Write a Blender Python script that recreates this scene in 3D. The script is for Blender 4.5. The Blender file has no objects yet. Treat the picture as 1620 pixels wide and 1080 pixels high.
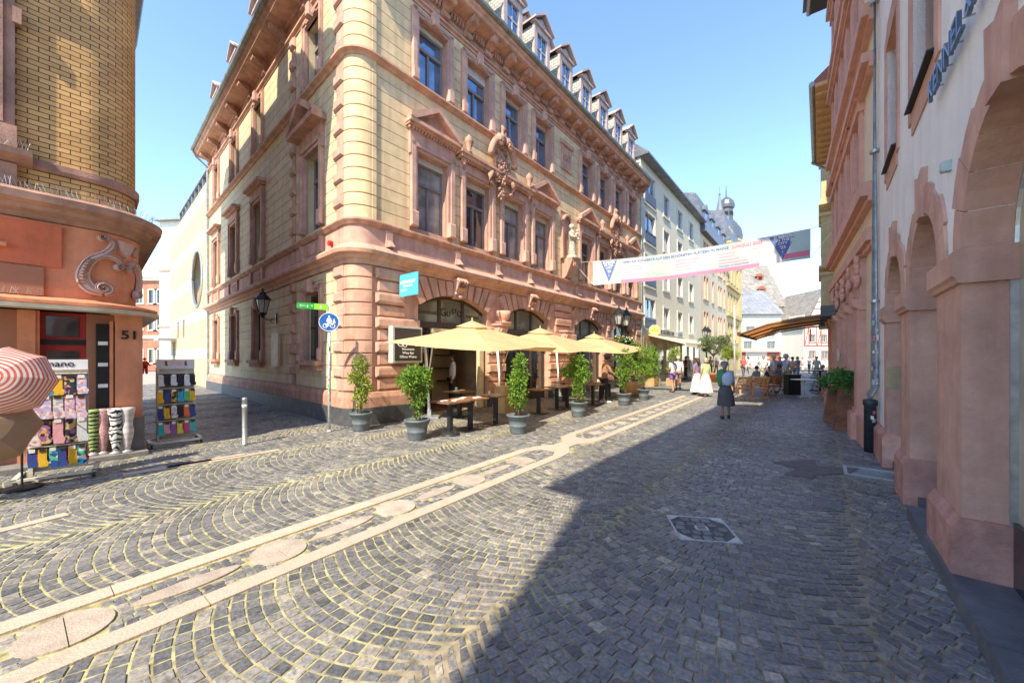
import bpy, bmesh, math, random
from mathutils import Vector, Matrix
random.seed(7)
SC = bpy.context.scene
COL = SC.collection
PI = math.pi
CAMH = 1.65
def G(px, py, z=0.0):
    "ground point seen at photo pixel (measured once with the survey of the place)"
    Y = (CAMH - z) * 600.0 / (py - 565.0)
    return Vector(((px - 810.0) / 600.0 * Y, Y, z))
# ------------------------------------------------------------------ materials
MATS = {}
def mat(name, c, rough=.8, var=.12, scale=6.0, bump=.0, bscale=60.0, metal=0.0, c2=None, streak=0.0, spec=.5, island=0.0, trans=0.0, bdist=.01):
    if name in MATS: return MATS[name]
    m = bpy.data.materials.new(name); m.use_nodes = True
    nt = m.node_tree; N = nt.nodes; L = nt.links
    b = N['Principled BSDF']
    b.inputs['Roughness'].default_value = rough
    b.inputs['Metallic'].default_value = metal
    b.inputs['Specular IOR Level'].default_value = spec
    tc = N.new('ShaderNodeTexCoord')
    n1 = N.new('ShaderNodeTexNoise'); n1.inputs['Scale'].default_value = scale; n1.inputs['Detail'].default_value = 6; n1.inputs['Roughness'].default_value = .65
    L.new(tc.outputs['Object'], n1.inputs['Vector'])
    ramp = N.new('ShaderNodeValToRGB')
    cc = c2 if c2 else tuple(x * (1 - var * 1.6) for x in c)
    hi = tuple(min(1, x * (1 + var)) for x in c)
    ramp.color_ramp.elements[0].position = .32; ramp.color_ramp.elements[0].color = (*cc, 1)
    ramp.color_ramp.elements[1].position = .66; ramp.color_ramp.elements[1].color = (*hi, 1)
    L.new(n1.outputs['Fac'], ramp.inputs['Fac'])
    out = ramp.outputs['Color']
    if streak > 0:
        mp = N.new('ShaderNodeMapping'); mp.inputs['Scale'].default_value = (5, 5, .35)
        L.new(tc.outputs['Object'], mp.inputs['Vector'])
        n2 = N.new('ShaderNodeTexNoise'); n2.inputs['Scale'].default_value = 1.0; n2.inputs['Detail'].default_value = 5
        L.new(mp.outputs['Vector'], n2.inputs['Vector'])
        r2 = N.new('ShaderNodeMapRange'); r2.inputs['From Min'].default_value = .45; r2.inputs['From Max'].default_value = .75
        r2.inputs['To Min'].default_value = 0; r2.inputs['To Max'].default_value = streak
        L.new(n2.outputs['Fac'], r2.inputs['Value'])
        mx = N.new('ShaderNodeMixRGB'); mx.blend_type = 'MULTIPLY'; mx.inputs['Color2'].default_value = (.35, .33, .3, 1)
        L.new(r2.outputs['Result'], mx.inputs['Fac']); L.new(out, mx.inputs['Color1']); out = mx.outputs['Color']
    if island > 0:
        g = N.new('ShaderNodeNewGeometry')
        hs = N.new('ShaderNodeHueSaturation')
        mr = N.new('ShaderNodeMapRange'); mr.inputs['To Min'].default_value = 1 - island; mr.inputs['To Max'].default_value = 1 + island
        L.new(g.outputs['Random Per Island'], mr.inputs['Value']); L.new(mr.outputs['Result'], hs.inputs['Value'])
        L.new(out, hs.inputs['Color']); out = hs.outputs['Color']
    L.new(out, b.inputs['Base Color'])
    if bump > 0:
        n3 = N.new('ShaderNodeTexNoise'); n3.inputs['Scale'].default_value = bscale; n3.inputs['Detail'].default_value = 4
        L.new(tc.outputs['Object'], n3.inputs['Vector'])
        bp = N.new('ShaderNodeBump'); bp.inputs['Strength'].default_value = bump; bp.inputs['Distance'].default_value = bdist
        L.new(n3.outputs['Fac'], bp.inputs['Height']); L.new(bp.outputs['Normal'], b.inputs['Normal'])
    if trans > 0:
        tr = N.new('ShaderNodeBsdfTranslucent'); L.new(out, tr.inputs['Color'])
        ms = N.new('ShaderNodeMixShader'); ms.inputs['Fac'].default_value = trans
        L.new(b.outputs['BSDF'], ms.inputs[1]); L.new(tr.outputs['BSDF'], ms.inputs[2])
        L.new(ms.outputs['Shader'], N['Material Output'].inputs['Surface'])
    MATS[name] = m
    return m
M_CREAM = mat('cream_sandstone', (.74, .565, .32), .85, .10, 3.0, .35, 55, streak=.35, island=.08)
M_CREAMB = mat('pale_cream_sandstone', (.66, .55, .34), .85, .10, 3.0, .3, 55, streak=.3, island=.06)
M_PINK = mat('pink_sandstone', (.59, .34, .24), .85, .14, 2.5, .5, 45, streak=.45, island=.10)
M_PINKD = mat('weathered_pink_sandstone', (.52, .29, .20), .88, .2, 3.5, .6, 40, streak=.6)
M_ROSE = mat('rose_sandstone', (.57, .345, .265), .88, .16, 2.5, .6, 45, streak=.3, island=.10)
M_BASE = mat('black_basalt_base', (.075, .078, .085), .6, .25, 5, .3, 50, streak=.3)
M_WHITE = mat('white_roughcast', (.88, .88, .86), .9, .05, 2.0, 1.0, 95, streak=.2, bdist=.012)
M_SLATE = mat('slate', (.14, .15, .17), .45, .25, 14, .3, 30, island=.35)
M_SLATEL = mat('pale_slate', (.46, .45, .40), .5, .2, 14, .3, 30, island=.3)
M_ZINC = mat('zinc', (.34, .36, .36), .45, .2, 4, .15, 30, metal=.5, streak=.4)
M_FRAME = mat('greybrown_window_paint', (.23, .20, .19), .5, .1, 5)
M_FRAMEL = mat('pale_grey_window_paint', (.42, .42, .42), .5, .1, 5)
M_DARKWOOD = mat('dark_brown_wood', (.07, .045, .03), .5, .2, 8)
M_SHUT = mat('white_shutter', (.68, .70, .68), .6, .05, 5)
M_DARK = mat('dark_interior', (.02, .018, .016), .9, .2, 3)
M_IRON = mat('black_iron', (.02, .022, .025), .45, .2, 8, metal=.3)
M_STEEL = mat('galvanised_steel', (.42, .43, .42), .4, .15, 12, metal=.6)
M_WHITEP = mat('white_paint', (.75, .74, .70), .5, .08, 6)
def glass_mat(name, base, rough=.04, ior=1.9, wav=.02):
    m = bpy.data.materials.new(name); m.use_nodes = True
    nt = m.node_tree; b = nt.nodes['Principled BSDF']
    b.inputs['Roughness'].default_value = rough; b.inputs['IOR'].default_value = ior
    tc = nt.nodes.new('ShaderNodeTexCoord')
    n = nt.nodes.new('ShaderNodeTexNoise'); n.inputs['Scale'].default_value = 1.6; n.inputs['Detail'].default_value = 2
    r = nt.nodes.new('ShaderNodeValToRGB')
    r.color_ramp.elements[0].position = .4; r.color_ramp.elements[0].color = (*[x * .45 for x in base], 1)
    r.color_ramp.elements[1].position = .62; r.color_ramp.elements[1].color = (*base, 1)
    nt.links.new(tc.outputs['Object'], n.inputs['Vector']); nt.links.new(n.outputs['Fac'], r.inputs['Fac'])
    nt.links.new(r.outputs['Color'], b.inputs['Base Color'])
    n2 = nt.nodes.new('ShaderNodeTexNoise'); n2.inputs['Scale'].default_value = 2.5
    bp = nt.nodes.new('ShaderNodeBump'); bp.inputs['Strength'].default_value = wav; bp.inputs['Distance'].default_value = .1
    nt.links.new(tc.outputs['Object'], n2.inputs['Vector']); nt.links.new(n2.outputs['Fac'], bp.inputs['Height']); nt.links.new(bp.outputs['Normal'], b.inputs['Normal'])
    MATS[name] = m; return m
M_GLASS = glass_mat('window_glass', (.035, .04, .05), .05, 2.1)
M_GLASSB = glass_mat('sky_tinted_glass', (.16, .30, .50), .03, 3.2); M_GLASSB.node_tree.nodes['Principled BSDF'].inputs['Metallic'].default_value = .55  # blue sky reflection put into the base colour
M_GLASSW = glass_mat('curtained_glass', (.40, .39, .36), .12, 1.6)
M_SHOPG = glass_mat('warm_shop_glass', (.34, .32, .24), .08, 1.5)
# ------------------------------------------------------------------ mesh builder
class MB:
    def __init__(s): s.v = []; s.f = []; s.mi = []; s.cur = 0; s.smooth = []; s.sm = False; s.T = None
    def add(s, vs, fs):
        b = len(s.v)
        if s.T is not None: vs = [tuple(s.T @ Vector(v)) for v in vs]
        s.v += [tuple(v) for v in vs]
        for f in fs: s.f.append([i + b for i in f]); s.mi.append(s.cur); s.smooth.append(s.sm)
    def box(s, x0, x1, y0, y1, z0, z1):
        s.add([(x0, y0, z0), (x1, y0, z0), (x1, y1, z0), (x0, y1, z0), (x0, y0, z1), (x1, y0, z1), (x1, y1, z1), (x0, y1, z1)],
              [(0, 3, 2, 1), (4, 5, 6, 7), (0, 1, 5, 4), (1, 2, 6, 5), (2, 3, 7, 6), (3, 0, 4, 7)])
    def bevbox(s, x0, x1, y0, y1, z0, z1, b=.02):
        "block whose street face (y0) is chamfered all round"
        s.add([(x0, y0 + b, z0), (x1, y0 + b, z0), (x1, y0 + b, z1), (x0, y0 + b, z1),
               (x0 + b, y0, z0 + b), (x1 - b, y0, z0 + b), (x1 - b, y0, z1 - b), (x0 + b, y0, z1 - b),
               (x0, y1, z0), (x1, y1, z0), (x1, y1, z1), (x0, y1, z1)],
              [(4, 5, 6, 7), (0, 1, 5, 4), (1, 2, 6, 5), (2, 3, 7, 6), (3, 0, 4, 7), (0, 8, 9, 1), (1, 9, 10, 2), (2, 10, 11, 3), (3, 11, 8, 0), (8, 11, 10, 9)])
    def prism(s, pts, axis, a0, a1):
        n = len(pts)
        if axis == 'y': P = lambda p, a: (p[0], a, p[1])
        elif axis == 'x': P = lambda p, a: (a, p[0], p[1])
        else: P = lambda p, a: (p[0], p[1], a)
        vs = [P(p, a0) for p in pts] + [P(p, a1) for p in pts]
        fs = [list(range(n))[::-1], list(range(n, 2 * n))] + [(i, (i + 1) % n, n + (i + 1) % n, n + i) for i in range(n)]
        s.add(vs, fs)
    def tube(s, pts, rs, n=8, cap=True):
        if not hasattr(rs, '__len__'): rs = [rs] * len(pts)
        pts = [Vector(p) for p in pts]; vs = []; fs = []
        up = Vector((0, 0, 1))
        for i, p in enumerate(pts):
            d = (pts[min(i + 1, len(pts) - 1)] - pts[max(i - 1, 0)]).normalized()
            a = d.cross(up)
            if a.length < 1e-3: a = d.cross(Vector((1, 0, 0)))
            a.normalize(); b = d.cross(a)
            for k in range(n):
                t = 2 * PI * k / n
                vs.append(p + a * math.cos(t) * rs[i] + b * math.sin(t) * rs[i])
        for i in range(len(pts) - 1):
            for k in range(n):
                fs.append((i * n + k, i * n + (k + 1) % n, (i + 1) * n + (k + 1) % n, (i + 1) * n + k))
        if cap:
            fs.append(list(range(n))[::-1]); fs.append([len(vs) - n + k for k in range(n)])
        s.add(vs, fs)
    def lathe(s, prof, c=(0, 0, 0), n=16, sx=1, sy=1):
        vs = []; fs = []
        for r, z in prof:
            for k in range(n):
                t = 2 * PI * k / n
                vs.append((c[0] + r * math.cos(t) * sx, c[1] + r * math.sin(t) * sy, c[2] + z))
        for i in range(len(prof) - 1):
            for k in range(n):
                fs.append((i * n + k, i * n + (k + 1) % n, (i + 1) * n + (k + 1) % n, (i + 1) * n + k))
        fs.append(list(range(n))[::-1]); fs.append([len(vs) - n + k for k in range(n)])
        s.add(vs, fs)
    def ball(s, c, r, n=8, m=6):
        if not hasattr(r, '__len__'): r = (r, r, r)
        prof = []
        vs = [(c[0], c[1], c[2] - r[2])]; fs = []
        for i in range(1, m):
            p = -PI / 2 + PI * i / m
            for k in range(n):
                t = 2 * PI * k / n
                vs.append((c[0] + r[0] * math.cos(p) * math.cos(t), c[1] + r[1] * math.cos(p) * math.sin(t), c[2] + r[2] * math.sin(p)))
        vs.append((c[0], c[1], c[2] + r[2])); top = len(vs) - 1
        for k in range(n): fs.append((0, 1 + (k + 1) % n, 1 + k)); fs.append((top, top - n + k, top - n + (k + 1) % n))
        for i in range(m - 2):
            for k in range(n): fs.append((1 + i * n + k, 1 + i * n + (k + 1) % n, 1 + (i + 1) * n + (k + 1) % n, 1 + (i + 1) * n + k))
        s.add(vs, fs)
    def sweep(s, path, prof, ends=True):
        "path: (x,y,nx,ny); prof: closed polygon of (out,z)"
        n = len(prof); vs = []; fs = []
        for x, y, nx, ny in path:
            for o, z in prof: vs.append((x + nx * o, y + ny * o, z))
        for i in range(len(path) - 1):
            for k in range(n): fs.append((i * n + k, i * n + (k + 1) % n, (i + 1) * n + (k + 1) % n, (i + 1) * n + k))
        if ends: fs.append(list(range(n))[::-1]); fs.append([len(vs) - n + k for k in range(n)])
        s.add(vs, fs)
    def quad(s, a, b, c, d): s.add([a, b, c, d], [(0, 1, 2, 3)])
    def obj(s, name, m, parent=None, loc=(0, 0, 0), rot=(0, 0, 0), fix=True):
        me = bpy.data.meshes.new(name)
        me.from_pydata(s.v, [], s.f)
        ms = m if isinstance(m, (list, tuple)) else [m]
        for x in ms: me.materials.append(x)
        me.polygons.foreach_set('material_index', s.mi)
        me.polygons.foreach_set('use_smooth', s.smooth)
        if fix:
            bm = bmesh.new(); bm.from_mesh(me); bmesh.ops.recalc_face_normals(bm, faces=bm.faces); bm.to_mesh(me); bm.free()
        me.update()
        o = bpy.data.objects.new(name, me); COL.objects.link(o)
        o.location = loc; o.rotation_euler = rot
        if parent is not None: o.parent = parent
        return o
def cluster(mb, eps):
    n = len(mb.v); par = list(range(n))
    def fnd(a):
        while par[a] != a: par[a] = par[par[a]]; a = par[a]
        return a
    for f in mb.f:
        r0 = fnd(f[0])
        for i in f[1:]: par[fnd(i)] = r0
    isl = {}
    for i in range(n): isl.setdefault(fnd(i), []).append(i)
    ks = list(isl); bb = []
    for k in ks:
        P = [mb.v[i] for i in isl[k]]; bb.append([min(p[a] for p in P) - eps for a in range(3)] + [max(p[a] for p in P) + eps for a in range(3)])
    p2 = list(range(len(ks)))
    def f2(a):
        while p2[a] != a: p2[a] = p2[p2[a]]; a = p2[a]
        return a
    for i in range(len(ks)):
        A = bb[i]
        for j in range(i):
            B = bb[j]
            if A[0] <= B[3] and B[0] <= A[3] and A[1] <= B[4] and B[1] <= A[4] and A[2] <= B[5] and B[2] <= A[5]: p2[f2(i)] = f2(j)
    lab = {k: f2(i) for i, k in enumerate(ks)}
    vg = [lab[fnd(i)] for i in range(n)]; out = {}
    for f, mi, sm in zip(mb.f, mb.mi, mb.smooth): out.setdefault(vg[f[0]], []).append((f, mi, sm))
    res = []
    for g, fl in out.items():
        q = MB(); mp = {}
        for f, mi, sm in fl:
            nf = []
            for i in f:
                if i not in mp: mp[i] = len(q.v); q.v.append(mb.v[i])
                nf.append(mp[i])
            q.f.append(nf); q.mi.append(mi); q.smooth.append(sm)
        res.append(q)
    return res
def objs(mb, name, m, parent=None, eps=.02, **kw):
    for q in cluster(mb, eps): q.obj(name, m, parent, **kw)
def empty(name, loc=(0, 0, 0), rz=0.0, label=None, cat=None, group=None, kind=None, parent=None, rot=None):
    o = bpy.data.objects.new(name, None); COL.objects.link(o); o.empty_display_size = .2
    o.location = loc; o.rotation_euler = rot if rot else (0, 0, rz)
    if parent is not None: o.parent = parent
    tag(o, label, cat, group, kind); return o
def tag(o, label=None, cat=None, group=None, kind=None):
    if label: o['label'] = label
    if cat: o['category'] = cat
    if group: o['group'] = group
    if kind: o['kind'] = kind
    return o
def copy_tree(o, parent=None):
    c = o.copy(); COL.objects.link(c); c.parent = parent
    for ch in list(o.children): copy_tree(ch, c)
    return c
def text_mesh(name, txt, size, m, parent=None, loc=(0, 0, 0), rot=(0, 0, 0), ext=.004, align='CENTER', bend=None, sx=1.0, bold=0.0):
    cu = bpy.data.curves.new(name, 'FONT'); cu.body = txt; cu.size = size; cu.extrude = ext; cu.align_x = align; cu.align_y = 'CENTER'; cu.offset = bold
    to = bpy.data.objects.new(name, cu); COL.objects.link(to)
    dg = bpy.context.evaluated_depsgraph_get(); dg.update()
    me = bpy.data.meshes.new_from_object(to.evaluated_get(dg)); me.name = name
    bpy.data.objects.remove(to); bpy.data.curves.remove(cu)
    for v in me.vertices: v.co.x *= sx
    if bend:
        for v in me.vertices: v.co = bend(v.co)
    me.materials.clear(); me.materials.append(m)
    o = bpy.data.objects.new(name, me); COL.objects.link(o); o.location = loc; o.rotation_euler = rot
    if parent is not None: o.parent = parent
    return o
FRONT = (PI / 2, 0, 0)          # text standing upright on a wall facing local -y
# ------------------------------------------------------------------ street frames
dA = Vector((.63, .776, 0)).normalized(); dB = Vector((-.742, .67, 0)).normalized()
CORN = Vector((-3.78, 9.045, 0))
angA = math.atan2(dA.y, dA.x); angB = math.atan2(-dB.y, -dB.x)
# ------------------------------------------------------------------ camera, light
cam = bpy.data.cameras.new('camera'); co = bpy.data.objects.new('camera', cam); COL.objects.link(co)
co.location = (0, 0, CAMH); co.rotation_euler = (PI / 2, 0, 0)
cam.sensor_width = 36; cam.lens = 600 / 1620 * 36; cam.shift_y = 25 / 1620; cam.clip_start = .05; cam.clip_end = 2000
SC.camera = co
TH = math.radians(24.0); EL = math.radians(47.0)
w = bpy.data.worlds.new('World'); SC.world = w; w.use_nodes = True
nt = w.node_tree; bg = nt.nodes['Background']; sky = nt.nodes.new('ShaderNodeTexSky'); sky.sky_type = 'NISHITA'; sky.sun_disc = False
sky.sun_elevation = EL; sky.air_density = .9; sky.dust_density = .05; sky.ozone_density = 3.5; sky.altitude = 100
to_sun = Vector((-math.sin(TH) * math.cos(EL), -math.cos(TH) * math.cos(EL), math.sin(EL)))
sky.sun_rotation = math.atan2(to_sun.x, to_sun.y)
nt.links.new(sky.outputs['Color'], bg.inputs['Color']); bg.inputs['Strength'].default_value = .15
sl = bpy.data.lights.new('sun', 'SUN'); sl.energy = 2.7; sl.angle = math.radians(.5); sl.color = (1, .88, .69)
so = bpy.data.objects.new('sun', sl); COL.objects.link(so); so.rotation_euler = to_sun.to_track_quat('Z', 'Y').to_euler(); so.location = (0, -5, 30)
SC.view_settings.view_transform = 'Standard'; SC.view_settings.look = 'None'; SC.view_settings.exposure = 1.72; SC.view_settings.gamma = 1
SC.render.engine = 'CYCLES'
SC.cycles.max_bounces = 6; SC.cycles.diffuse_bounces = 4
# ------------------------------------------------------------------ shared wall tools
def grid_wall(mb, x0, x1, z0, z1, y0, y1, holes):
    holes = [(max(h[0], x0), min(h[1], x1), h[2], h[3]) for h in holes if h[0] < x1 and h[1] > x0]
    zs = sorted({z0, z1} | {z for h in holes for z in (h[2], h[3]) if z0 < z < z1})
    for a, b in zip(zs, zs[1:]):
        hs = sorted([(h[0], h[1]) for h in holes if h[2] < b - 1e-6 and h[3] > a + 1e-6])
        x = x0
        for h0, h1 in hs:
            if h0 > x: mb.box(x, min(h0, x1), y0, y1, a, b)
            x = max(x, h1)
        if x < x1: mb.box(x, x1, y0, y1, a, b)
def courses(mb, x0, x1, z0, z1, h, gap, y0, y1, holes, blk=0, alt=0.0, bev=0.0, holefn=None):
    n = max(1, round((z1 - z0) / h)); hh = (z1 - z0) / n
    for i in range(n):
        a = z0 + i * hh + gap / 2; b = z0 + (i + 1) * hh - gap / 2
        zs = sorted({a, b} | {z for q in holes for z in (q[2], q[3]) if a < z < b})
        for u, v in zip(zs, zs[1:]):
            hs = [(q[0], q[1]) for q in holes if q[2] < v - 1e-6 and q[3] > u + 1e-6]
            if holefn: hs += holefn(u, v)
            hs.sort(); x = x0; segs = []
            for h0, h1 in hs:
                if h0 > x + .02: segs.append((x, min(h0, x1)))
                x = max(x, h1)
            if x < x1 - .02: segs.append((x, x1))
            yy = y0 - (alt if i % 2 else 0)
            for s0, s1 in segs:
                if s1 <= s0: continue
                cuts = [s0, s1]
                if blk:
                    k = math.floor(s0 / blk); 
                    c = (k + (.5 if i % 2 else 0)) * blk
                    while c < s1:
                        if c > s0 + .15 and c < s1 - .15: cuts.append(c)
                        c += blk
                    cuts.sort()
                for c0, c1 in zip(cuts, cuts[1:]):
                    g = gap * .3
                    p0 = c0 + (g if c0 > s0 else 0); p1 = c1 - (g if c1 < s1 else 0)
                    if bev > 0 and v - u > 3 * bev and p1 - p0 > 3 * bev: mb.bevbox(p0, p1, yy, y1, u, v, bev)
                    else: mb.box(p0, p1, yy, y1, u, v)
def window(parent, x, y, z0, z1, w, fm=None, gm=None, style='casement', shut=0.0, sill=None, surround=None, hood=None, grille=False, name='window', openleaf=False):
    fm = fm or M_FRAME; gm = gm or M_GLASS
    h = z1 - z0; mb = MB(); t = .06
    top = h - shut
    mb.box(-w / 2, -w / 2 + t, -.05, .03, 0, top); mb.box(w / 2 - t, w / 2, -.05, .03, 0, top)
    mb.box(-w / 2 + t, w / 2 - t, -.05, .03, 0, t); mb.box(-w / 2 + t, w / 2 - t, -.05, .03, top - t, top)
    if style == 'casement':
        zt = top * .70
        mb.box(-w / 2 + t, w / 2 - t, -.08, .03, zt - .04, zt + .04)
        mb.box(-.035, .035, -.06, .03, t, zt - .04)
        if not openleaf:
            for sx in (-1, 1):
                a = -w / 2 + t if sx < 0 else .035; b = -.035 if sx < 0 else w / 2 - t
                mb.box(a, a + .03, -.035, .03, t, zt - .04); mb.box(b - .03, b, -.035, .03, t, zt - .04)
    elif style == 'two':
        mb.box(-.03, .03, -.06, .03, t, top - t)
    elif style == 'grid':
        for k in (1, 2): mb.box(-w / 2 + k * w / 3 - .02, -w / 2 + k * w / 3 + .02, -.04, .03, t, top - t)
        mb.box(-w / 2 + t, w / 2 - t, -.045, .025, top / 2 - .02, top / 2 + .02)
    o = mb.obj(name, fm, parent, (x, y, z0))
    p = MB(); p.box(-w / 2 + .01, w / 2 - .01, -.012, .012, .01, top - .01); p.obj('pane', gm, o)
    if openleaf:
        q = MB(); zt = top * .7; a = math.radians(28); W = w / 2 - t
        q.T = Matrix.Translation((-w / 2 + t, -.02, 0)) @ Matrix.Rotation(a, 4, 'Z')
        q.box(0, .05, 0, .04, t, zt - .05); q.box(W - .05, W, 0, .04, t, zt - .05); q.box(.05, W - .05, 0, .04, t, t + .05); q.box(.05, W - .05, 0, .04, zt - .1, zt - .05)
        q.obj('open_casement', fm, o)
    if shut > 0:
        p = MB(); p.box(-w / 2, w / 2, -.09, .03, top, h)
        for k in range(int(shut / .045)): p.box(-w / 2 + .01, w / 2 - .01, -.1, -.085, top + .01 + k * .045, top + .045 + k * .045)
        p.obj('shutter_box', M_SHUT, o)
    if sill: sill(o, w)
    if surround: surround(o, w, h)
    if hood: hood(o, w, h)
    if grille:
        g = MB()
        n = int(w / .11)
        for k in range(n + 1):
            xx = -w / 2 + .03 + k * (w - .06) / n
            g.tube([(xx, -.14, .03), (xx, -.14, h - .03)], .011, 5)
        for zz in (.12, h * .5, h - .15): g.box(-w / 2, w / 2, -.15, -.13, zz - .015, zz + .015)
        g.obj('grille', M_IRON, o)
    return o
# ================================================================== the corner building (sandstone, café on the ground floor)
LA = 18.6; LB = 16.45; phi = angB - angA
D0 = .45; RC = D0 * math.tan(math.radians(86.98 / 2))
exB = Vector((math.cos(phi), math.sin(phi))); nBl = Vector((math.sin(phi), -math.cos(phi)))
def corner_arc(n=14):
    c = Vector((D0, RC)); a0 = math.atan2(nBl.y, nBl.x); a1 = -PI / 2
    if a0 > 0: a0 -= 2 * PI
    out = []
    for k in range(n + 1):
        a = a0 + (a1 - a0) * k / n
        out.append((c.x + RC * math.cos(a), c.y + RC * math.sin(a), math.cos(a), math.sin(a)))
    return out
PATH = [(exB.x * -LB, exB.y * -LB, nBl.x, nBl.y)] + corner_arc() + [(LA, 0, 0, -1)]
PATH_A = [(D0, 0, 0, -1), (LA, 0, 0, -1)]
def mitre_path(off=0):
    m = (Vector((0, -1)) + nBl) / (1 + nBl.dot(Vector((0, -1))))
    return [(exB.x * -LB, exB.y * -LB, nBl.x, nBl.y), (0, 0, m.x, m.y), (LA, 0, 0, -1)]
gb = empty('corner_building', CORN, angA, 'ornate cream and pink sandstone corner building with café and slate dormers above the cobbled street', 'building')
BROT = (0, 0, phi)
WX = [2.35 + 1.84 * k for k in range(9)]
AX = [3.27, 6.95, 11.9, 15.9]; AHW = 1.4; ACR = 3.5; ASP = 3.1
ARR = (AHW ** 2 + (ACR - ASP) ** 2) / (2 * (ACR - ASP)); ACZ = ACR - ARR
win_holes = [(x - .55, x + .55, 5.2, 7.3) for k, x in enumerate(WX) if k != 4] + [(x - .52, x + .52, 9.2, 11.0) for k, x in enumerate(WX) if k != 4]
arch_holes = [(x - AHW, x + AHW, 0, ASP) for x in AX]
bwx = [-2.4, -7.6, -11.1, -14.6]
b_holes = [(x - .55, x + .55, 5.2, 7.4) for x in bwx] + [(x - .5, x + .5, 9.3, 11.1) for x in bwx] + [(x - .5, x + .5, 1.55, 3.45) for x in bwx]
# backing walls
mb = MB()
grid_wall(mb, D0, LA, 0, 12.3, 0, .45, win_holes + [(x - AHW, x + AHW, 0, ACR) for x in AX])
for x in AX:                                                     # spandrels above the springing of each arch
    N = 14; a0 = math.asin(AHW / ARR)
    for sgn in (-1, 1):
        pts = [(x + sgn * AHW, ACR + .001)]
        for k in range(N + 1):
            a = a0 * (1 - k / N); pts.append((x + sgn * ARR * math.sin(a), ACZ + ARR * math.cos(a)))
        mb.prism(pts, 'y', .0, .45)
mb.obj('wall', M_PINK, gb)
mb = MB(); grid_wall(mb, -LB, -D0, 0, 12.3, 0, .45, b_holes)
mb.obj('wall', M_CREAMB, gb, rot=BROT)
mb = MB(); mb.sweep(corner_arc(), [(-.05, 0), (.0, 0), (0, 12.3), (-.05, 12.3)]); mb.obj('wall', M_PINK, gb)
mb = MB(); mb.box(LA - .3, LA, .45, 9, 0, 12.3); mb.obj('end_wall', M_CREAM, gb)
mb = MB(); mb.box(-LB, -LB + .3, .45, 8, 0, 12.3); mb.obj('end_wall', M_CREAMB, gb, rot=BROT)
# ---- A: rusticated stone
def arch_fn(u, v):
    out = []
    for x in AX:
        if v > ASP - .25: out.append((x - 1.86, x + 1.86))
    return out
mb = MB(); courses(mb, .62, LA - .02, .82, 3.92, .31, .035, -.07, .0, arch_holes, 0, .05, .03, arch_fn)
objs(mb, 'rustication', M_PINK, gb, .06)
mb = MB()
for x in AX:                                                     # voussoirs
    n = 11; a0 = math.asin(AHW / ARR); tot = 2 * a0
    for k in range(n):
        u = -a0 + tot * k / n + .012; v = -a0 + tot * (k + 1) / n - .012
        R1 = ARR + (.55 if k % 2 == 0 else .8)
        pts = []
        for a in (u, (u + v) / 2, v): pts.append((x + ARR * math.sin(a), ACZ + ARR * math.cos(a)))
        for a in (v, u):
            r = min(R1 + .25 * abs(a), (3.90 - ACZ) / math.cos(a), 1.84 / max(.01, abs(math.sin(a)))); pts.append((x + r * math.sin(a), ACZ + r * math.cos(a)))
        mb.prism(pts, 'y', -.09 if k % 2 == 0 else -.07, .0)
objs(mb, 'arch_voussoirs', M_PINK, gb, .03)
for x in AX:                                                     # carved keystones
    k = MB(); k.sm = False
    k.prism([(-.0, 3.42), (-.0, 4.0), (-.30, 4.0), (-.32, 3.9), (-.26, 3.72), (-.17, 3.6), (-.15, 3.47)], 'x', -.16, .16)
    k.sm = True
    for q in range(4): k.tube([(-.15 + q * .1, -.27, 3.98), (-.15 + q * .1, -.36, 3.9), (-.14 + q * .093, -.28, 3.74)], [.05, .06, .035], 7)
    k.ball((0, -.2, 3.45), (.1, .07, .06)); k.ball((-.17, -.2, 3.55), .05); k.ball((.17, -.2, 3.55), .05)
    k.obj('keystone', M_ROSE, gb, (x, 0, 0))
# plinth and base
mb = MB(); holesL = [(x - AHW, x + AHW) for x in AX]
def segs(x0, x1, hs):
    out = []; x = x0
    for a, b in sorted(hs):
        if a > x: out.append((x, a))
        x = b
    if x < x1: out.append((x, x1))
    return out
for a, b in segs(D0, LA, holesL): mb.prism([(0, .42), (-.13, .42), (-.13, .66), (-.09, .78), (0, .80)], 'x', a, b)
objs(mb, 'plinth', M_PINKD, gb)
mb = MB()
for a, b in segs(D0, LA, holesL): mb.box(a, b, -.16, 0, 0, .42)
objs(mb, 'base_course', M_BASE, gb)
mb = MB(); mb.sweep([(exB.x * -LB, exB.y * -LB, nBl.x, nBl.y)] + corner_arc(), [(0, .42), (.13, .42), (.13, .66), (.09, .78), (0, .80)]); mb.obj('plinth', M_PINKD, gb)
mb = MB(); mb.sweep([(exB.x * -LB, exB.y * -LB, nBl.x, nBl.y)] + corner_arc(), [(0, 0), (.16, 0), (.16, .42), (0, .42)]); mb.obj('base_course', M_BASE, gb)
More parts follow.
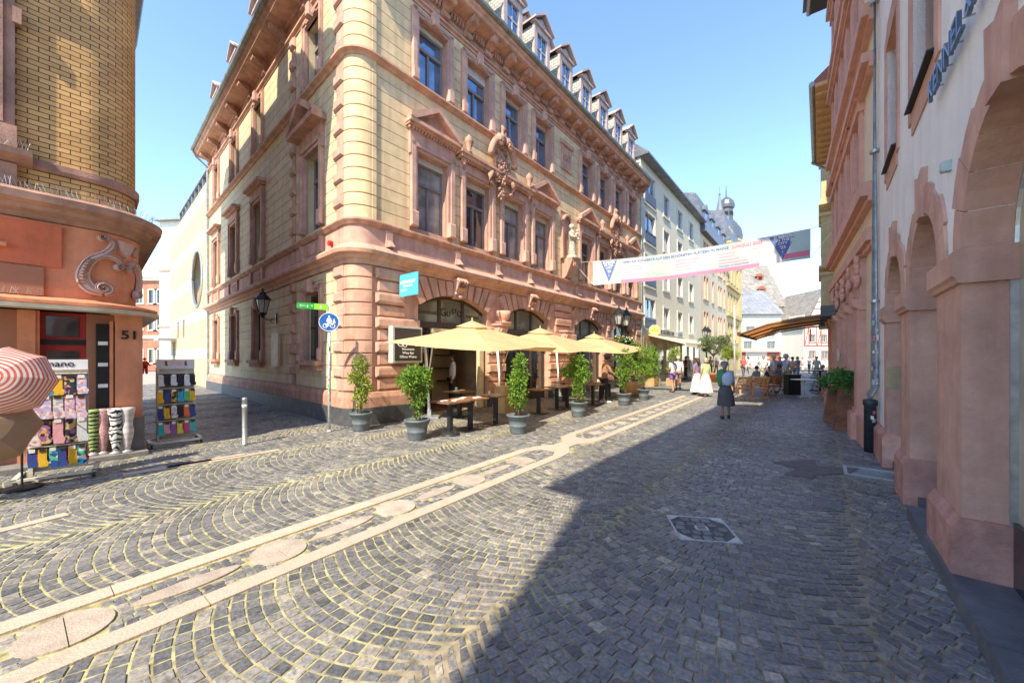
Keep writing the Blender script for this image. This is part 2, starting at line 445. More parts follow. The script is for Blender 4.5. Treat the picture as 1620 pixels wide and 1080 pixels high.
# rounded corner courses
mb = MB(); mb2 = MB()
hh = .31
for i in range(10):
    z = .82 + i * hh; mb.sweep(corner_arc(), [(-.02, z + .012), (.045, z + .012), (.058, z + .025), (.058, z + hh - .025), (.045, z + hh - .012), (-.02, z + hh - .012)])
    if i % 2: mb.bevbox(D0 + .1, D0 + .95, -.13, 0, z + .03, z + hh - .03, .05)
mb.obj('corner_rustication', M_PINK, gb)
def cream_levels():
    out = []; z = 5.05; n = 13; h1 = (9.0 - 5.05) / n
    out += [(5.05 + i * h1, 5.05 + (i + 1) * h1) for i in range(n)]
    n = 7; h1 = (11.35 - 9.15) / n
    out += [(9.15 + i * h1, 9.15 + (i + 1) * h1) for i in range(n)]
    return out
for a, b in cream_levels():
    mb2.sweep(corner_arc(), [(-.02, a + .014), (.06, a + .014), (.06, b - .014), (-.02, b - .014)])
    mb2.box(D0 + .005, D0 + .11, -.075, 0, a + .014, b - .014)
mb2.obj('corner_courses', M_CREAM, gb)
mb = MB()
courses(mb, D0 + .13, LA - .01, 5.05, 9.0, .304, .018, -.03, 0, [(x - .78, x + .78, 5.0, 7.75) for k, x in enumerate(WX) if k != 4] + [(WX[4] - .45, WX[4] + .45, 5.0, 7.95)], 0, 0)
courses(mb, D0 + .13, LA - .01, 9.15, 11.35, .314, .018, -.03, 0, [(x - .74, x + .74, 9.1, 11.2) for k, x in enumerate(WX) if k != 4] + [(WX[4] - .42, WX[4] + .42, 9.8, 10.9)], 0, 0)
mb.obj('stone_courses', M_CREAM, gb)
# B side cladding
mb = MB()
fullB = [(x - .8, x + .8, 5.0, 8.0) for x in bwx] + [(x - .72, x + .72, 9.1, 11.35) for x in bwx] + [(x - .72, x + .72, 1.5, 3.75) for x in bwx] + [(-4.05, -3.69, 0, 12.3)]
courses(mb, -LB + .01, -.86, .82, 3.92, .31, .020, -.03, 0, fullB)
courses(mb, -LB + .01, -.86, 5.05, 9.0, .304, .018, -.03, 0, fullB)
courses(mb, -LB + .01, -.86, 9.15, 11.35, .314, .018, -.03, 0, fullB)
mb.obj('stone_courses', M_CREAMB, gb, rot=BROT)
mb = MB()
def quoins(mb, x0, x1, tooth, lv, y=-.06):
    for i, (a, b) in enumerate(lv):
        if i % 2: mb.bevbox(x0 - tooth, x1, y - .06, 0, a + .015, b - .015, .045)
        else: mb.box(x0, x1, y, 0, a + .005, b - .005)
gl = [(.82 + i * .31, .82 + (i + 1) * .31) for i in range(10)]
quoins(mb, -.80, -.40, .1, gl + cream_levels())
for i, (a, b) in enumerate(gl + cream_levels()):                 # toothed lesene between the first and second bay
    if i % 2: mb.bevbox(-4.05, -3.69, -.13, 0, a + .015, b - .015, .05)
    else: mb.box(-3.99, -3.75, -.05, 0, a + .005, b - .005)
objs(mb, 'quoins', M_ROSE, gb, .04, rot=BROT)
# running mouldings
def mould(name, prof, m, path=PATH):
    q = MB(); q.sweep(path, prof); return q.obj(name, m, gb)
mould('cornice', [(0, 3.93), (.08, 3.93), (.09, 4.03), (.15, 4.06), (.18, 4.12), (.30, 4.16), (.32, 4.24), (.22, 4.34), (.10, 4.42), (0, 4.42)], M_PINK)
mould('frieze', [(0, 4.42), (.055, 4.42), (.055, 4.88), (0, 4.88)], M_ROSE)
mould('sill_course', [(0, 4.88), (.10, 4.88), (.13, 4.92), (.17, 4.97), (.17, 5.01), (.12, 5.04), (0, 5.05)], M_PINKD)
mould('string_course', [(0, 8.99), (.07, 8.99), (.11, 9.04), (.20, 9.07), (.20, 9.12), (.12, 9.16), (0, 9.16)], M_PINK)
mould('architrave', [(0, 11.35), (.06, 11.35), (.07, 11.42), (.13, 11.44), (.13, 11.50), (.05, 11.52), (.05, 11.95), (0, 11.95)], M_PINK)
mould('eaves_cornice', [(0, 11.93), (.12, 11.93), (.14, 11.99), (.50, 12.03), (.58, 12.05), (.60, 12.14), (.66, 12.18), (.68, 12.26), (0, 12.30)], M_PINK)
mould('gutter', [(.62, 12.25), (.74, 12.25), (.79, 12.30), (.80, 12.38), (.77, 12.385), (.60, 12.32)], mat('green_grey_gutter', (.26, .27, .22), .5, .2, 5, metal=.3, streak=.5))
# panel frames of the frieze
mb = MB()
for k in range(10):
    x = WX[0] - .92 + 1.84 * k if k else .9
    x = max(x, .85)
    if x < LA - .3:
        mb.box(x - .09, x + .09, -.13, -.05, 4.44, 4.87); mb.prism([(-.13, 4.44), (-.28, 4.44), (-.13, 4.62)], 'x', x - .07, x + .07)
objs(mb, 'frieze_console', M_ROSE, gb, .01)
mb = MB()
for x in bwx:
    for s in (-.72, .72): mb.box(x + s - .09, x + s + .09, -.13, -.05, 4.44, 4.87)
    for s in range(5): mb.box(x - .32 + s * .15, x - .24 + s * .15, -.09, -.05, 4.52, 4.78)
objs(mb, 'frieze_console', M_ROSE, gb, .12, rot=BROT)
# dentils + modillions of the eaves
mb = MB()
x = .75
for k in range(20):
    x = .9 + k * .92
    if x > LA - .1: break
    mb.prism([(-.05, 11.52), (-.20, 11.55), (-.22, 11.66), (-.17, 11.74), (-.34, 11.80), (-.50, 11.90), (-.52, 12.03), (-.05, 12.03)], 'x', x - .12, x + .12)
    mb.tube([(x - .15, -.42, 11.9), (x + .15, -.42, 11.9)], .085, 8); mb.tube([(x - .14, -.15, 11.62), (x + .14, -.15, 11.62)], .07, 8)
objs(mb, 'modillion', M_PINKD, gb, .01)
mb = MB(); x = 1.1
while x < LA - .2:
    if abs(((x - .9 + .46) % .92) - .46) > .17: mb.box(x, x + .06, -.17, -.05, 11.74, 11.9)
    x += .115
mb.box(.5, LA, -.06, -.045, 11.6, 11.7)
mb.obj('dentils', M_PINK, gb)
mb = MB(); k = 0
for k in range(9):
    x = -.95 - k * 1.85
    if x < -LB + .2: break
    mb.prism([(-.05, 11.52), (-.20, 11.55), (-.17, 11.74), (-.34, 11.80), (-.50, 11.90), (-.52, 12.03), (-.05, 12.03)], 'x', x - .14, x + .14)
objs(mb, 'modillion', M_PINKD, gb, .01, rot=BROT)
# ---- windows
def sur1(o, w, h):                                               # moulded stone surround of a first-floor window
    q = MB(); W = w / 2; S = .22
    for sx in (-1, 1):
        a, b = sorted((sx * W, sx * (W + S)))
        q.box(a, b, -.34, -.2, .0, h + .2); a2, b2 = sorted((sx * (W + S * .4), sx * (W + S))); q.box(a2, b2, -.39, -.34, .42, h + .2)
        a3, b3 = sorted((sx * (W - .0), sx * (W + S + .04))); q.bevbox(a3, b3, -.42, -.34, .0, .42, .03)
    q.box(-W - S * .0, W, -.34, -.2, h, h + .2); q.box(-W - S, W + S, -.39, -.34, h + .09, h + .2)
    q.box(-W - S - .05, -W - S, -.38, -.2, h - .15, h + .2); q.box(W + S, W + S + .05, -.38, -.2, h - .15, h + .2)
    q.obj('surround', M_ROSE, o)
def sur2(o, w, h):
    q = MB(); W = w / 2; S = .2
    for sx in (-1, 1):
        a, b = sorted((sx * W, sx * (W + S))); q.box(a, b, -.33, -.2, .0, h + .18)
        a, b = sorted((sx * (W + .08), sx * (W + S))); q.box(a, b, -.36, -.33, .35, h + .18)
        a, b = sorted((sx * W, sx * (W + S + .03))); q.bevbox(a, b, -.39, -.33, .0, .35, .03)
    q.box(-W, W, -.33, -.2, h, h + .18); q.box(-W - S, W + S, -.36, -.33, h + .08, h + .18)
    q.bevbox(-.11, .11, -.46, -.33, h - .0, h + .36, .03)
    for s in (-1, 1):
        q.box(min(s * .14, s * .34), max(s * .14, s * .34), -.355, -.33, h + .02, h + .07)
    q.obj('surround', M_ROSE, o)
def ped(o, w, h):                                                # triangular pediment
    q = MB(); W = w / 2 + .38; b = h + .56
    q.box(-W + .12, W - .12, -.36, -.2, h + .2, b)
    q.box(-W + .02, W - .02, -.48, -.2, b, b + .06)
    for k in range(int(2 * W / .1)): q.box(-W + .05 + k * .1, -W + .1 + k * .1, -.44, -.36, b - .07, b)
    q.box(-W, W, -.56, -.2, b + .06, b + .15)
    q.prism([(-W + .06, b + .15), (W - .06, b + .15), (0, b + .62)], 'y', -.36, -.2)
    for s in (-1, 1):
        q.prism([(s * W, b + .15), (s * (W - .0), b + .25), (0, b + .80), (0, b + .66), (s * (W - .16), b + .15)], 'y', -.58, -.36)
    q.obj('pediment', M_PINK, o)
def entab(o, w, h):                                              # straight entablature under the cartouches
    q = MB(); W = w / 2 + .36; b = h + .5
    q.box(-W + .08, W - .08, -.38, -.2, h + .2, b - .14)
    for s in (-1, 1): q.tube([(s * (W - .16), -.44, h + .24), (s * (W - .16), -.44, b - .14)], [.05, .08], 6)
    for k in range(int(2 * W / .1) - 1): q.box(-W + .08 + k * .1, -W + .13 + k * .1, -.5, -.4, b - .14, b - .07)
    q.box(-W, W, -.54, -.2, b - .07, b + .03); q.box(-W - .05, W + .05, -.6, -.2, b + .03, b + .11)
    q.obj('entablature', M_PINK, o)
for k, x in enumerate(WX):
    if k == 4: continue
    window(gb, x, .25, 5.2, 7.3, 1.1, gm=M_GLASSW if k in (0, 2, 3) else M_GLASS, shut=.16, surround=sur1, hood=(entab if k in (1, 2, 6, 7) else ped), openleaf=(k == 0))
    window(gb, x, .22, 9.2, 11.0, 1.04, gm=M_GLASSB, shut=(.26 if k == 1 else .1), surround=sur2, openleaf=(k in (0, 1)))
def hoodB(o, w, h):
    q = MB(); W = w / 2 + .3; b = h + .42
    q.box(-W + .1, W - .1, -.38, -.2, h + .2, b); q.box(-W, W, -.46, -.2, b, b + .08); q.box(-W - .06, W + .06, -.58, -.2, b + .08, b + .17); q.box(-W + .0, W - .0, -.5, -.2, b + .17, b + .22)
    q.obj('hood_mould', M_PINK, o)
def pedB(o, w, h):
    q = MB(); W = w / 2 + .4; b = h + .5
    q.box(-W + .14, W - .14, -.38, -.2, h + .2, b); q.box(-W, W, -.66, -.2, b, b + .14)
    q.prism([(-W + .1, b + .14), (W - .1, b + .14), (0, b + .62)], 'y', -.4, -.2)
    for s in (-1, 1): q.prism([(s * W, b + .14), (s * W, b + .24), (0, b + .84), (0, b + .66), (s * (W - .16), b + .14)], 'y', -.68, -.4)
    q.obj('pediment', M_PINKD, o)
def sillB(o, w):
    q = MB(); q.box(-w / 2 - .24, w / 2 + .24, -.5, -.2, -.12, 0); q.box(-w / 2 - .15, w / 2 + .15, -.42, -.2, -.26, -.12); q.obj('sill', M_PINKD, o)
for i, x in enumerate(bwx):
    for (z0, z1, ww, kw) in ((5.2, 7.4, 1.1, dict(hood=pedB if i == 0 else hoodB, surround=sur1, gm=M_GLASS)), (9.3, 11.1, 1.0, dict(surround=sur2, gm=M_GLASSW)), (1.55, 3.45, 1.0, dict(surround=sur2, sill=sillB, grille=True, gm=M_GLASS))):
        hold = empty('tmp'); o = window(gb, x, .25, z0, z1, ww, shut=0, **kw); bpy.data.objects.remove(hold)
        o.rotation_euler = BROT; o.location = (exB.x * x - math.sin(phi) * .25, exB.y * x + math.cos(phi) * .25, z0)
# ---- cartouches between paired windows
def cartouche(x, z, sc=1.0):
    q = MB(); q.sm = True
    q.ball((0, -.42, .62), (.36, .12, .52), 14, 10)
    q.tube([(.62 * math.cos(a), -.52 - .06 * math.sin(a), .62 + .80 * math.sin(a)) for a in [PI * (.02 + .42 * k / 10) for k in range(11)]], [.1 + .004 * k for k in range(11)], 8)
    q.tube([(-.62 * math.cos(a), -.52 - .06 * math.sin(a), .62 + .80 * math.sin(a)) for a in [PI * (.02 + .42 * k / 10) for k in range(11)]], [.1 + .004 * k for k in range(11)], 8)
    for s in (-1, 1):
        q.tube([(s * .25 + .12 * math.cos(t) * (1 - t / 14), -.66, 1.22 + .12 * math.sin(t) * (1 - t / 14)) for t in [k * .7 for k in range(13)]], .055, 6)
        q.tube([(s * .5, -.5, .18), (s * .62, -.5, .02), (s * .58, -.5, -.25), (s * .4, -.5, -.3)], [.07, .1, .08, .05], 7)
    rnd = random.Random(5)
    for k in range(70):
        a = rnd.random() * 2 * PI; r = rnd.random() ** .6
        q.ball((.42 * r * math.cos(a), -.5 - .05 * (1 - r), .55 + .62 * r * math.sin(a)), (.03 + .05 * rnd.random(), .05, .03 + .06 * rnd.random()), 6, 4)
    for k in range(16): q.ball(((rnd.random() - .5) * .3, -.45, -.15 - .45 * rnd.random()), (.05, .06, .06), 6, 4)
    q.ball((0, -.5, 1.45), (.16, .14, .2)); q.tube([(0, -.5, 1.5), (.1, -.55, 1.75), (-.05, -.5, 1.9)], [.12, .09, .03], 7)
    q.ball((-.16, -.5, 1.5), .1); q.ball((.18, -.5, 1.52), .1)
    return q.obj('cartouche', M_PINKD, gb, (x, .2, z))
def urn(x, z):
    q = MB(); q.sm = True; q.lathe([(.09, 0), (.1, .04), (.05, .08), (.13, .3), (.15, .36), (.11, .4), (.12, .46), (.05, .5), (.03, .56)], (0, 0, 0), 10); q.obj('urn', M_PINKD, gb, (x, -.28, z))
for xm in (WX[1] + .92, WX[6] + .92):
    cartouche(xm, 7.55); urn(xm - 1.55, 7.9); urn(xm + 1.55, 7.9)
# date plaque + inscription
q = MB(); q.box(-.42, .42, -.05, 0, 9.85, 10.85); q.box(-.5, .5, -.14, -.05, 10.8, 10.95); q.box(-.46, .46, -.1, -.05, 9.75, 9.87)
for a in (-.37, .31): q.box(a, a + .06, -.09, -.05, 9.87, 10.8)
pl = q.obj('date_plaque', M_PINK, gb, (WX[4], 0, 0))
text_mesh('date', '1893', .34, M_ROSE, pl, (0, -.055, 10.33), FRONT, .03, bold=.008)
# statue niche
q = MB(); q.box(-.40, .40, -.04, .0, 5.9, 7.3)
pts = [(-.4, 7.3), (.4, 7.3)] + [(.4 * math.cos(a), 7.3 + .5 * math.sin(a)) for a in [PI * k / 10 for k in range(11)]][1:-1]
q.prism(pts, 'y', -.04, 0)
q.tube([(.4 * math.cos(a), -.1, 7.3 + .5 * math.sin(a)) for a in [PI * k / 12 for k in range(13)]], .07, 8)
for s in (-1, 1): q.box(s * .4 - .06, s * .4 + .06, -.14, 0, 5.9, 7.3)
q.prism([(-.05, 5.05), (-.2, 5.15), (-.42, 5.6), (-.48, 5.75), (-.48, 5.88), (0, 5.88), (0, 5.05)], 'x', -.27, .27)
for s in range(3): q.tube([(-.12 + s * .12, -.5, 5.72), (-.12 + s * .12, -.47, 5.55)], .03, 5)
q.obj('niche', M_PINK, gb, (WX[4], 0, 0))
# ---- ground-floor arches: frames, lunettes, doors
def lunette(mb, x, z0, y0, y1, inset=.0):
    N = 18; a0 = math.asin(AHW / ARR); pts = []
    for k in range(N + 1):
        a = -a0 + 2 * a0 * k / N; pts.append(((ARR - inset) * math.sin(a), ACZ + (ARR - inset) * math.cos(a)))
    pts = [p for p in pts if p[1] > z0]
    return pts
M_LUN = glass_mat('pale_lunette_glass', (.36, .37, .30), .15, 1.5)
for i, x in enumerate(AX):
    f = MB(); N = 18; a0 = math.asin(AHW / ARR)
    for k in range(N):
        a, b = -a0 + 2 * a0 * k / N, -a0 + 2 * a0 * (k + 1) / N
        f.prism([(ARR * math.sin(a), ACZ + ARR * math.cos(a)), (ARR * math.sin(b), ACZ + ARR * math.cos(b)), ((ARR - .09) * math.sin(b), ACZ + (ARR - .09) * math.cos(b)), ((ARR - .09) * math.sin(a), ACZ + (ARR - .09) * math.cos(a))], 'y', .20, .28)
    f.box(-AHW, AHW, .16, .30, 2.50, 2.68)
    for s in (-.48, .48): f.box(s - .05, s + .05, .18, .28, 2.68, ACZ + math.sqrt((ARR - .05) ** 2 - s * s))
    for s in (-1, 1):
        a, b = sorted((s * AHW, s * (AHW - .08))); f.box(a, b, .19, .3, 0, 2.5)
    if i:
        for s in (-.48, .48): f.box(s - .05, s + .05, .19, .29, 0, 2.5)
        f.box(-AHW + .08, AHW - .08, .2, .28, 0, .35)
    else:
        f.box(-.95, -.87, .2, .28, 0, 2.5)
    fr = f.obj('arch_frame', M_DARKWOOD, gb, (x, 0, 0))
    g = MB(); pts = [(-AHW + .03, 2.6)] + [((ARR - .03) * math.sin(a), ACZ + (ARR - .03) * math.cos(a)) for a in [-a0 + 2 * a0 * k / N for k in range(N + 1)]] + [(AHW - .03, 2.6)]
    g.prism(pts, 'y', .235, .245); g.obj('lunette_pane', M_LUN, fr)
    if i:
        g = MB(); g.box(-AHW + .05, AHW - .05, .235, .245, .3, 2.5); g.obj('pane', M_GLASS, fr)
    else:
        g = MB(); g.box(-AHW + .05, -.9, .235, .245, 0, 2.5); g.obj('pane', M_GLASS, fr)
        t1 = text_mesh('sign_lettering', 'G', .34, M_IRON, fr, (-.30, .225, 3.0), FRONT, .004)
        for ch, dx, dz, sz in (('U', -.09, -.03, .24), ('S', .08, .05, .22), ('T', .2, .08, .2), ('O', .36, .0, .26)): text_mesh('sign_lettering', ch, sz, M_IRON, fr, (dx, .225, 3.0 + dz), FRONT, .004)
        text_mesh('sign_lettering', 'RESTAURANT', .14, M_DARKWOOD, fr, (-.93, .225, 2.95), FRONT, .003); text_mesh('sign_lettering', 'WINE BAR', .13, M_DARKWOOD, fr, (.95, .225, 2.95), FRONT, .003)
# café interior seen through the open door
q = MB(); q.box(1.9, 4.66, .5, 3.6, -.0, .02)
q.obj('cafe_floor', mat('brown_floor', (.16, .09, .05), .5, .2, 4), gb)
q = MB(); q.box(1.8, 4.75, 3.6, 3.7, 0, 3.4); q.box(1.75, 1.8, .46, 3.7, 0, 3.4); q.box(4.75, 4.8, .46, 3.7, 0, 3.4); q.box(1.75, 4.8, .46, 3.7, 3.4, 3.45)
q.obj('cafe_walls', mat('warm_cafe_wall', (.30, .20, .11), .8, .15, 3), gb)
q = MB()
for z in (.8, 1.25, 1.7, 2.15): q.box(4.0, 4.7, 1.5, 1.9, z, z + .04)
sh = q.obj('cafe_shelves', M_DARKWOOD, gb)
q = MB(); q.box(3.9, 4.74, 1.9, 1.96, 0, 2.5); q.obj('shelf_back', mat('beige_panel', (.52, .42, .27), .7, .1, 4), gb)
q = MB(); q.box(2.1, 3.1, 1.5, 2.2, 0, 1.05); q.obj('cafe_counter', M_DARKWOOD, gb)
q = MB(); q.box(AX[0] - .83, AX[0] + 1.3, .1, .2, 2.33, 2.5); q.box(AX[0] + 1.1, AX[0] + 1.3, .05, .2, .0, 2.33); q.obj('door_casing', M_CREAMB, gb)
# cup-shaped brackets between the arches
for cx, big in ((5.12, 1), (9.35, 0)):
    q = MB(); q.prism([(-.0, 2.25), (-.12, 2.3), (-.3, 2.6), (-.36, 2.72), (0, 2.72)], 'x', -.2, .2); q.box(-.27, .27, -.42, 0, 2.72, 2.78)
    q.sm = True
    for s in (-.12, 0, .12): q.tube([(s, -.34, 2.66), (s, -.28, 2.5), (s, -.12, 2.36)], [.06, .05, .03], 6)
    b = q.obj('bracket', M_ROSE, gb, (cx, -.05, 0))
    if big:
        q = MB(); q.sm = True
        q.lathe([(.20, 2.78), (.26, 2.80), (.28, 2.83), (.12, 2.84), (.12, 2.88), (.17, 2.93), (.22, 3.05), (.245, 3.2), (.225, 3.2), (.2, 3.06), (.02, 2.92)], (0, -.3, 0), 18)
        q.tube([(-.21, -.32, 3.15), (-.36, -.36, 3.17), (-.38, -.36, 3.05), (-.30, -.34, 2.98), (-.18, -.32, 2.97)], .028, 7)
        q.obj('stone_cup', mat('pale_pink_stone', (.62, .36, .26), .8, .1, 4), gb, (cx, -.05, 0))
# ---- roof
def brickish(name, c1, c2, cm, bw, rh, mort=.006, off=.5, rough=.6, bump=.5, axis='xz'):
    m = bpy.data.materials.new(name); m.use_nodes = True; nt = m.node_tree; b = nt.nodes['Principled BSDF']; b.inputs['Roughness'].default_value = rough
    tc = nt.nodes.new('ShaderNodeTexCoord'); sp = nt.nodes.new('ShaderNodeSeparateXYZ'); cb = nt.nodes.new('ShaderNodeCombineXYZ')
    nt.links.new(tc.outputs['Object'], sp.inputs['Vector'])
    ad = nt.nodes.new('ShaderNodeMath'); ad.operation = 'ADD'
    nt.links.new(sp.outputs['X'], ad.inputs[0]); nt.links.new(sp.outputs['Y'], ad.inputs[1])
    nt.links.new(ad.outputs[0], cb.inputs['X']); nt.links.new(sp.outputs['Z'], cb.inputs['Y'])
    br = nt.nodes.new('ShaderNodeTexBrick'); br.offset = off; br.inputs['Scale'].default_value = 1; br.inputs['Brick Width'].default_value = bw; br.inputs['Row Height'].default_value = rh
    br.inputs['Mortar Size'].default_value = mort; br.inputs['Color1'].default_value = (*c1, 1); br.inputs['Color2'].default_value = (*c2, 1); br.inputs['Mortar'].default_value = (*cm, 1); br.inputs['Bias'].default_value = 0
    nt.links.new(cb.outputs['Vector'], br.inputs['Vector'])
    no = nt.nodes.new('ShaderNodeTexNoise'); no.inputs['Scale'].default_value = 1.5; no.inputs['Detail'].default_value = 6
    nt.links.new(tc.outputs['Object'], no.inputs['Vector'])
    mr = nt.nodes.new('ShaderNodeMapRange'); mr.inputs['From Min'].default_value = .3; mr.inputs['From Max'].default_value = .7; mr.inputs['To Min'].default_value = .75; mr.inputs['To Max'].default_value = 1.15
    nt.links.new(no.outputs['Fac'], mr.inputs['Value'])
    hs = nt.nodes.new('ShaderNodeHueSaturation'); nt.links.new(br.outputs['Color'], hs.inputs['Color']); nt.links.new(mr.outputs['Result'], hs.inputs['Value'])
    nt.links.new(hs.outputs['Color'], b.inputs['Base Color'])
    bp = nt.nodes.new('ShaderNodeBump'); bp.inputs['Strength'].default_value = bump; bp.inputs['Distance'].default_value = .01; bp.invert = True
    nt.links.new(br.outputs['Fac'], bp.inputs['Height']); nt.links.new(bp.outputs['Normal'], b.inputs['Normal'])
    MATS[name] = m; return m
M_SLATEB = brickish('slate_courses', (.36, .36, .33), (.26, .27, .28), (.10, .10, .11), .24, .13, .008)
M_SLATED = brickish('dark_slate_courses', (.12, .13, .15), (.18, .19, .21), (.04, .04, .05), .26, .14, .008, rough=.45)
q = MB(); q.sweep(mitre_path(), [(.55, 12.27), (.05, 12.45), (-.45, 13.6), (-.85, 14.7), (-1.05, 15.5), (-5.2, 17.6), (-5.2, 12.2)]); q.obj('mansard_roof', M_SLATEB, gb)
q = MB(); q.sweep(mitre_path(), [(-1.0, 15.42), (-.92, 15.42), (-.92, 15.56), (-1.0, 15.60)]); q.obj('roof_trim', M_ZINC, gb)
def dormer(x, rot=None, second=False):
    z0 = 12.35 if not second else 15.3; hgt = 2.3 if not second else 1.0; y0 = .0 if not second else 1.5; W = .51 if not second else .36
    root = MB(); y1 = y0 + 1.6
    # cheeks and body of slate, front of stone
    root.box(-W, W, y0 + .06, y1, z0, z0 + hgt)
    if rot is None: loc = (x, 0, 0); ro = (0, 0, 0)
    else: loc = (exB.x * x, exB.y * x, 0); ro = BROT
    d = root.obj('dormer', M_SLATEL_C, gb, loc, ro)
    f = MB(); ow = W - .17; zb = z0 + (.35 if not second else .25); zt = z0 + hgt - .25
    f.box(-W - .03, -ow, y0 - .04, y0 + .06, z0, z0 + hgt); f.box(ow, W + .03, y0 - .04, y0 + .06, z0, z0 + hgt); f.box(-ow, ow, y0 - .04, y0 + .06, z0, zb); f.box(-ow, ow, y0 - .04, y0 + .06, zt, z0 + hgt)
    f.box(-W - .1, W + .1, y0 - .12, y0 + .1, z0 + hgt, z0 + hgt + .09)
    f.prism([(-W - .06, z0 + hgt + .09), (W + .06, z0 + hgt + .09), (0, z0 + hgt + .45)], 'y', y0 - .04, y0 + .1)
    f.obj('dormer_front', mat('pale_grey_pink_paint', (.50, .38, .33), .8, .12, 5, streak=.3), d)
    f = MB(); t = z0 + hgt + .09
    for s in (-1, 1): f.prism([(s * (W + .16), t - .03), (s * (W + .16), t + .05), (0, t + .56), (0, t + .47)], 'y', y0 - .2, y1 + .2)
    f.obj('dormer_roof', MATS['pale_grey_pink_paint'], d)
    f = MB(); f.box(-ow + .02, ow - .02, y0 + .035, y0 + .045, zb, zt); f.obj('pane', M_GLASSB, d)
    f = MB()
    for a in (-ow, -.02, ow - .04): f.box(a, a + .04, y0 + .01, y0 + .034, zb, zt)
    f.box(-ow + .04, ow - .04, y0 + .012, y0 + .033, zb + (zt - zb) * .66, zb + (zt - zb) * .7)
    f.obj('dormer_window', M_FRAMEL, d)
M_SLATEL_C = brickish('pale_slate_courses', (.52, .50, .42), (.42, .42, .38), (.16, .16, .16), .20, .12, .010)
for x in WX: dormer(x - .0)
for x in (WX[3] + .9, WX[4] + .9, WX[1] + .9): dormer(x, second=True)
for x in (-3.4, -7.6, -11.1, -14.6): dormer(x, rot=1)
# ---- downpipe at the far end of the A front, another at the far end of B
q = MB(); q.tube([(LA - .15, -.74, 12.25), (LA - .12, -.6, 12.0), (LA - .12, -.12, 11.6), (LA - .12, -.10, 0)], .05, 8); q.obj('downpipe', M_ZINC, gb)
q = MB(); q.tube([(-LB + .15, -.74, 12.25), (-LB + .12, -.6, 12.0), (-LB + .12, -.12, 11.6), (-LB + .12, -.10, 0)], .05, 8); q.obj('downpipe', M_ZINC, gb, rot=BROT)
# small things fixed to the B wall near the corner
q = MB(); q.box(-5.75, -5.1, -.12, -.04, 1.35, 2.45); nb = q.obj('info_board', mat('cream_board', (.62, .55, .38), .6, .1, 3), gb, rot=BROT)
q = MB(); q.box(-1.3, -1.15, -.08, -.03, 1.35, 1.75); q.obj('bell_plate', mat('bronze_plate', (.28, .22, .15), .5), gb, rot=BROT)
q = MB(); q.tube([(-1.05, -.06, 4.55), (-1.05, -.16, 4.55)], .07, 10); q.obj('alarm_lamp', mat('red_plastic', (.5, .03, .02), .4), gb, rot=BROT)
# ================================================================== paving
def street_uv(p): return (p.x * .776 - p.y * .63, p.x * .63 + p.y * .776)     # distance to the right of the camera line, distance up the street
M_JOINT = bpy.data.materials.new('joint_sand_and_moss'); M_JOINT.use_nodes = True
def _joint():
    nt = M_JOINT.node_tree; N = nt.nodes; L = nt.links; b = N['Principled BSDF']; b.inputs['Roughness'].default_value = .95
    tc = N.new('ShaderNodeTexCoord')
    n1 = N.new('ShaderNodeTexNoise'); n1.inputs['Scale'].default_value = 1.1; n1.inputs['Detail'].default_value = 5
    n2 = N.new('ShaderNodeTexNoise'); n2.inputs['Scale'].default_value = 14; n2.inputs['Detail'].default_value = 5
    L.new(tc.outputs['Object'], n1.inputs['Vector']); L.new(tc.outputs['Object'], n2.inputs['Vector'])
    # more moss on the sunny north-west half; shade painted into the darker other half
    vm = N.new('ShaderNodeVectorMath'); vm.operation = 'DOT_PRODUCT'; vm.inputs[1].default_value = (.776, -.63, 0)
    L.new(tc.outputs['Object'], vm.inputs[0])
    mr = N.new('ShaderNodeMapRange'); mr.inputs['From Min'].default_value = -.6; mr.inputs['From Max'].default_value = -3.2; mr.inputs['To Min'].default_value = -.20; mr.inputs['To Max'].default_value = .10
    L.new(vm.outputs['Value'], mr.inputs['Value'])
    a = N.new('ShaderNodeMath'); a.operation = 'ADD'; L.new(n1.outputs['Fac'], a.inputs[0]); L.new(mr.outputs['Result'], a.inputs[1])
    r = N.new('ShaderNodeValToRGB'); r.color_ramp.elements[0].position = .36; r.color_ramp.elements[0].color = (.30, .25, .17, 1); r.color_ramp.elements[1].position = .55; r.color_ramp.elements[1].color = (.42, .385, .19, 1)
    L.new(a.outputs[0], r.inputs['Fac'])
    mx = N.new('ShaderNodeMixRGB'); mx.blend_type = 'MULTIPLY'; mx.inputs['Fac'].default_value = 1
    r2 = N.new('ShaderNodeValToRGB'); r2.color_ramp.elements[0].position = .3; r2.color_ramp.elements[0].color = (.4, .4, .4, 1); r2.color_ramp.elements[1].position = .6; r2.color_ramp.elements[1].color = (1.1, 1.1, 1.1, 1)
    L.new(n2.outputs['Fac'], r2.inputs['Fac']); L.new(r.outputs['Color'], mx.inputs['Color1']); L.new(r2.outputs['Color'], mx.inputs['Color2'])
    L.new(mx.outputs['Color'], b.inputs['Base Color'])
    bp = N.new('ShaderNodeBump'); bp.inputs['Strength'].default_value = .7; bp.inputs['Distance'].default_value = .01
    L.new(n2.outputs['Fac'], bp.inputs['Height']); L.new(bp.outputs['Normal'], b.inputs['Normal'])
_joint()
M_STONE = bpy.data.materials.new('basalt_setts'); M_STONE.use_nodes = True
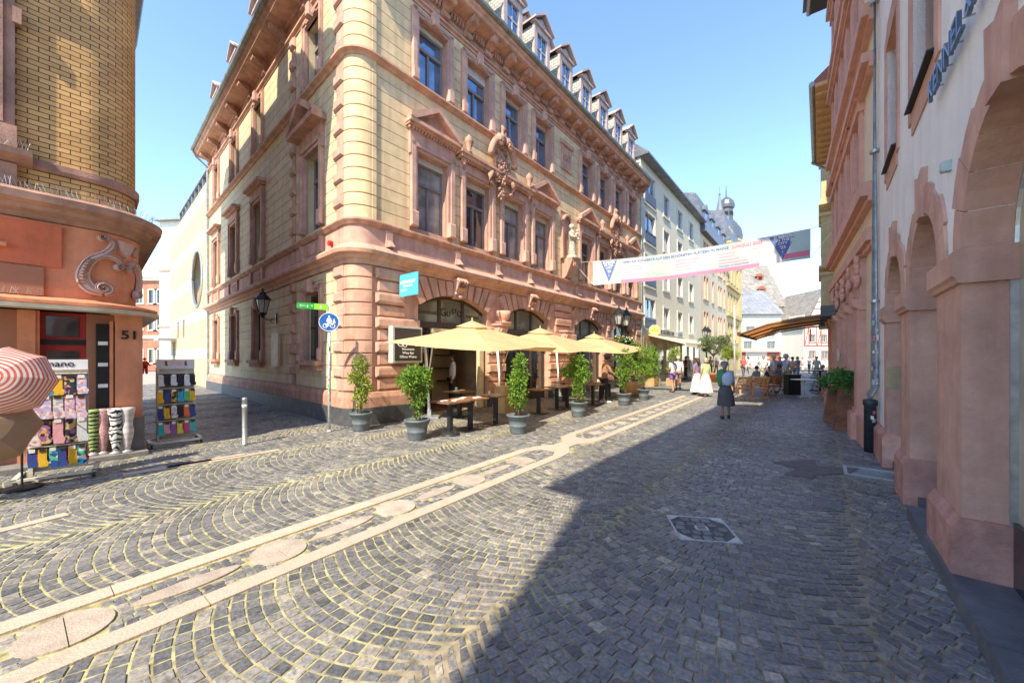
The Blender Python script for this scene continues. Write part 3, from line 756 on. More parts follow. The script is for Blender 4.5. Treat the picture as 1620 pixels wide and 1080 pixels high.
def _stone():
    nt = M_STONE.node_tree; N = nt.nodes; L = nt.links; b = N['Principled BSDF']
    at = N.new('ShaderNodeAttribute'); at.attribute_name = 'rnd'
    tc = N.new('ShaderNodeTexCoord')
    r = N.new('ShaderNodeValToRGB'); e = r.color_ramp.elements
    e[0].position = 0; e[0].color = (.085, .092, .105, 1); e[1].position = 1; e[1].color = (.35, .33, .29, 1)
    x = e.new(.45); x.color = (.155, .16, .172, 1); x = e.new(.8); x.color = (.235, .23, .22, 1)
    L.new(at.outputs['Fac'], r.inputs['Fac'])
    n = N.new('ShaderNodeTexNoise'); n.inputs['Scale'].default_value = 38; n.inputs['Detail'].default_value = 6; n.inputs['Roughness'].default_value = .7
    L.new(tc.outputs['Object'], n.inputs['Vector'])
    r2 = N.new('ShaderNodeValToRGB'); r2.color_ramp.elements[0].position = .34; r2.color_ramp.elements[0].color = (.55, .55, .55, 1); r2.color_ramp.elements[1].position = .7; r2.color_ramp.elements[1].color = (1.7, 1.6, 1.45, 1)
    L.new(n.outputs['Fac'], r2.inputs['Fac'])
    mx = N.new('ShaderNodeMixRGB'); mx.blend_type = 'MULTIPLY'; mx.inputs['Fac'].default_value = 1
    L.new(r.outputs['Color'], mx.inputs['Color1']); L.new(r2.outputs['Color'], mx.inputs['Color2'])
    nb = N.new('ShaderNodeTexNoise'); nb.inputs['Scale'].default_value = .5; nb.inputs['Detail'].default_value = 3
    L.new(tc.outputs['Object'], nb.inputs['Vector'])
    mr = N.new('ShaderNodeMapRange'); mr.inputs['From Min'].default_value = .3; mr.inputs['From Max'].default_value = .7; mr.inputs['To Min'].default_value = .8; mr.inputs['To Max'].default_value = 1.2
    L.new(nb.outputs['Fac'], mr.inputs['Value']); hs = N.new('ShaderNodeHueSaturation'); L.new(mr.outputs['Result'], hs.inputs['Value']); L.new(mx.outputs['Color'], hs.inputs['Color'])
    L.new(hs.outputs['Color'], b.inputs['Base Color'])
    rr = N.new('ShaderNodeMapRange'); rr.inputs['To Min'].default_value = .38; rr.inputs['To Max'].default_value = .62; L.new(n.outputs['Fac'], rr.inputs['Value']); L.new(rr.outputs['Result'], b.inputs['Roughness'])
    bp = N.new('ShaderNodeBump'); bp.inputs['Strength'].default_value = .55; bp.inputs['Distance'].default_value = .008
    L.new(n.outputs['Fac'], bp.inputs['Height']); L.new(bp.outputs['Normal'], b.inputs['Normal'])
_stone()
q = MB(); q.box(-120, 160, -40, 240, -.4, -.06); g = q.obj('ground', mat('beige_square_paving', (.34, .31, .26), .85, .1, .4)); tag(g, kind='structure')
q = MB(); c_ = [dA * v_ + Vector((.776, -.63, 0)) * u_ for u_, v_ in ((-31, -3), (1.3, -3), (1.3, 44), (-31, 44))]; q.prism([(p.x, p.y) for p in c_], 'z', -.055, -.0095); g = q.obj('joint_bed', M_JOINT); tag(g, kind='structure')
q = MB(); c_ = [dA * v_ + Vector((.776, -.63, 0)) * u_ for u_, v_ in ((-31, 44.01), (9, 44.01), (9, 130), (-31, 130))]; q.prism([(p.x, p.y) for p in c_], 'z', -.055, -.006); g = q.obj('far_paving', brickish('far_setts', (.26, .25, .22), (.19, .185, .17), (.22, .20, .15), .3, .3, .02)); tag(g, kind='structure')
# inlaid band geometry in its own axes
GD = Vector((.602, .7985, 0)).normalized(); GN = Vector((GD.y, -GD.x, 0))
def band_uv(p): return (p.x * GN.x + p.y * GN.y, p.x * GD.x + p.y * GD.y)
def in_band(p):
    u, v = band_uv(p)
    if -3.93 < u < -3.15 and v < 17.38:
        if 5.75 < v < 6.95:
            h = .16 + .30 * abs(v - 6.35) / .6; return abs(u + 3.52) < h
        return True
    return False
covers = []      # (centre, dir, half length, half width)
def in_rect(p, c, d, hl, hw):
    r = p - c; return abs(r.x * d.x + r.y * d.y) < hl and abs(-r.x * d.y + r.y * d.x) < hw
MC = G(1110, 835); MD = Vector((.985, -.17, 0)).normalized(); 
covers.append((MC, MD, .25, .25))
GRC = G(1383, 749); covers.append((GRC, dA, .25, .31))
C2 = G(1307, 795); covers.append((C2, dA, .15, .11))
left_line = 9.35
def allowed(p):
    u, v = street_uv(p)
    if u > .73 + (0 if v < 9.2 else .3): return False
    r = p - CORN; a = r.x * dA.x + r.y * dA.y; bb = -(r.x * (-.67) + r.y * (-.742))   # inside corner building?
    if -u > 8.63 + .1 and bb > -.05: return False
    if in_band(p): return False
    if u < -9.7 and v < 1.3: return False
    for c in covers:
        if in_rect(p, *c): return False
    return True
rs = random.Random(11)
def sett_mesh(name, inside, cols, v0, v1, W=1.9, d=.089, origin=Vector((0, 0, 0)), ax=dA, u_off=0.0, jit=1.0):
    nx = Vector((ax.y, -ax.x, 0)); R = W / 2 / math.sin(math.radians(42)); V = []; F = []; RN = []
    amax = math.radians(42)
    for ci in cols:
        uc = u_off + ci * W; vsh = rs.random() * d
        for n in range(int((v0) / d), int((v1) / d)):
            m = 20; off = rs.random()
            phs = [-amax + 2 * amax * (k + off - 1) / m for k in range(m + 2)]
            phs = [max(-amax, min(amax, a + (rs.random() - .5) * .016 * jit)) for a in phs]
            rv = rs.random() * .25
            for a, b in zip(phs, phs[1:]):
                if b - a < .035: continue
                g0 = .006 / R
                a2, b2 = a + g0, b - g0; P = []
                hgt = -.004 + (rs.random() - .5) * .006 * jit; tz = (rs.random() - .5) * .005
                for t, q in ((a2, 0), (b2, 0), (b2, 1), (a2, 1)):
                    cosm = math.cos((a + b) / 2)
                    dd = .0055 if q == 0 else (d * max(.7, math.cos(t)) - .0055)
                    sf = 1 - (abs(t) / amax) ** 4; du = R * math.sin(t) - math.sin(t) * dd * sf; dv = (R - R * math.cos(t)) + math.cos(t) * dd
                    du += (rs.random() - .5) * .006 * jit; dv += (rs.random() - .5) * .006 * jit
                    P.append(origin + nx * (uc + du) + ax * (n * d + vsh + dv))
                c = (P[0] + P[1] + P[2] + P[3]) / 4
                if not inside(c): continue
                dist = c.length
                if dist > 46: continue
                k = len(V)
                for p in P: V.append((p.x, p.y, -.03))
                ins = .05
                for j, p in enumerate(P):
                    q2 = p + (c - p) * .02; V.append((q2.x, q2.y, hgt - .006))
                for j, p in enumerate(P):
                    q2 = p + (c - p) * (ins + .07 * rs.random()); V.append((q2.x, q2.y, hgt + (tz if j < 2 else -tz)))
                for r0 in (0, 4):
                    for j in range(4): F.append((k + r0 + j, k + r0 + (j + 1) % 4, k + r0 + 4 + (j + 1) % 4, k + r0 + 4 + j))
                F.append((k + 8, k + 9, k + 10, k + 11))
                x = min(1, max(0, rs.gauss(.45, .20) + rv - .12)); RN += [x] * 9
    me = bpy.data.meshes.new(name); me.from_pydata(V, [], F); at = me.attributes.new('rnd', 'FLOAT', 'FACE'); at.data.foreach_set('value', RN)
    me.materials.append(M_STONE); me.polygons.foreach_set('use_smooth', [False] * len(F)); me.update()
    o = bpy.data.objects.new(name, me); COL.objects.link(o); tag(o, kind='structure')
    return o, len(F) // 9
def vis(p):
    return p.y > 1.5 and abs(p.x) < 1.42 * p.y + .6
o, n = sett_mesh('cobbled_street', lambda p: vis(p) and allowed(p), range(-16, 2), -1.2, 42, u_off=-.70)
print('setts', n)
# smaller setts between the strips of the band
def in_gap(p):
    u, v = band_uv(p)
    if not (-3.76 < u < -3.31) or v > 17.4 or v < -1.0: return False
    return not in_oval(u, v)
ovals = []
for k in range(-2, 5): ovals.append((.207 + 1.18 * k, .205, .205)); 
for k in range(-2, 4): ovals.append((.207 + .59 + 1.18 * k, .31, .085))
vv = 7.75
while vv < 17: ovals.append((vv, .20, .14)); vv += .78
def in_oval(u, v):
    for c, a, b in ovals:
        if ((v - c) / (a + .02)) ** 2 + ((u + 3.535) / (b + .02)) ** 2 < 1: return True
    return False
o, n = sett_mesh('band_mosaic_setts', lambda p: p.y > 1.2 and in_gap(p), range(-64, -52), 1.0, 17.5, W=.06 * 1.0, d=.055, u_off=0, ax=GD, jit=1.6) if False else (None, 0)
V = []; F = []; RN = []
v = -1.0
while v < 17.5:
    u = -3.755
    while u < -3.32:
        wd = .045 + rs.random() * .03; ln = .062 + rs.random() * .012
        a = rs.random() * .5 - .25
        c = GN * (u + wd / 2) + GD * (v + rs.random() * .02)
        if p_ok := in_gap(c):
            k = len(V); P = []
            for sx, sy in ((-1, -1), (1, -1), (1, 1), (-1, 1)):
                x = sx * (wd / 2 - .002) * (.92 + .12 * rs.random()); y = sy * (ln / 2 - .001) * (.92 + .12 * rs.random())
                x, y = x * math.cos(a) - y * math.sin(a), x * math.sin(a) + y * math.cos(a)
                P.append(c + GN * x + GD * y)
            for p in P: V.append((p.x, p.y, -.03))
            for p in P: V.append((p.x, p.y, -.008))
            for p in P: q2 = p + (c - p) * .2; V.append((q2.x, q2.y, -.003))
            for r0 in (0, 4):
                for j in range(4): F.append((k + r0 + j, k + r0 + (j + 1) % 4, k + r0 + 4 + (j + 1) % 4, k + r0 + 4 + j))
            F.append((k + 8, k + 9, k + 10, k + 11)); RN += [min(1, max(0, rs.gauss(.55, .3)))] * 9
        u += wd
    v += .066
me = bpy.data.meshes.new('mosaic'); me.from_pydata(V, [], F); at = me.attributes.new('rnd', 'FLOAT', 'FACE'); at.data.foreach_set('value', RN); me.materials.append(M_STONE)
o = bpy.data.objects.new('band_mosaic_paving', me); COL.objects.link(o); tag(o, kind='structure')
# pink strips + ovals
M_STRIP = mat('pink_paving_slab', (.54, .43, .33), .85, .1, 5, .6, 70, c2=(.43, .33, .25), streak=.3, island=.07)
q = MB()
def strip(poly, z=0.007): q.prism([(p.x, p.y) for p in poly], 'z', -.05, z)
def bp_(u, v): return GN * u + GD * v
def runstrip(u0, u1, v0, v1, step=1.02):
    v = v0
    while v < v1 - .05:
        e = min(v + step, v1)
        if v1 - e < .3: e = v1
        strip([bp_(u0, v + .003), bp_(u1, v + .003), bp_(u1, e - .003), bp_(u0, e - .003)]); v = e
for v0, v1 in ((-1.6, 5.5), (7.3, 17.4)):
    runstrip(-3.955, -3.79, v0, v1); runstrip(-3.285, -3.125, v0 + (.37 if v0 < 0 else 0), v1)
# joint piece: closed ends and the neck
strip([bp_(-3.955, 5.503), bp_(-3.79, 5.503), bp_(-3.66, 5.75), bp_(-3.40, 5.75), bp_(-3.285, 5.503), bp_(-3.125, 5.503), bp_(-3.16, 5.85), bp_(-3.36, 6.2), bp_(-3.36, 6.347), bp_(-3.68, 6.347), bp_(-3.68, 6.2), bp_(-3.88, 5.85)])
strip([bp_(-3.68, 6.353), bp_(-3.36, 6.353), bp_(-3.36, 6.5), bp_(-3.16, 6.9), bp_(-3.125, 7.297), bp_(-3.285, 7.297), bp_(-3.40, 7.05), bp_(-3.66, 7.05), bp_(-3.79, 7.297), bp_(-3.955, 7.297), bp_(-3.90, 6.9), bp_(-3.68, 6.5)])
q2_ = q; q = MB()
for c, a, b in ovals:
    n = 28
    half = [[], []]
    if abs(a - b) < .01:
        for h in (0, 1):
            pts = [bp_(-3.535 + b * math.sin(t), c + (.003 if h == 0 else -.003) + a * math.cos(t)) for t in [(-PI / 2 if h == 0 else PI / 2) + PI * k / 14 for k in range(15)]]
            strip(pts, .004)
    else:
        pts = []
        for k in range(n):
            t = 2 * PI * k / n; rr = 1
            pts.append(bp_(-3.535 + b * math.sin(t) * abs(math.sin(t)) ** .25, c + a * math.cos(t)))
        strip(pts, .004)
o = q.obj('inlaid_ovals', mat('worn_pink_oval', (.43, .35, .28), .85, .15, 6, .6, 70, c2=(.33, .275, .22), island=.08)); tag(o, kind='structure')
o = q2_.obj('inlaid_stone_band', M_STRIP); tag(o, kind='structure')
# short slab strip with a drain at the left edge
q = MB()
for a, b in ((G(-60, 858), G(0, 842)), (G(2, 842), G(110, 815))):
    d = (b - a).normalized(); nn = Vector((-d.y, d.x, 0)); pts = [a, b, b + nn * .13, a + nn * .13]; q.prism([(p.x, p.y) for p in pts], 'z', -.05, .008)
for px, py in ((270, 738), (330, 728), (390, 720)):
    c = G(px, py); pts = [c + dA * -.5 + GN * -.07, c + dA * .5 + GN * -.07, c + dA * .5 + GN * .07, c + dA * -.5 + GN * .07]; q.prism([(p.x, p.y) for p in pts], 'z', -.05, .006)
o = q.obj('slab_strip', M_STRIP); tag(o, kind='structure')
# asphalt patches on the right
q = MB()
for pts in ([(1222, 731), (1290, 727), (1291, 737), (1360, 741), (1345, 748), (1290, 752), (1285, 757), (1240, 750), (1262, 741)],):
    q.prism([(G(*p).x, G(*p).y) for p in pts], 'z', -.05, .006)
o = q.obj('asphalt_patch', mat('brown_asphalt', (.13, .115, .11), .8, .15, 8, .6, 120)); tag(o, kind='structure')
# ================================================================== right-hand buildings
angR = math.atan2(-dA.y, -dA.x)                     # local x runs back towards the viewer, y into the wall
def uP(u, dist): return Vector((.776 * dist + .63 * u, -.63 * dist + .776 * u, 0))
RO = uP(9.35, .80)
wb = empty('white_shop_building', RO, angR, 'white roughcast building with pink stone arches, nearest on the right, under lettering on its wall', 'building')
RX = lambda u: 9.35 - u
arcs = [(3.35, .75), (5.47, .64), (7.33, .64), (1.15, .75), (-1.1, .75)]
SPR = 2.41
H_R = 12.2; H_LOW = 8.3; XSP = 9.35 - 3.9; XEND = 16.4  # unseen lower far roof and building end, shaped to steer the street shadow
wholes = [(RX(7.6) - .5, RX(7.6) + .5, 4.45, 6.3), (RX(5.5) - .55, RX(5.5) + .55, 4.35, 6.3), (RX(3.2) - .55, RX(3.2) + .55, 4.35, 6.3), (RX(.9) - .55, RX(.9) + .55, 4.35, 6.3), (RX(-1.4) - .55, RX(-1.4) + .55, 4.35, 6.3)]
upper = [(a, b, c + 2.9, d + 2.7) for a, b, c, d in wholes] + [(a, b, c + 5.6, d + 5.3) for a, b, c, d in wholes]
upper = [h_ for h_ in upper if h_[0] > XSP + .3 and h_[3] < H_R - .3]
mb = MB(); allh = wholes + upper + [(RX(u) - hw, RX(u) + hw, 0, SPR + hw) for u, hw in arcs]
grid_wall(mb, 0, XSP, 0, H_LOW, 0, .42, allh); grid_wall(mb, XSP, XEND, 0, H_R, 0, .42, allh)
def semi(mb, cx, hw, z, y0, y1, N=16, R2=None):
    for sgn in (-1, 1):
        pts = [(cx + sgn * hw, z + hw + .001)]
        for k in range(N + 1):
            a = PI / 2 * k / N; pts.append((cx + sgn * hw * math.cos(a), z + hw * math.sin(a)))
        if sgn < 0: pts = pts[::-1]
        mb.prism(pts, 'y', y0, y1)
for u, hw in arcs: semi(mb, RX(u), hw, SPR, 0, .42)
mb.obj('wall', M_WHITE, wb)
# pink stone dressings: piers, arches, keystones
rn = random.Random(3)
for u, hw in arcs:
    q = MB(); cx = RX(u); N = 9; wd = .27
    for k in range(N):
        a, b = PI * k / N + .004, PI * (k + 1) / N - .004; ro = hw + wd + (.05 * math.sin(k * 2.1))
        if k == N // 2: continue
        pts = [(cx + r * math.cos(t), SPR + r * math.sin(t)) for r, t in ((hw - .004, a), (ro, a), (ro, (a + b) / 2), (ro, b), (hw - .004, b), (hw - .004, (a + b) / 2))]
        q.prism(pts, 'y', -.022, .425)
    k = N // 2; a, b = PI * k / N, PI * (k + 1) / N
    q.prism([(cx + (hw - .03) * math.cos(a), SPR + (hw - .03) * math.sin(a)), (cx + .17, SPR + hw + .42), (cx + .02, SPR + hw + .36), (cx - .15, SPR + hw + .42), (cx + (hw - .03) * math.cos(b), SPR + (hw - .03) * math.sin(b))], 'y', -.05, .3)
    q.obj('arch', M_PINKR := mat('smooth_pink_sandstone', (.56, .34, .26), .85, .12, 2.0, .5, 35, c2=(.44, .25, .19), streak=.35), wb)
def pier(x0, x1, left=True, right=True):
    q = MB(); a = x0; b = x1
    q.box(a - .002, b + .002, -.02, .43, .50, SPR - .22)
    q.obj('pier', M_PINKR, wb)
    q = MB(); e = .045
    q.prism([(-.02, SPR - .24), (-.045, SPR - .235), (-.055, SPR - .205), (-.075, SPR - .185), (-.075, SPR - .02), (-.05, SPR), (.44, SPR), (.44, SPR - .24)], 'x', a - e, b + e)
    q.obj('capital', M_PINKR, wb)
    q = MB(); q.prism([(-.05, 0), (-.075, .0), (-.075, .44), (-.03, .52), (.44, .52), (.44, .0)], 'x', a - .035, b + .035)
    q.obj('pier_base', M_PINKD2, wb)
M_PINKD2 = mat('red_pier_base', (.50, .26, .20), .85, .2, 4, .8, 30, streak=.35)
us = sorted(arcs)                                                # ascending u
edges = [(u - hw, u + hw) for u, hw in us]
for (a0, a1), (b0, b1) in zip(edges, edges[1:]): pier(RX(b0), RX(a1))
pier(RX(edges[-1][1] + .30), RX(edges[-1][1]))
q = MB(); q.prism([(-.03, 0), (-.08, 0), (-.08, .44), (-.03, .52), (0, .52), (0, 0)], 'x', -.0, RX(8.31)); q.obj('plinth', M_PINKD2, wb)
# shopfronts behind the arches
for u, hw in arcs:
    cx = RX(u); f = MB(); door = abs(u - 7.33) < .1
    f.box(cx - hw, cx + hw, .20, .30, .1, .55 if not door else .16)
    bs = f.obj('shopfront_base', mat('black_polished_granite', (.03, .03, .035), .25, .3, 9), wb)
    f = MB()
    for s in (-1, 1):
        a, b = sorted((s * hw, s * (hw - .025))); f.box(cx + a, cx + b, .19, .26, .5, SPR)
    f.tube([(cx + (hw - .015) * math.cos(PI * k / 20), .22, SPR + (hw - .015) * math.sin(PI * k / 20)) for k in range(21)], .016, 5)
    f.obj('shopfront_frame', M_STEEL, wb)
    g = MB(); pts = [(cx - hw + .01, .5), (cx + hw - .01, .5)] + [(cx + (hw - .01) * math.cos(PI * k / 20), SPR + (hw - .01) * math.sin(PI * k / 20)) for k in range(21)]
    g.prism(pts, 'y', .225, .235); g.obj('shop_pane', glass_mat('beige_screened_glass', (.46, .40, .27), .25, 1.4, .01) if 'beige_screened_glass' not in MATS else MATS['beige_screened_glass'], wb)
# upper windows
def surR(o, w, h):
    q = MB(); W = w / 2
    for s in (-1, 1):
        a, b = sorted((s * W, s * (W + .16))); q.box(a, b, -.22, -.0, -.1, h + .02)
    q.box(-W - .16, W + .16, -.22, 0, h, h + .2); q.box(-W, W, -.215, 0, -.26, 0)
    q.prism([(-W - .1, h + .2), (W + .1, h + .2), (W - .1, h + .34), (-W + .1, h + .34)], 'y', -.215, -.05)
    q.obj('surround', M_PINKR, o)
    q = MB(); q.prism([(-.27, .0), (0, .03), (0, .05), (-.27, .02)], 'x', -W - .02, W + .02); q.obj('sill_flashing', M_IRON, o)
for i, (a, b, c, d) in enumerate(wholes + upper):
    window(wb, (a + b) / 2, .20, c, d, b - a, gm=M_ROSE if i < 2 else M_GLASS, surround=surR, fm=M_ROSE if i < 5 else M_FRAME)
q = MB(); q.box(XSP - .1, XEND, -.5, .0, H_R, H_R + .08); q.prism([(-.55, H_R + .08), (5.5, H_R + 3), (8, H_R + 3), (8, H_R + .08)], 'x', XSP - .1, XEND); q.obj('roof', M_SLATED, wb)
q = MB(); q.box(-.1, XSP, -.3, .0, H_LOW, H_LOW + .08); q.prism([(-.35, H_LOW + .08), (5.5, H_LOW + 1.5), (8, H_LOW + 1.5), (8, H_LOW + .08)], 'x', -.1, XSP - .1); q.obj('unseen_lower_roof', M_SLATED, wb)  # unseen roof step, added so sunlight reaches the street beyond
q = MB(); q.box(0, .3, .42, 7, 0, H_LOW); q.box(XSP, XSP + .3, .42, 7, H_LOW, H_R); q.box(XEND - .3, XEND, .42, 7, 0, H_R); q.obj('end_wall', M_WHITE, wb)
# blue metal lettering standing off the wall
M_BLUEM = mat('blue_grey_metal', (.13, .19, .28), .4, .1, 8, metal=.5)
ls = empty('shop_lettering', tuple(uP(3.48, .74) + Vector((0, 0, 3.92))), angR, 'blue-grey metal shop name letters standing off the white wall', 'sign')
text_mesh('letters', 'KENNEL & SCHMENGER', .26, M_BLUEM, ls, (0, 0, 0), FRONT, .012, sx=1.02)
ls.location = tuple(uP(4.82, .74) + Vector((0, 0, 3.92)))
for c in ls.children:
    xm = min(v.co.x for v in c.data.vertices); c.location.x = -xm
q = MB()
for k in range(9): q.tube([(.1 + k * .28, 0, 0), (.1 + k * .28, .06, 0)], .006, 5)
objs(q, 'stand_off', M_STEEL, ls, .01)
q = MB(); q.box(-.03, .03, -.055, 0, -.04, .04); q.box(-.025, .025, -.06, -.055, -.03, .03)
o = q.obj('wall_spotlight', mat('pale_green_metal', (.35, .45, .42), .5), None, tuple(uP(4.48, .80) + Vector((0, 0, 3.15))), (0, 0, angR)); tag(o, 'small pale green spotlight box on the white wall between two arches', 'wall light')
# intercom plates and door handle in the door arch
q = MB(); q.box(-.13, .13, -.02, 0, -.17, .17)
it = q.obj('intercom', mat('brass_plate', (.36, .29, .19), .4, .1, 8, metal=.5), None, tuple(uP(6.72, .90) + Vector((0, 0, 1.35))), (0, 0, angR - PI / 2)); tag(it, 'brass intercom and letter plate on the pier beside the arched doorway', 'intercom')
it.location = tuple(uP(7.955, .90) + Vector((0, 0, 1.35)))
q = MB()
for k in range(3): q.box(-.07, .07, -.03, -.02, -.07 + k * .03, -.055 + k * .03)
q.box(-.12, .12, -.05, -.02, -.135, -.12); q.obj('call_buttons', M_WHITEP, it)
# stone step along the shopfronts
q = MB(); u0 = -5.0
for k in range(16):
    a = u0 + k * .82
    if a > 5.0: break
    q.prism([(RX(a), 0), (RX(a + .815), 0), (RX(a + .815), .5), (RX(a), .5)], 'z', 0, .118)
M_STEP = mat('dark_basalt_step', (.13, .135, .15), .6, .2, 4, .5, 90)
o = q.obj('stone_step', M_STEP, None, tuple(uP(9.35, .70)), (0, 0, angR)); tag(o, kind='structure')
q = MB(); q.box(RX(9.0), RX(5.15), .14, .55, 0, .112); o = q.obj('door_step', M_STEP, None, tuple(uP(9.35, .70)), (0, 0, angR)); tag(o, kind='structure')
# ------------------------------------------------------------------ pink building
dP = Vector((.581, .814, 0)).normalized(); P0 = Vector((6.46, 6.72, 0)); LP = 7.0
angP = math.atan2(-dP.y, -dP.x)
pb = empty('pink_building', P0 + dP * LP, angP, 'tall cream building with pink stone window frames, narrow ground-floor arches and geranium planters before it', 'building')
M_SALMON = mat('salmon_stone', (.62, .34, .26), .85, .1, 3, .4, 45, streak=.2)
M_CREAMW = mat('cream_render', (.70, .60, .45), .9, .06, 3, .4, 80)
PX = lambda t: LP - t
pil = [1.2, 2.35, 3.5, 4.65, 5.8, 6.8]
mids = [(a + b) / 2 for a, b in zip(pil, pil[1:])]
rows = [(4.95, 6.65), (8.1, 9.8), (10.9, 12.4)]
hol = [(PX(m) - .36, PX(m) + .36, .5, 3.35) for m in mids] + [(PX(m) - .33, PX(m) + .33, a, b) for m in mids for a, b in rows]
mb = MB(); grid_wall(mb, 0, LP, 0, 13.4, 0, .4, hol)
for m in mids: semi(mb, PX(m), .36, 2.99, 0, .4, 10)
mb.obj('wall', M_CREAMW, pb)
q = MB()
for m in mids:
    for a, b in rows:
        for s in (-1, 1):
            x0, x1 = sorted((PX(m) + s * .33, PX(m) + s * .52)); q.box(x0, x1, -.07, .2, a - .15, b + .02)
        q.box(PX(m) - .58, PX(m) + .58, -.11, .2, b + .02, b + .24); q.box(PX(m) - .62, PX(m) + .62, -.16, .02, b + .24, b + .32)
        q.box(PX(m) - .56, PX(m) + .56, -.12, .2, a - .22, a)
objs(q, 'window_surround', M_SALMON, pb, .02)
for m in mids:
    for a, b in rows: window(pb, PX(m), .2, a, b, .66, gm=M_GLASS, fm=M_SALMON)
q = MB()
for z0, z1, o_ in ((3.75, 3.98, .14), (4.55, 4.80, .22), (6.95, 7.12, .2), (7.78, 8.0, .2), (9.95, 10.15, .18), (10.6, 10.75, .18), (12.7, 12.9, .2)): q.box(0, LP, -o_, .0, z0, z1); q.box(0, LP, -o_ * .5, .0, z0 - .1, z0)
q.obj('string_courses', M_SALMON, pb)
q = MB()
for p in pil:
    q.box(PX(p) - .17, PX(p) + .17, -.14, .0, .5, 2.62); q.prism([(-.1, 2.6), (-.2, 2.68), (-.23, 2.8), (0, 2.82), (0, 2.6)], 'x', PX(p) - .21, PX(p) + .21); q.box(PX(p) - .2, PX(p) + .2, -.17, 0, .5, .62)
    q.box(PX(p) - .15, PX(p) + .15, -.1, 0, 2.82, 3.75)
objs(q, 'pilaster', M_SALMON, pb, .02)
q = MB()
for m in mids:
    for k in range(9):
        a, b = PI * k / 9, PI * (k + 1) / 9
        q.prism([(PX(m) + r * math.cos(t), 2.99 + r * math.sin(t) * (1.0 if r < .4 else 1.1)) for r, t in ((.36, a), (.52, a), (.52, b), (.36, b))], 'y', -.08, .1)
    q.sm = True; rr = random.Random(int(m * 10))
    for k in range(14): q.ball((PX(m) + .62 + rr.uniform(-.16, .16), -.13, 3.2 + rr.uniform(-.15, .45)), (.07, .05, .09), 6, 4)
    q.sm = False
objs(q, 'arch_carving', M_SALMON, pb, .02)
q = MB(); q.box(0, LP, -.16, 0, 0, .5)
for p in pil: q.box(PX(p) - .24, PX(p) + .24, -.24, -.16, 0, .52)
q.obj('plinth', M_SALMON, pb)
for m in mids:
    q = MB(); q.box(PX(m) - .34, PX(m) + .34, .22, .25, .5, 3.3); q.obj('arch_pane', M_GLASS, pb)
q = MB(); q.box(-.2, LP + .1, -.6, .1, 13.3, 13.45); q.prism([(-.8, 13.45), (5, 18), (8, 18), (8, 13.45)], 'x', -.2, LP + .1); q.obj('roof', M_SLATED, pb)
q = MB(); q.tube([(-.3, -.62, 13.42), (LP + .1, -.62, 13.42)], .08, 8); q.obj('gutter', M_ZINC, pb)
q = MB(); q.box(0, .3, .4, 7, 0, 13.4); q.obj('end_wall', M_CREAMW, pb)
# intercom on the pilaster
q = MB(); q.box(-.11, .11, -.03, 0, -.15, .15); o = q.obj('house_number_plate', M_STEEL, None, tuple(P0 + dP * 3.7 + Vector((-.814, .581, 0)) * .17 + Vector((0, 0, 1.72))), (0, 0, angP)); tag(o, 'small steel call panel with blue screen on a pink pilaster', 'intercom')
q = MB(); q.box(-.07, .07, -.035, -.03, -.02, .11); q.obj('screen', mat('blue_panel', (.10, .25, .45), .3), o)
# big downpipe between the two buildings
dp = empty('street_downpipe', (6.26, 6.63, 0), 0, 'blue-grey metal downpipe covered in stickers between the white and pink buildings', 'downpipe')
q = MB(); q.sm = True; q.tube([(0, 0, .85), (0, 0, 1.0), (.05, -.03, 1.12), (.05, -.03, 13.2)], [.06, .057, .057, .057], 12)
q.obj('pipe', mat('blue_grey_zinc', (.30, .36, .40), .45, .2, 5, .2, 40, metal=.5, streak=.4), dp)
q = MB(); q.sm = True; q.lathe([(.085, 0), (.082, .8), (.10, .82), (.10, .9), (.07, .92)], (0, 0, 0), 14); q.obj('cast_foot', mat('black_cast_iron', (.03, .04, .045), .5, .2, 10, .3, 60), dp)
q = MB()
for z in (2.6, 5.2, 7.8, 10.4): q.tube([(.05, -.03, z), (.05, -.03, z + .05)], .068, 12); q.box(.05, .30, -.05, -.02, z + .01, z + .04)
q.obj('pipe_clamps', M_STEEL, dp)
cols = [(.75, .75, .72), (.55, .16, .2), (.2, .3, .45), (.7, .68, .6), (.1, .1, .12), (.6, .35, .4), (.3, .45, .5)]
rr = random.Random(9)
for k in range(22):
    q = MB(); z = 1.15 + rr.random() * 1.35; a0 = -PI / 2 + rr.uniform(-1.1, 1.1) - .35; wd = rr.uniform(.35, .75); hh = rr.uniform(.03, .1); R = .0585 + .0006 * k
    for j in range(4):
        a, b = a0 + wd * j / 4, a0 + wd * (j + 1) / 4
        q.quad((.05 + R * math.cos(a), -.03 + R * math.sin(a), z), (.05 + R * math.cos(b), -.03 + R * math.sin(b), z), (.05 + R * math.cos(b), -.03 + R * math.sin(b), z + hh), (.05 + R * math.cos(a), -.03 + R * math.sin(a), z + hh))
    c = cols[k % 7]; q.obj('sticker', mat('sticker_%d' % (k % 7), c, .5, .3, 30), dp, fix=False)
for k in range(5):
    q = MB(); z = .35 + rr.random() * .4; a0 = -PI / 2 + rr.uniform(-.7, .3); wd = .5; R = .0875
    for j in range(4):
        a, b = a0 + wd * j / 4, a0 + wd * (j + 1) / 4
        q.quad((R * math.cos(a), R * math.sin(a), z), (R * math.cos(b), R * math.sin(b), z), (R * math.cos(b), R * math.sin(b), z + .06), (R * math.cos(a), R * math.sin(a), z + .06))
    q.obj('sticker', MATS['sticker_%d' % (k % 7)], dp, fix=False)
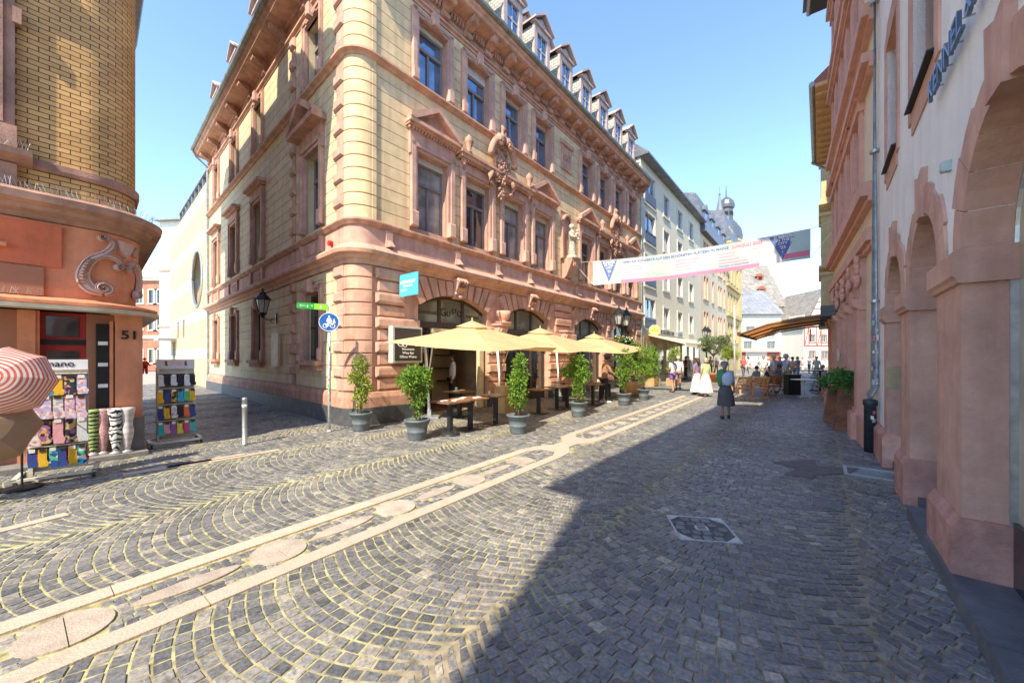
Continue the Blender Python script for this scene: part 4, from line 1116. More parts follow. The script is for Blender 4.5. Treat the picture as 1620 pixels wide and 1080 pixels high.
# ------------------------------------------------------------------ further houses on the right
def house(name, label, origin, ang, L, D, H, wm, wins=(), wsize=(1.0, 1.4), rm=None, roof='gable', rh=4, over=.3, sm=None, gm=None, shut=None, ground=None, cat='building', fm=None, wname='window', bands=()):
    h = empty(name, origin, ang, label, cat)
    mb = MB(); holes = [(x - (w_ or wsize[0]) / 2, x + (w_ or wsize[0]) / 2, z, z + (h_ or wsize[1])) for x, z, w_, h_ in wins]
    grid_wall(mb, 0, L, 0, H, 0, .3, holes); mb.obj('wall', wm, h)
    mb = MB(); mb.box(0, .3, .3, D, 0, H); mb.box(L - .3, L, .3, D, 0, H); mb.box(.3, L - .3, D - .3, D, 0, H); mb.obj('side_walls', wm, h)
    def su(o, w, hh):
        q = MB(); W = w / 2; s_ = .12
        for s in (-1, 1):
            a, b = sorted((s * W, s * (W + s_))); q.box(a, b, -.19, -.15, -.1, hh)
        q.box(-W - s_, W + s_, -.19, -.15, hh, hh + s_); q.box(-W - s_ - .05, W + s_ + .05, -.25, -.1, -.16, -.04)
        q.obj('surround', sm, o)
    for x, z, w_, h_ in wins:
        window(h, x, .15, z, z + (h_ or wsize[1]), w_ or wsize[0], fm=fm or M_FRAMEL, gm=gm or M_GLASS, style='two', surround=su if sm else None)
    for z0, z1, o_, m_ in bands:
        q = MB(); q.box(-.02, L + .02, -o_, .0, z0, z1); q.obj('band', m_, h)
    if roof == 'gable':        # ridge parallel to the front
        q = MB(); q.prism([(-over, H - .02), (-over, H + .1), (D / 2, H + rh), (D + over, H + .1), (D + over, H - .02)], 'x', -.15, L + .15); q.obj('roof', rm, h)
    elif roof == 'front':      # gable towards the front
        q = MB(); q.prism([(0, H), (L, H), (L / 2, H + rh)], 'y', 0, .3); q.obj('gable', wm, h)
        q = MB()
        q.prism([(-over, H - .25), (L / 2, H + rh - .05), (L / 2, H + rh + .12), (-over, H - .08)], 'y', -over, D); q.prism([(L + over, H - .25), (L / 2, H + rh - .05), (L / 2, H + rh + .12), (L + over, H - .08)], 'y', -over, D)
        q.obj('roof', rm, h)
    elif roof == 'mansard':
        q = MB(); q.prism([(-over, H), (-over, H + .12), (.4, H + rh * .75), (D / 2, H + rh), (D, H + rh * .75), (D, H)], 'x', -.05, L + .05); q.obj('roof', rm, h)
    elif roof == 'flat':
        q = MB(); q.box(-.1, L + .1, -over, D, H, H + .15); q.obj('roof', rm, h)
    return h
M_TERR = mat('terracotta_tiles', (.33, .14, .09), .8, .2, 20)
PE = P0 + dP * LP
h2o = PE + dA * 6.2 + Vector((.776, -.63, 0)) * .5
M_OCHRE = mat('ochre_boards', (.62, .38, .18), .7, .1, 10)
M_BEIGE = mat('beige_render', (.66, .58, .42), .9, .07, 3, .2, 60)
h2 = house('eaves_house', 'house with wide ochre boarded eaves just past the pink building', h2o, angR, 6.2, 8, 10.6, M_BEIGE, [(x, z, None, None) for x in (1.2, 3.1, 5.0) for z in (1.2, 4.2, 7.2)], (1.0, 1.7), M_TERR, 'none')
q = MB(); q.prism([(-1.0, 10.7), (-1.0, 10.82), (4, 15), (4, 10.7)], 'x', -.2, 6.4); q.obj('roof', M_TERR, h2)
q = MB(); q.box(-.2, 6.4, -.97, .0, 10.58, 10.7)
for k in range(12): q.box(-.1 + k * .55, 0 + k * .55, -.95, 0, 10.48, 10.58)
q.obj('eaves_boards', M_OCHRE, h2)
q = MB(); q.tube([(-.25, -1.05, 10.72), (6.4, -1.05, 10.72)], .09, 8); q.tube([(0, -1.15, 10.7), (0, -.7, 10.3), (0, -.12, 9.9), (0, -.12, 0)], .05, 8); q.obj('gutter', M_ZINC, h2)
M_WHR = mat('white_render', (.66, .64, .57), .9, .05, 3, .2, 60, streak=.1)
h3 = house('bay_window_house', 'tall pale house with stacked yellow bay windows beyond the boarded eaves', h2o + dA * 11.0, angR, 10.8, 8, 13.2, M_WHR, [(x, z, None, None) for x in (1.5, 5.4, 9.4) for z in (3.6, 6.6, 9.8)], (1.1, 1.7), M_SLATED, 'gable', 4, .5, M_BEIGE)
for z in (3.3, 6.3, 9.5):
    q = MB(); q.box(6.6, 8.6, -.8, 0, z, z + 2.5); q.box(6.5, 8.7, -.9, 0, z + 2.5, z + 2.65); q.box(6.5, 8.7, -.9, 0, z - .12, z)
    b = q.obj('bay', mat('yellow_ochre_render', (.60, .46, .24), .85, .1, 3), h3)
    q = MB(); q.box(6.8, 8.4, -.82, -.8, z + .8, z + 2.2); q.obj('pane', M_GLASS, b)
h4 = house('green_shopfront_house', 'narrow grey-green house behind the café tables on the right', h2o + dA * 17.5, angR, 6.3, 8, 11.5, mat('greygreen_render', (.50, .55, .48), .9, .06, 3), [(x, z, None, None) for x in (1.5, 4.5) for z in (3.6, 6.6)], (1.0, 1.6), M_SLATED, 'gable', 3, .4, M_WHR)
# ------------------------------------------------------------------ houses continuing the café side of the street
M_CREAMR = mat('cream_plaster', (.68, .62, .47), .9, .05, 2, .2, 80, streak=.12)
def AP(s, inw=0): return CORN + dA * s + Vector((-.776, .63, 0)) * inw
cw = []
for z in (3.75, 6.5, 9.25, 11.75):
    cw += [(20.3 - 18.65, z - .2, 1.9, 1.9)] + [(x - 18.65, z, None, None) for x in (23.7, 27.1, 30.5)]
ch = house('cream_apartment_house', 'plain cream plastered apartment house with white window frames next to the sandstone corner building', AP(18.65), angA, 15.1, 10, 14.1, M_CREAMR, cw, (1.25, 1.45), M_SLATED, 'gable', 5, .55, M_WHR, gm=M_GLASSB)
for z in (3.75, 6.5, 9.25, 11.75):
    q = MB(); q.box(.7, 2.6, -.1, -.06, z - .2, z + .45)
    for k in range(14): q.box(.72 + k * .135, .76 + k * .135, -.13, -.1, z - .2, z + .45)
    q.obj('balcony_grille', mat('dark_blue_metal', (.06, .08, .13), .4), ch)
q = MB(); q.box(-.05, 15.15, -.5, .0, 14.05, 14.25); q.obj('eaves', M_SLATED, ch)
q = MB(); q.box(9, 9.8, 3, 3.8, 16, 19.4); q.obj('chimney', mat('yellow_brick', (.42, .32, .16), .8, .2, 8), ch)
q = MB(); q.box(.4, 14.7, -.05, .0, .4, 3.1); q.obj('shopfront', mat('warm_wood_shopfront', (.36, .22, .10), .6, .2, 5), ch)
for k in range(7):
    q = MB(); q.box(.9 + k * 2, 2.2 + k * 2, -.07, -.05, .6, 2.7); q.obj('shop_pane', M_SHOPG, ch)
q = MB(); q.box(2.8, 9.4, -.12, -.0, 3.2, 3.55); sgb = q.obj('shop_sign', mat('dark_grey_letters', (.62, .57, .44), .6), ch)
text_mesh('letters', 'SCHUHMACHER', .42, M_IRON, sgb, (5.0, -.135, 3.38), FRONT, .01)
text_mesh('letters', 'BISTRO', .36, M_BLUEM, sgb, (8.2, -.135, 3.38), FRONT, .01)
q = MB(); q.prism([(0, 3.15), (-2.3, 2.55), (-2.3, 2.45), (-2.34, 2.3), (-2.3, 2.3), (-2.26, 2.45), (0, 3.07)], 'x', 1.3, 13.6)
aw = q.obj('awning', mat('cream_canvas', (.80, .74, .58), .8, .05, 4, trans=.3), ch)
rw = []
for z in (3.9, 7.3, 10.6):
    for x in (1.6, 2.7, 5.2, 8.2, 9.3, 11.2): rw.append((x, z, None, None))
rh_ = house('red_trim_house', 'cream house with pairs of tall red-framed windows and a dark mansard roof up the street', AP(33.8), angA, 12.6, 10, 13.3, mat('pale_ochre_render', (.64, .55, .38), .9, .08, 3, streak=.2), rw, (.75, 2.1), M_SLATED, 'mansard', 5, .5, M_SALMON, fm=M_SALMON)
for k in range(4):
    q = MB(); q.box(1 + k * 3, 2.2 + k * 3, -.1, 2.5, 13.6, 15.6); q.prism([(.8 + k * 3, 15.6), (2.4 + k * 3, 15.6), (1.6 + k * 3, 16.3)], 'y', -.25, 2.5); d = q.obj('dormer', M_SLATED, rh_)
    q = MB(); q.box(1.2 + k * 3, 2 + k * 3, -.12, -.1, 14, 15.4); q.obj('pane', M_GLASSB, d)
M_YEL = mat('yellow_sandstone', (.56, .42, .19), .85, .12, 3, .4, 40, streak=.3)
yw = [(x, z, None, None) for x in (1.2, 3.2, 5.2, 7.4) for z in (3.6, 7.3, 11.0)]
yh = house('domed_tower_building', 'yellow sandstone building whose corner tower carries a grey onion dome', AP(46.45), angA, 10.2, 12, 15.5, M_YEL, yw, (.95, 2.2), M_SLATED, 'mansard', 5, .5, mat('grey_yellow_trim', (.48, .38, .22), .85), bands=((6.6, 7.0, .3, M_YEL), (10.2, 10.5, .25, M_YEL), (15.2, 15.6, .5, M_YEL)))
q = MB(); q.sm = False; q.lathe([(1.9, 0), (1.9, 15.4), (2.2, 15.5), (2.2, 15.9), (1.8, 16), (1.7, 18.9), (2.0, 19.1), (2.0, 19.4)], (9.3, 1.6, 0), 12); tw = q.obj('tower', M_YEL, yh); tw.location.z = -1.6
q = MB(); q.lathe([(2.0, 19.4), (2.05, 20.0), (1.85, 21.0), (1.3, 21.9), (.9, 22.4), (.85, 22.7), (.85, 23.9), (1.05, 24.1), (1.1, 24.5), (.9, 25.1), (.4, 25.6), (.1, 25.8), (.04, 27.3)], (9.3, 1.6, 0), 12); q.obj('dome', mat('dark_slate_dome', (.09, .10, .12), .4, .2, 6), tw)
for a in range(8):
    q = MB(); q.T = Matrix.Translation((9.3, 1.6, 0)) @ Matrix.Rotation(a * PI / 4 + .2, 4, 'Z'); q.box(-.3, .3, -1.78, -1.6, 16.5, 18.6); q.obj('pane', M_GLASS, tw)
    q = MB(); q.T = Matrix.Translation((9.3, 1.6, 0)) @ Matrix.Rotation(a * PI / 4 + .2, 4, 'Z'); q.box(-.22, .22, -.88, -.75, 23.0, 23.5); q.obj('lantern_opening', M_DARK, tw)
q = MB(); q.box(1.4, 3.8, -.1, 2.5, 15.6, 17.6); q.obj('gable_bay', M_YEL, yh)
q = MB(); q.lathe([(.9, 17.5), (1.0, 17.9), (.6, 18.9), (.7, 19.0), (.35, 20.6), (.08, 22.0), (.16, 22.2), (.03, 22.4), (.03, 23.2)], (2.6, 1.2, 0), 8); q.obj('turret_spire', M_SLATE, yh)
# ------------------------------------------------------------------ end of the street: square with white house, tall roofs and half-timbering
M_TIM = mat('red_timber', (.33, .10, .06), .8, .15, 8)
M_ROOFG = brickish('grey_tiles', (.30, .31, .33), (.24, .25, .27), (.12, .12, .13), .8, .4, .03)
M_ROOFS = brickish('speckled_tiles', (.33, .30, .25), (.22, .20, .17), (.14, .12, .10), .5, .3, .02)
def facing(px0, px1, Y): return Vector(((px0 - 810) / 600 * Y, Y, 0)), (px1 - px0) / 600 * Y
o_, L_ = facing(1171, 1236, 60)
wh = house('white_gabled_house', 'white house with a grey tiled roof closing the street', o_, .0, L_, 9, 8.4, M_WHR, [(x, z, None, None) for x in (1.6, 4.9) for z in (4.9,)] + [(1.2, 3.0, None, 1.2), (4.9, 3.0, None, 1.2)], (1.3, 1.6), M_ROOFG, 'gable', 4.6, .5, M_FRAMEL)
q = MB(); q.box(-.1, L_ + .1, -.6, 0, 2.5, 2.9); q.obj('fascia', mat('pink_fascia', (.65, .42, .33), .7), wh)
q = MB(); q.box(L_ - 2.2, L_ - .3, -.1, .0, 0, 2.5); q.box(.1, .8, -.1, 0, 0, 2.5); q.obj('shopfront', M_TIM, wh)
o_, L_ = facing(1150, 1243, 74)
th = house('tall_roofed_house', 'big house with a steep speckled roof and tiny red dormers rising behind the white house', o_, 0, L_, 12, 11.5, M_BEIGE, [], (1, 1), M_ROOFS, 'gable', 10, .4)
for px, z in ((1220, 17.8), (1214, 14.9)):
    x = (px - 1150) / 600 * 74; yy = (z - 11.5) / 10 * 6
    q = MB(); q.box(x - .6, x + .6, yy - .5, yy + 1.5, z - .5, z + .3); q.prism([(x - .9, z + .3), (x + .9, z + .3), (x, z + 1.0)], 'y', yy - .6, yy + 1.5); d = q.obj('dormer', M_TIM, th)
    q = MB(); q.box(x - .35, x + .35, yy - .53, yy - .5, z - .4, z + .25); q.obj('pane', M_DARK, d)
o_, L_ = facing(1238, 1262, 90)
house('grey_narrow_house', 'narrow pale grey house in the gap beyond the white house', o_, 0, L_, 8, 10.5, mat('pale_grey_render', (.55, .56, .56), .9), [(x, z, None, None) for x in (1, 2.6) for z in (3, 6)], (.9, 1.6), M_ROOFG, 'gable', 3.5, .3, M_WHR)
o_, L_ = facing(1260, 1275, 84)
house('blue_house', 'very narrow blue-grey house left of the half-timbered gable', o_, 0, L_, 8, 10.0, mat('blue_grey_render', (.36, .42, .52), .9), [(1.0, z, None, None) for z in (3, 6)], (.8, 1.5), M_SLATED, 'gable', 3, .3, M_WHR)
o_, L_ = facing(1272, 1330, 66)
ft = house('half_timbered_house', 'white house with red half-timbering and a steep gable at the far end of the street', o_, 0, L_, 9, 7.0, M_WHR, [(1.4, 1.4, 1.0, 1.3), (3.6, 1.4, 1.0, 1.3), (1.4, 4.3, None, None), (3.4, 4.3, None, None)], (.9, 1.2), M_ROOFS, 'front', 6.5, .4, M_TIM)
q = MB()
for z in (3.5, 6.9): q.box(0, L_, -.06, 0, z, z + .25)
for x in (0, .75, 2.1, 2.9, 4.1, 5.2, L_ - .2): q.box(x, x + .16, -.05, 0, 3.75, 6.9)
for x in (.1, 2.3, 4.4):
    q.prism([(x, 3.8), (x + .16, 3.8), (x + .75, 6.8), (x + .6, 6.8)], 'y', -.045, 0)
for k in range(4):
    z = 7.6 + k * 1.2; hw = L_ / 2 * (1 - (z - 7.0) / 6.5); q.box(L_ / 2 - hw, L_ / 2 + hw, -.05, 0, z, z + .16)
for s in (-1, 1): q.prism([(L_ / 2 + s * L_ / 2, 7), (L_ / 2 + s * (L_ / 2 - .3), 7), (L_ / 2 - .0, 13.2), (L_ / 2, 13.5)], 'y', -.055, 0)
q.box(L_ / 2 - .1, L_ / 2 + .1, -.05, 0, 7, 13)
q.obj('timber_frame', M_TIM, ft)
q = MB(); q.box(-.5, 0, -0.2, 3, 7, 9); q.obj('side_dormer', M_WHR, ft)
# ================================================================== left-hand buildings
angL = angA
DL = 9.0; LS = .41
LOr = Vector((-.776 * DL + .63 * LS, .63 * DL + .776 * LS, 0))
lb = empty('orange_corner_shop', LOr, angL, 'yellow brick corner house with an orange painted shopfront, scrollwork and number 51', 'building')
RL = .62; aend = math.radians(-3.0)
LD = 11.0
def lpath(off_front=-6.5, side=LD):
    p = [(off_front, 0, 0, -1)]
    for k in range(15):
        a = -PI / 2 + (aend + PI / 2) * k / 14; p.append((RL * math.cos(a), RL + RL * math.sin(a), math.cos(a), math.sin(a)))
    ex, ey = p[-1][0], p[-1][1]; p.append((ex - math.sin(aend) * side, ey + math.cos(aend) * side, math.cos(aend), math.sin(aend))); return p
def uvwall(name, path, z0, z1, m, parent, holes=()):
    "curved wall sheet with length/height coordinates for its brick bond, 0.35 m thick at the ends"
    V = []; F = []; UV = []; L0 = 0; acc = [0]
    for a, b in zip(path, path[1:]): acc.append(acc[-1] + math.hypot(b[0] - a[0], b[1] - a[1]))
    for p in path: V += [(p[0], p[1], z0), (p[0], p[1], z1)]
    for i in range(len(path) - 1): F.append((2 * i, 2 * i + 2, 2 * i + 3, 2 * i + 1))
    me = bpy.data.meshes.new(name); me.from_pydata(V, [], F); uv = me.uv_layers.new(name='UVMap')
    for f in me.polygons:
        for li in f.loop_indices:
            vi = me.loops[li].vertex_index; uv.data[li].uv = (acc[vi // 2], V[vi][2])
    me.materials.append(m); o = bpy.data.objects.new(name, me); COL.objects.link(o); o.parent = parent; return o
M_YBRICK = brickish('yellow_brick_bond', (.68, .40, .14), (.56, .31, .10), (.12, .06, .03), .205, .0735, .0065, rough=.55, bump=.9)
nt_ = M_YBRICK.node_tree
uvn = nt_.nodes.new('ShaderNodeUVMap'); uvn.uv_map = 'UVMap'
for n_ in nt_.nodes:
    if n_.type == 'TEX_BRICK': nt_.links.new(uvn.outputs['UV'], n_.inputs['Vector'])
fp = lpath(-.68)
uvwall('brick_wall', [(-.68, .3, 0, -1)] + fp[:1] + fp[1:], 3.9, 13.6, M_YBRICK, lb)
uvwall('brick_wall', [(-6.5, 0, 0, -1), (-1.98, 0, 0, -1), (-1.98, .3, 0, -1)], 3.9, 13.6, M_YBRICK, lb)
q = MB(); q.box(-1.98, -.68, .0, .3, 7.2, 13.6); q.box(-1.98, -.68, .0, .3, 3.9, 4.55); q.obj('wall', M_YBRICK, lb)
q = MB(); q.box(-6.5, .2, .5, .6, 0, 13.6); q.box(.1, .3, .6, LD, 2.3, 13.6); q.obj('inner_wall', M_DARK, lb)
M_BROWNST = mat('brown_sandstone', (.40, .23, .17), .85, .2, 3, .5, 40, streak=.5)
q = MB()
for s in (0, 1):
    a, b = ((-.93, -.68) if s else (-1.98, -1.73))
    q.box(a, b, -.10, .25, 4.60, 7.3); q.box(a + .04, b - .10, -.13, -.10, 4.95, 7.3); q.box(a - .01, b + .02, -.16, -.1, 4.60, 4.92)
q.box(-2.0, -.66, -.16, .25, 7.3, 7.6); q.box(-2.1, -.56, -.26, 0, 7.6, 7.75); q.box(-.70, -.62, -.14, .1, 6.4, 6.62)
q.obj('window_surround', M_BROWNST, lb)
window(lb, -1.33, .16, 4.62, 7.2, .8, fm=mat('dark_red_window', (.14, .05, .035), .5), gm=M_GLASSW, style='casement')
def lm(name, prof, m, p=None): q = MB(); q.sweep(p or lpath(), prof); return q.obj(name, m, lb)
lm('sill_course', [(0, 4.42), (.03, 4.42), (.05, 4.47), (.05, 4.56), (.0, 4.58)], M_BROWNST)
q = MB(); q.prism([(0, 4.40), (-.12, 4.44), (-.26, 4.50), (-.28, 4.58), (-.1, 4.62), (0, 4.62)], 'x', -2.2, -.52); q.box(-2.0, -.66, -.1, 0, 4.1, 4.4); q.box(-1.8, -.86, -.13, -.1, 4.14, 4.36); q.obj('window_sill', M_BROWNST, lb)
lm('cornice', [(0, 3.66), (.06, 3.68), (.1, 3.74), (.2, 3.78), (.22, 3.84), (.34, 3.88), (.36, 3.98), (.2, 4.06), (0, 4.10)], M_BROWNST)
M_OR1 = mat('red_orange_paint', (.60, .15, .065), .7, .12, 3, .4, 60, streak=.35); M_OR2 = mat('salmon_orange_paint', (.68, .26, .13), .7, .12, 3, .4, 60, streak=.35); M_OR3 = mat('brown_orange_paint', (.36, .15, .08), .6, .06, 3, .2, 60)
lm('upper_frieze', [(-.02, 2.5), (.0, 2.5), (.02, 3.0), (.05, 3.66), (-.02, 3.66)], M_OR2)
lm('red_panel', [(.0, 3.0), (.045, 3.0), (.10, 3.62), (.0, 3.62)], M_OR1, [(-6.5, 0, 0, -1), (-.25, 0, 0, -1)])
lm('brown_band', [(.0, 2.56), (.05, 2.56), (.06, 2.98), (.0, 2.98)], M_OR3, [(-6.5, 0, 0, -1), (-.42, 0, 0, -1)])
q = MB(); q.tube([(-3.0, -.12, 3.24), (-.75, -.12, 3.24)], .035, 8); q.obj('rail', M_OR2, lb)
lm('canopy', [(-.3, 2.42), (.27, 2.42), (.29, 2.44), (.29, 2.48), (.1, 2.53), (0, 2.56), (-.3, 2.56)], M_OR2)
lm('canopy_edge', [(.0, 2.36), (.30, 2.36), (.31, 2.42), (.0, 2.42)], mat('cream_edge', (.55, .48, .36), .6))
lm('roof_eaves', [(-1, 13.5), (.6, 13.5), (.65, 13.7), (-2.5, 16.0), (-2.5, 13.5)], M_SLATED)
q = MB(); q.box(-6.5, -3, .7, 7, 13.6, 15.5); q.obj('roof', M_SLATED, lb)
for k in range(3):
    q = MB(); x = -4.5 + k * 1.9; q.box(x, x + .9, .5 + k * 1.2, 1.3 + k * 1.2, 14, 17.2 - k * .3); q.obj('chimney', M_TERR, lb)
# carved scroll work on the frieze
def spiral(cx, cz, r0, turns, s=1, st=0, n=26): return [(cx + s * r0 * (1 - .8 * k / n) * math.cos(st + turns * 2 * PI * k / n), cz + r0 * (1 - .8 * k / n) * math.sin(st + turns * 2 * PI * k / n)) for k in range(n + 1)]
def onwall(x, z, o_=.08):
    if x <= 0: return (x, -o_, z)
    a = -PI / 2 + x / RL
    a = min(a, aend); ext = max(0, x - RL * (aend + PI / 2))
    return ((RL + o_) * math.cos(a) - ext * math.sin(aend), RL + (RL + o_) * math.sin(a) + ext * math.cos(aend), z)
M_MAUVE = mat('mauve_painted_carving', (.56, .37, .31), .7, .12, 6, .3, 50)
def ribbon(mb, pts, ws, o0=.03, o1=.085):
    "carved band lying on the curved frieze: rounded section, width along the wall"
    P = [Vector((x, z)) for x, z in pts]; sub_ = []
    for k in range(len(P) - 1):
        p0 = P[max(k - 1, 0)]; p1 = P[k]; p2 = P[k + 1]; p3 = P[min(k + 2, len(P) - 1)]
        for t in (0, .25, .5, .75):
            sub_.append((.5 * ((2 * p1) + (p2 - p0) * t + (2 * p0 - 5 * p1 + 4 * p2 - p3) * t * t + (3 * p1 - p0 - 3 * p2 + p3) * t ** 3), ws[k] * (1 - t) + ws[k + 1] * t))
    sub_.append((P[-1], ws[-1])); vs = []; fs = []; n = len(sub_)
    for k, (p, w_) in enumerate(sub_):
        d = (sub_[min(k + 1, n - 1)][0] - sub_[max(k - 1, 0)][0]); d = d.normalized() if d.length > 1e-6 else Vector((1, 0)); nn = Vector((-d.y, d.x))
        for f, o_ in ((-1, o0), (-.92, o1), (-.72, o1 + .012), (-.6, o1 - .008), (0, o1 + .02), (.6, o1 - .008), (.72, o1 + .012), (.92, o1), (1, o0)):
            c = p + nn * w_ * f; vs.append(onwall(c.x, c.y, o_))
    for k in range(n - 1):
        for m in range(8): a = k * 9 + m; fs.append((a, a + 1, a + 10, a + 9))
    fs.append(list(range(9))); fs.append([(n - 1) * 9 + m for m in range(9)][::-1]); mb.add(vs, fs)
q = MB()
def curl(cx, cz, r0, s, st, turns=1.6, w=.028):
    N = 14; ribbon(q, [(cx + s * r0 * (1 - .85 * k / N) * math.cos(st + turns * 2 * PI * k / N), cz + r0 * (1 - .85 * k / N) * math.sin(st + turns * 2 * PI * k / N)) for k in range(N + 1)], [w * (1 - .55 * k / N) for k in range(N + 1)], .03, .10)
ribbon(q, [(.20, 3.60), (.275, 3.50), (.20, 3.34), (.05, 3.19), (-.03, 3.0), (-.03, 2.85), (.05, 2.73), (.16, 2.69)], [.03, .04, .045, .06, .075, .085, .08, .06])
ribbon(q, [(.15, 3.28), (.26, 3.285), (.35, 3.24), (.39, 3.16)], [.05, .045, .04, .03]); ribbon(q, [(.50, 3.19), (.61, 3.26), (.74, 3.17), (.80, 3.0), (.74, 2.80), (.70, 2.72)], [.03, .045, .05, .05, .05, .05])
curl(.165, 2.76, .10, 1, -1.4, 1.7, .034); curl(.16, 3.57, .055, -1, 2.6, 1.5, .02); curl(.345, 3.13, .055, 1, .4, 1.5, .02); curl(.52, 3.13, .055, -1, .4, 1.5, .02); curl(.70, 2.74, .07, -1, -1.0, 1.5, .026)
ribbon(q, [(.61, 3.38), (.64, 3.47), (.70, 3.55)], [.035, .035, .025], .03, .07)
for k in range(9): t = k / 8; ribbon(q, [(-.10 + .012 * k, 2.80 + .048 * k), (-.02 + .012 * k, 2.80 + .048 * k)], [.008, .008], .03, .115)
q.obj('scroll_relief', M_MAUVE, lb)
q = MB(); sh_pts = ((.31, 3.60), (.56, 3.60), (.54, 3.45), (.50, 3.40), (.45, 3.30), (.37, 3.38), (.34, 3.42)); P = [onwall(x, z, .03) for x, z in sh_pts]; P2 = [onwall(.45 + (x - .45) * .86, 3.46 + (z - 3.46) * .86, .10) for x, z in sh_pts]
q.add(P + P2, [list(range(7)), list(range(7, 14))] + [(i, (i + 1) % 7, 7 + (i + 1) % 7, 7 + i) for i in range(7)]); q.obj('shield_relief', M_MAUVE, lb)
# bird spikes on the ledges
q = MB(); rr = random.Random(4)
def spikes(path_pts, z, n, o_=.2, h=.12):
    for k in range(n):
        t = k / (n - 1) * (len(path_pts) - 1); i = min(int(t), len(path_pts) - 2); f = t - i
        x = path_pts[i][0] * (1 - f) + path_pts[i + 1][0] * f; y = path_pts[i][1] * (1 - f) + path_pts[i + 1][1] * f; nx, ny = path_pts[i][2], path_pts[i][3]
        a = rr.uniform(-.05, .05); b = o_ + rr.uniform(-.06, .08)
        q.tube([(x + nx * o_, y + ny * o_, z), (x + nx * b + a, y + ny * b, z + h * rr.uniform(.7, 1.1))], .0022, 3, False)
spikes([(-2.2, 0, 0, -1), (-.55, 0, 0, -1)], 4.60, 90, .2); pp = lpath(-2.6)[:13]; spikes(pp[:2], 4.04, 120, .26); spikes(pp[1:], 4.04, 60, .26); spikes([(-2.6, 0, 0, -1), (-.45, 0, 0, -1)], 2.54, 90, .3, .1)
q.obj('bird_spikes', M_STEEL, lb)
# ground floor of the shop
q = MB()
q.box(-6.5, -.67, .30, .5, 0, 2.36); q.obj('shop_wall', M_OR3, lb)
q = MB(); q.box(-.67, -.50, .22, .5, 0, 2.36); q.box(-.50, -.46, .25, .5, 0, 2.36); q.obj('shop_pilaster', M_OR2, lb)
q = MB(); q.box(.33, .66, .12, .6, .0, 2.36); q.obj('corner_pillar', M_OR2, lb)
q = MB(); q.box(.30, .68, .09, .62, 0, .62); q.obj('pillar_base', mat('grey_painted_base', (.16, .15, .15), .7, .2, 6), lb)
q = MB(); q.box(.02, .33, .30, .5, 0, 2.36); q.obj('shop_panel', M_OR3, lb)
q = MB(); q.box(.12, .27, .2, .31, .45, 2.2); sh_ = q.obj('showcase', M_DARK, lb)
q = MB()
for z in (.75, 1.15, 1.5, 1.85): q.box(.14, .25, .185, .2, z, z + .06)
objs(q, 'showcase_label', M_WHITEP, sh_, .01)
q = MB(); q.box(.27, .31, .16, .3, .4, 2.25); q.obj('showcase_frame', M_OR2, sh_)
q = MB(); q.box(-.46, .02, .42, .5, 0, 2.36); dr = q.obj('shop_door', mat('red_door', (.38, .03, .025), .45, .1, 5), lb)
q = MB(); q.box(-.40, -.06, .405, .42, .5, 1.75); q.box(-.40, -.06, .405, .42, 1.98, 2.3); q.obj('pane', M_GLASS, dr)
q = MB(); q.box(-.46, .02, .38, .42, 1.85, 1.93); q.box(-.12, -.05, .39, .4, .7, 1.5); q.obj('door_bar', M_IRON, dr)
text_mesh('house_number', '51', .20, M_IRON, lb, (.50, .11, 2.02), FRONT, .006, sx=1.1, bold=.004)
q = MB(); q.box(-1.4, .7, -.15, .7, 0, .07); o = q.obj('shop_step', mat('worn_grey_step', (.22, .20, .18), .8, .2, 5, .5, 60), None, tuple(LOr), (0, 0, angL)); tag(o, kind='structure')
q = MB(); q.box(.66, .7, .62, LD, 0, 2.3); q.obj('side_wall', M_OR2, lb)
# ------------------------------------------------------------------ modern stone-clad building beyond, and the lane end
M_STRIPE = bpy.data.materials.new('striped_limestone'); M_STRIPE.use_nodes = True
def _stripe():
    nt = M_STRIPE.node_tree; N = nt.nodes; L = nt.links; b = N['Principled BSDF']; b.inputs['Roughness'].default_value = .8
    tc = N.new('ShaderNodeTexCoord'); sp = N.new('ShaderNodeSeparateXYZ'); L.new(tc.outputs['Object'], sp.inputs['Vector'])
    m1 = N.new('ShaderNodeMath'); m1.operation = 'FRACT'; m0 = N.new('ShaderNodeMath'); m0.operation = 'MULTIPLY'; m0.inputs[1].default_value = 1 / 2.2
    L.new(sp.outputs['Z'], m0.inputs[0]); L.new(m0.outputs[0], m1.inputs[0])
    gt = N.new('ShaderNodeMath'); gt.operation = 'GREATER_THAN'; gt.inputs[1].default_value = .72; L.new(m1.outputs[0], gt.inputs[0])
    mx = N.new('ShaderNodeMixRGB'); mx.inputs['Color1'].default_value = (.52, .40, .235, 1); mx.inputs['Color2'].default_value = (.46, .43, .36, 1); L.new(gt.outputs[0], mx.inputs['Fac'])
    cb = N.new('ShaderNodeCombineXYZ'); L.new(sp.outputs['X'], cb.inputs['X']); L.new(sp.outputs['Z'], cb.inputs['Y'])
    br = N.new('ShaderNodeTexBrick'); br.inputs['Scale'].default_value = 1; br.inputs['Brick Width'].default_value = 1.1; br.inputs['Row Height'].default_value = .55; br.inputs['Mortar Size'].default_value = .008
    br.inputs['Color1'].default_value = (1, 1, 1, 1); br.inputs['Color2'].default_value = (.9, .9, .9, 1); br.inputs['Mortar'].default_value = (.5, .48, .45, 1); L.new(cb.outputs['Vector'], br.inputs['Vector'])
    mm = N.new('ShaderNodeMixRGB'); mm.blend_type = 'MULTIPLY'; mm.inputs['Fac'].default_value = 1; L.new(mx.outputs['Color'], mm.inputs['Color1']); L.new(br.outputs['Color'], mm.inputs['Color2']); L.new(mm.outputs['Color'], b.inputs['Base Color'])
_stripe()
mo = CORN - Vector((.742, -.67, 0)).normalized() * 31.5
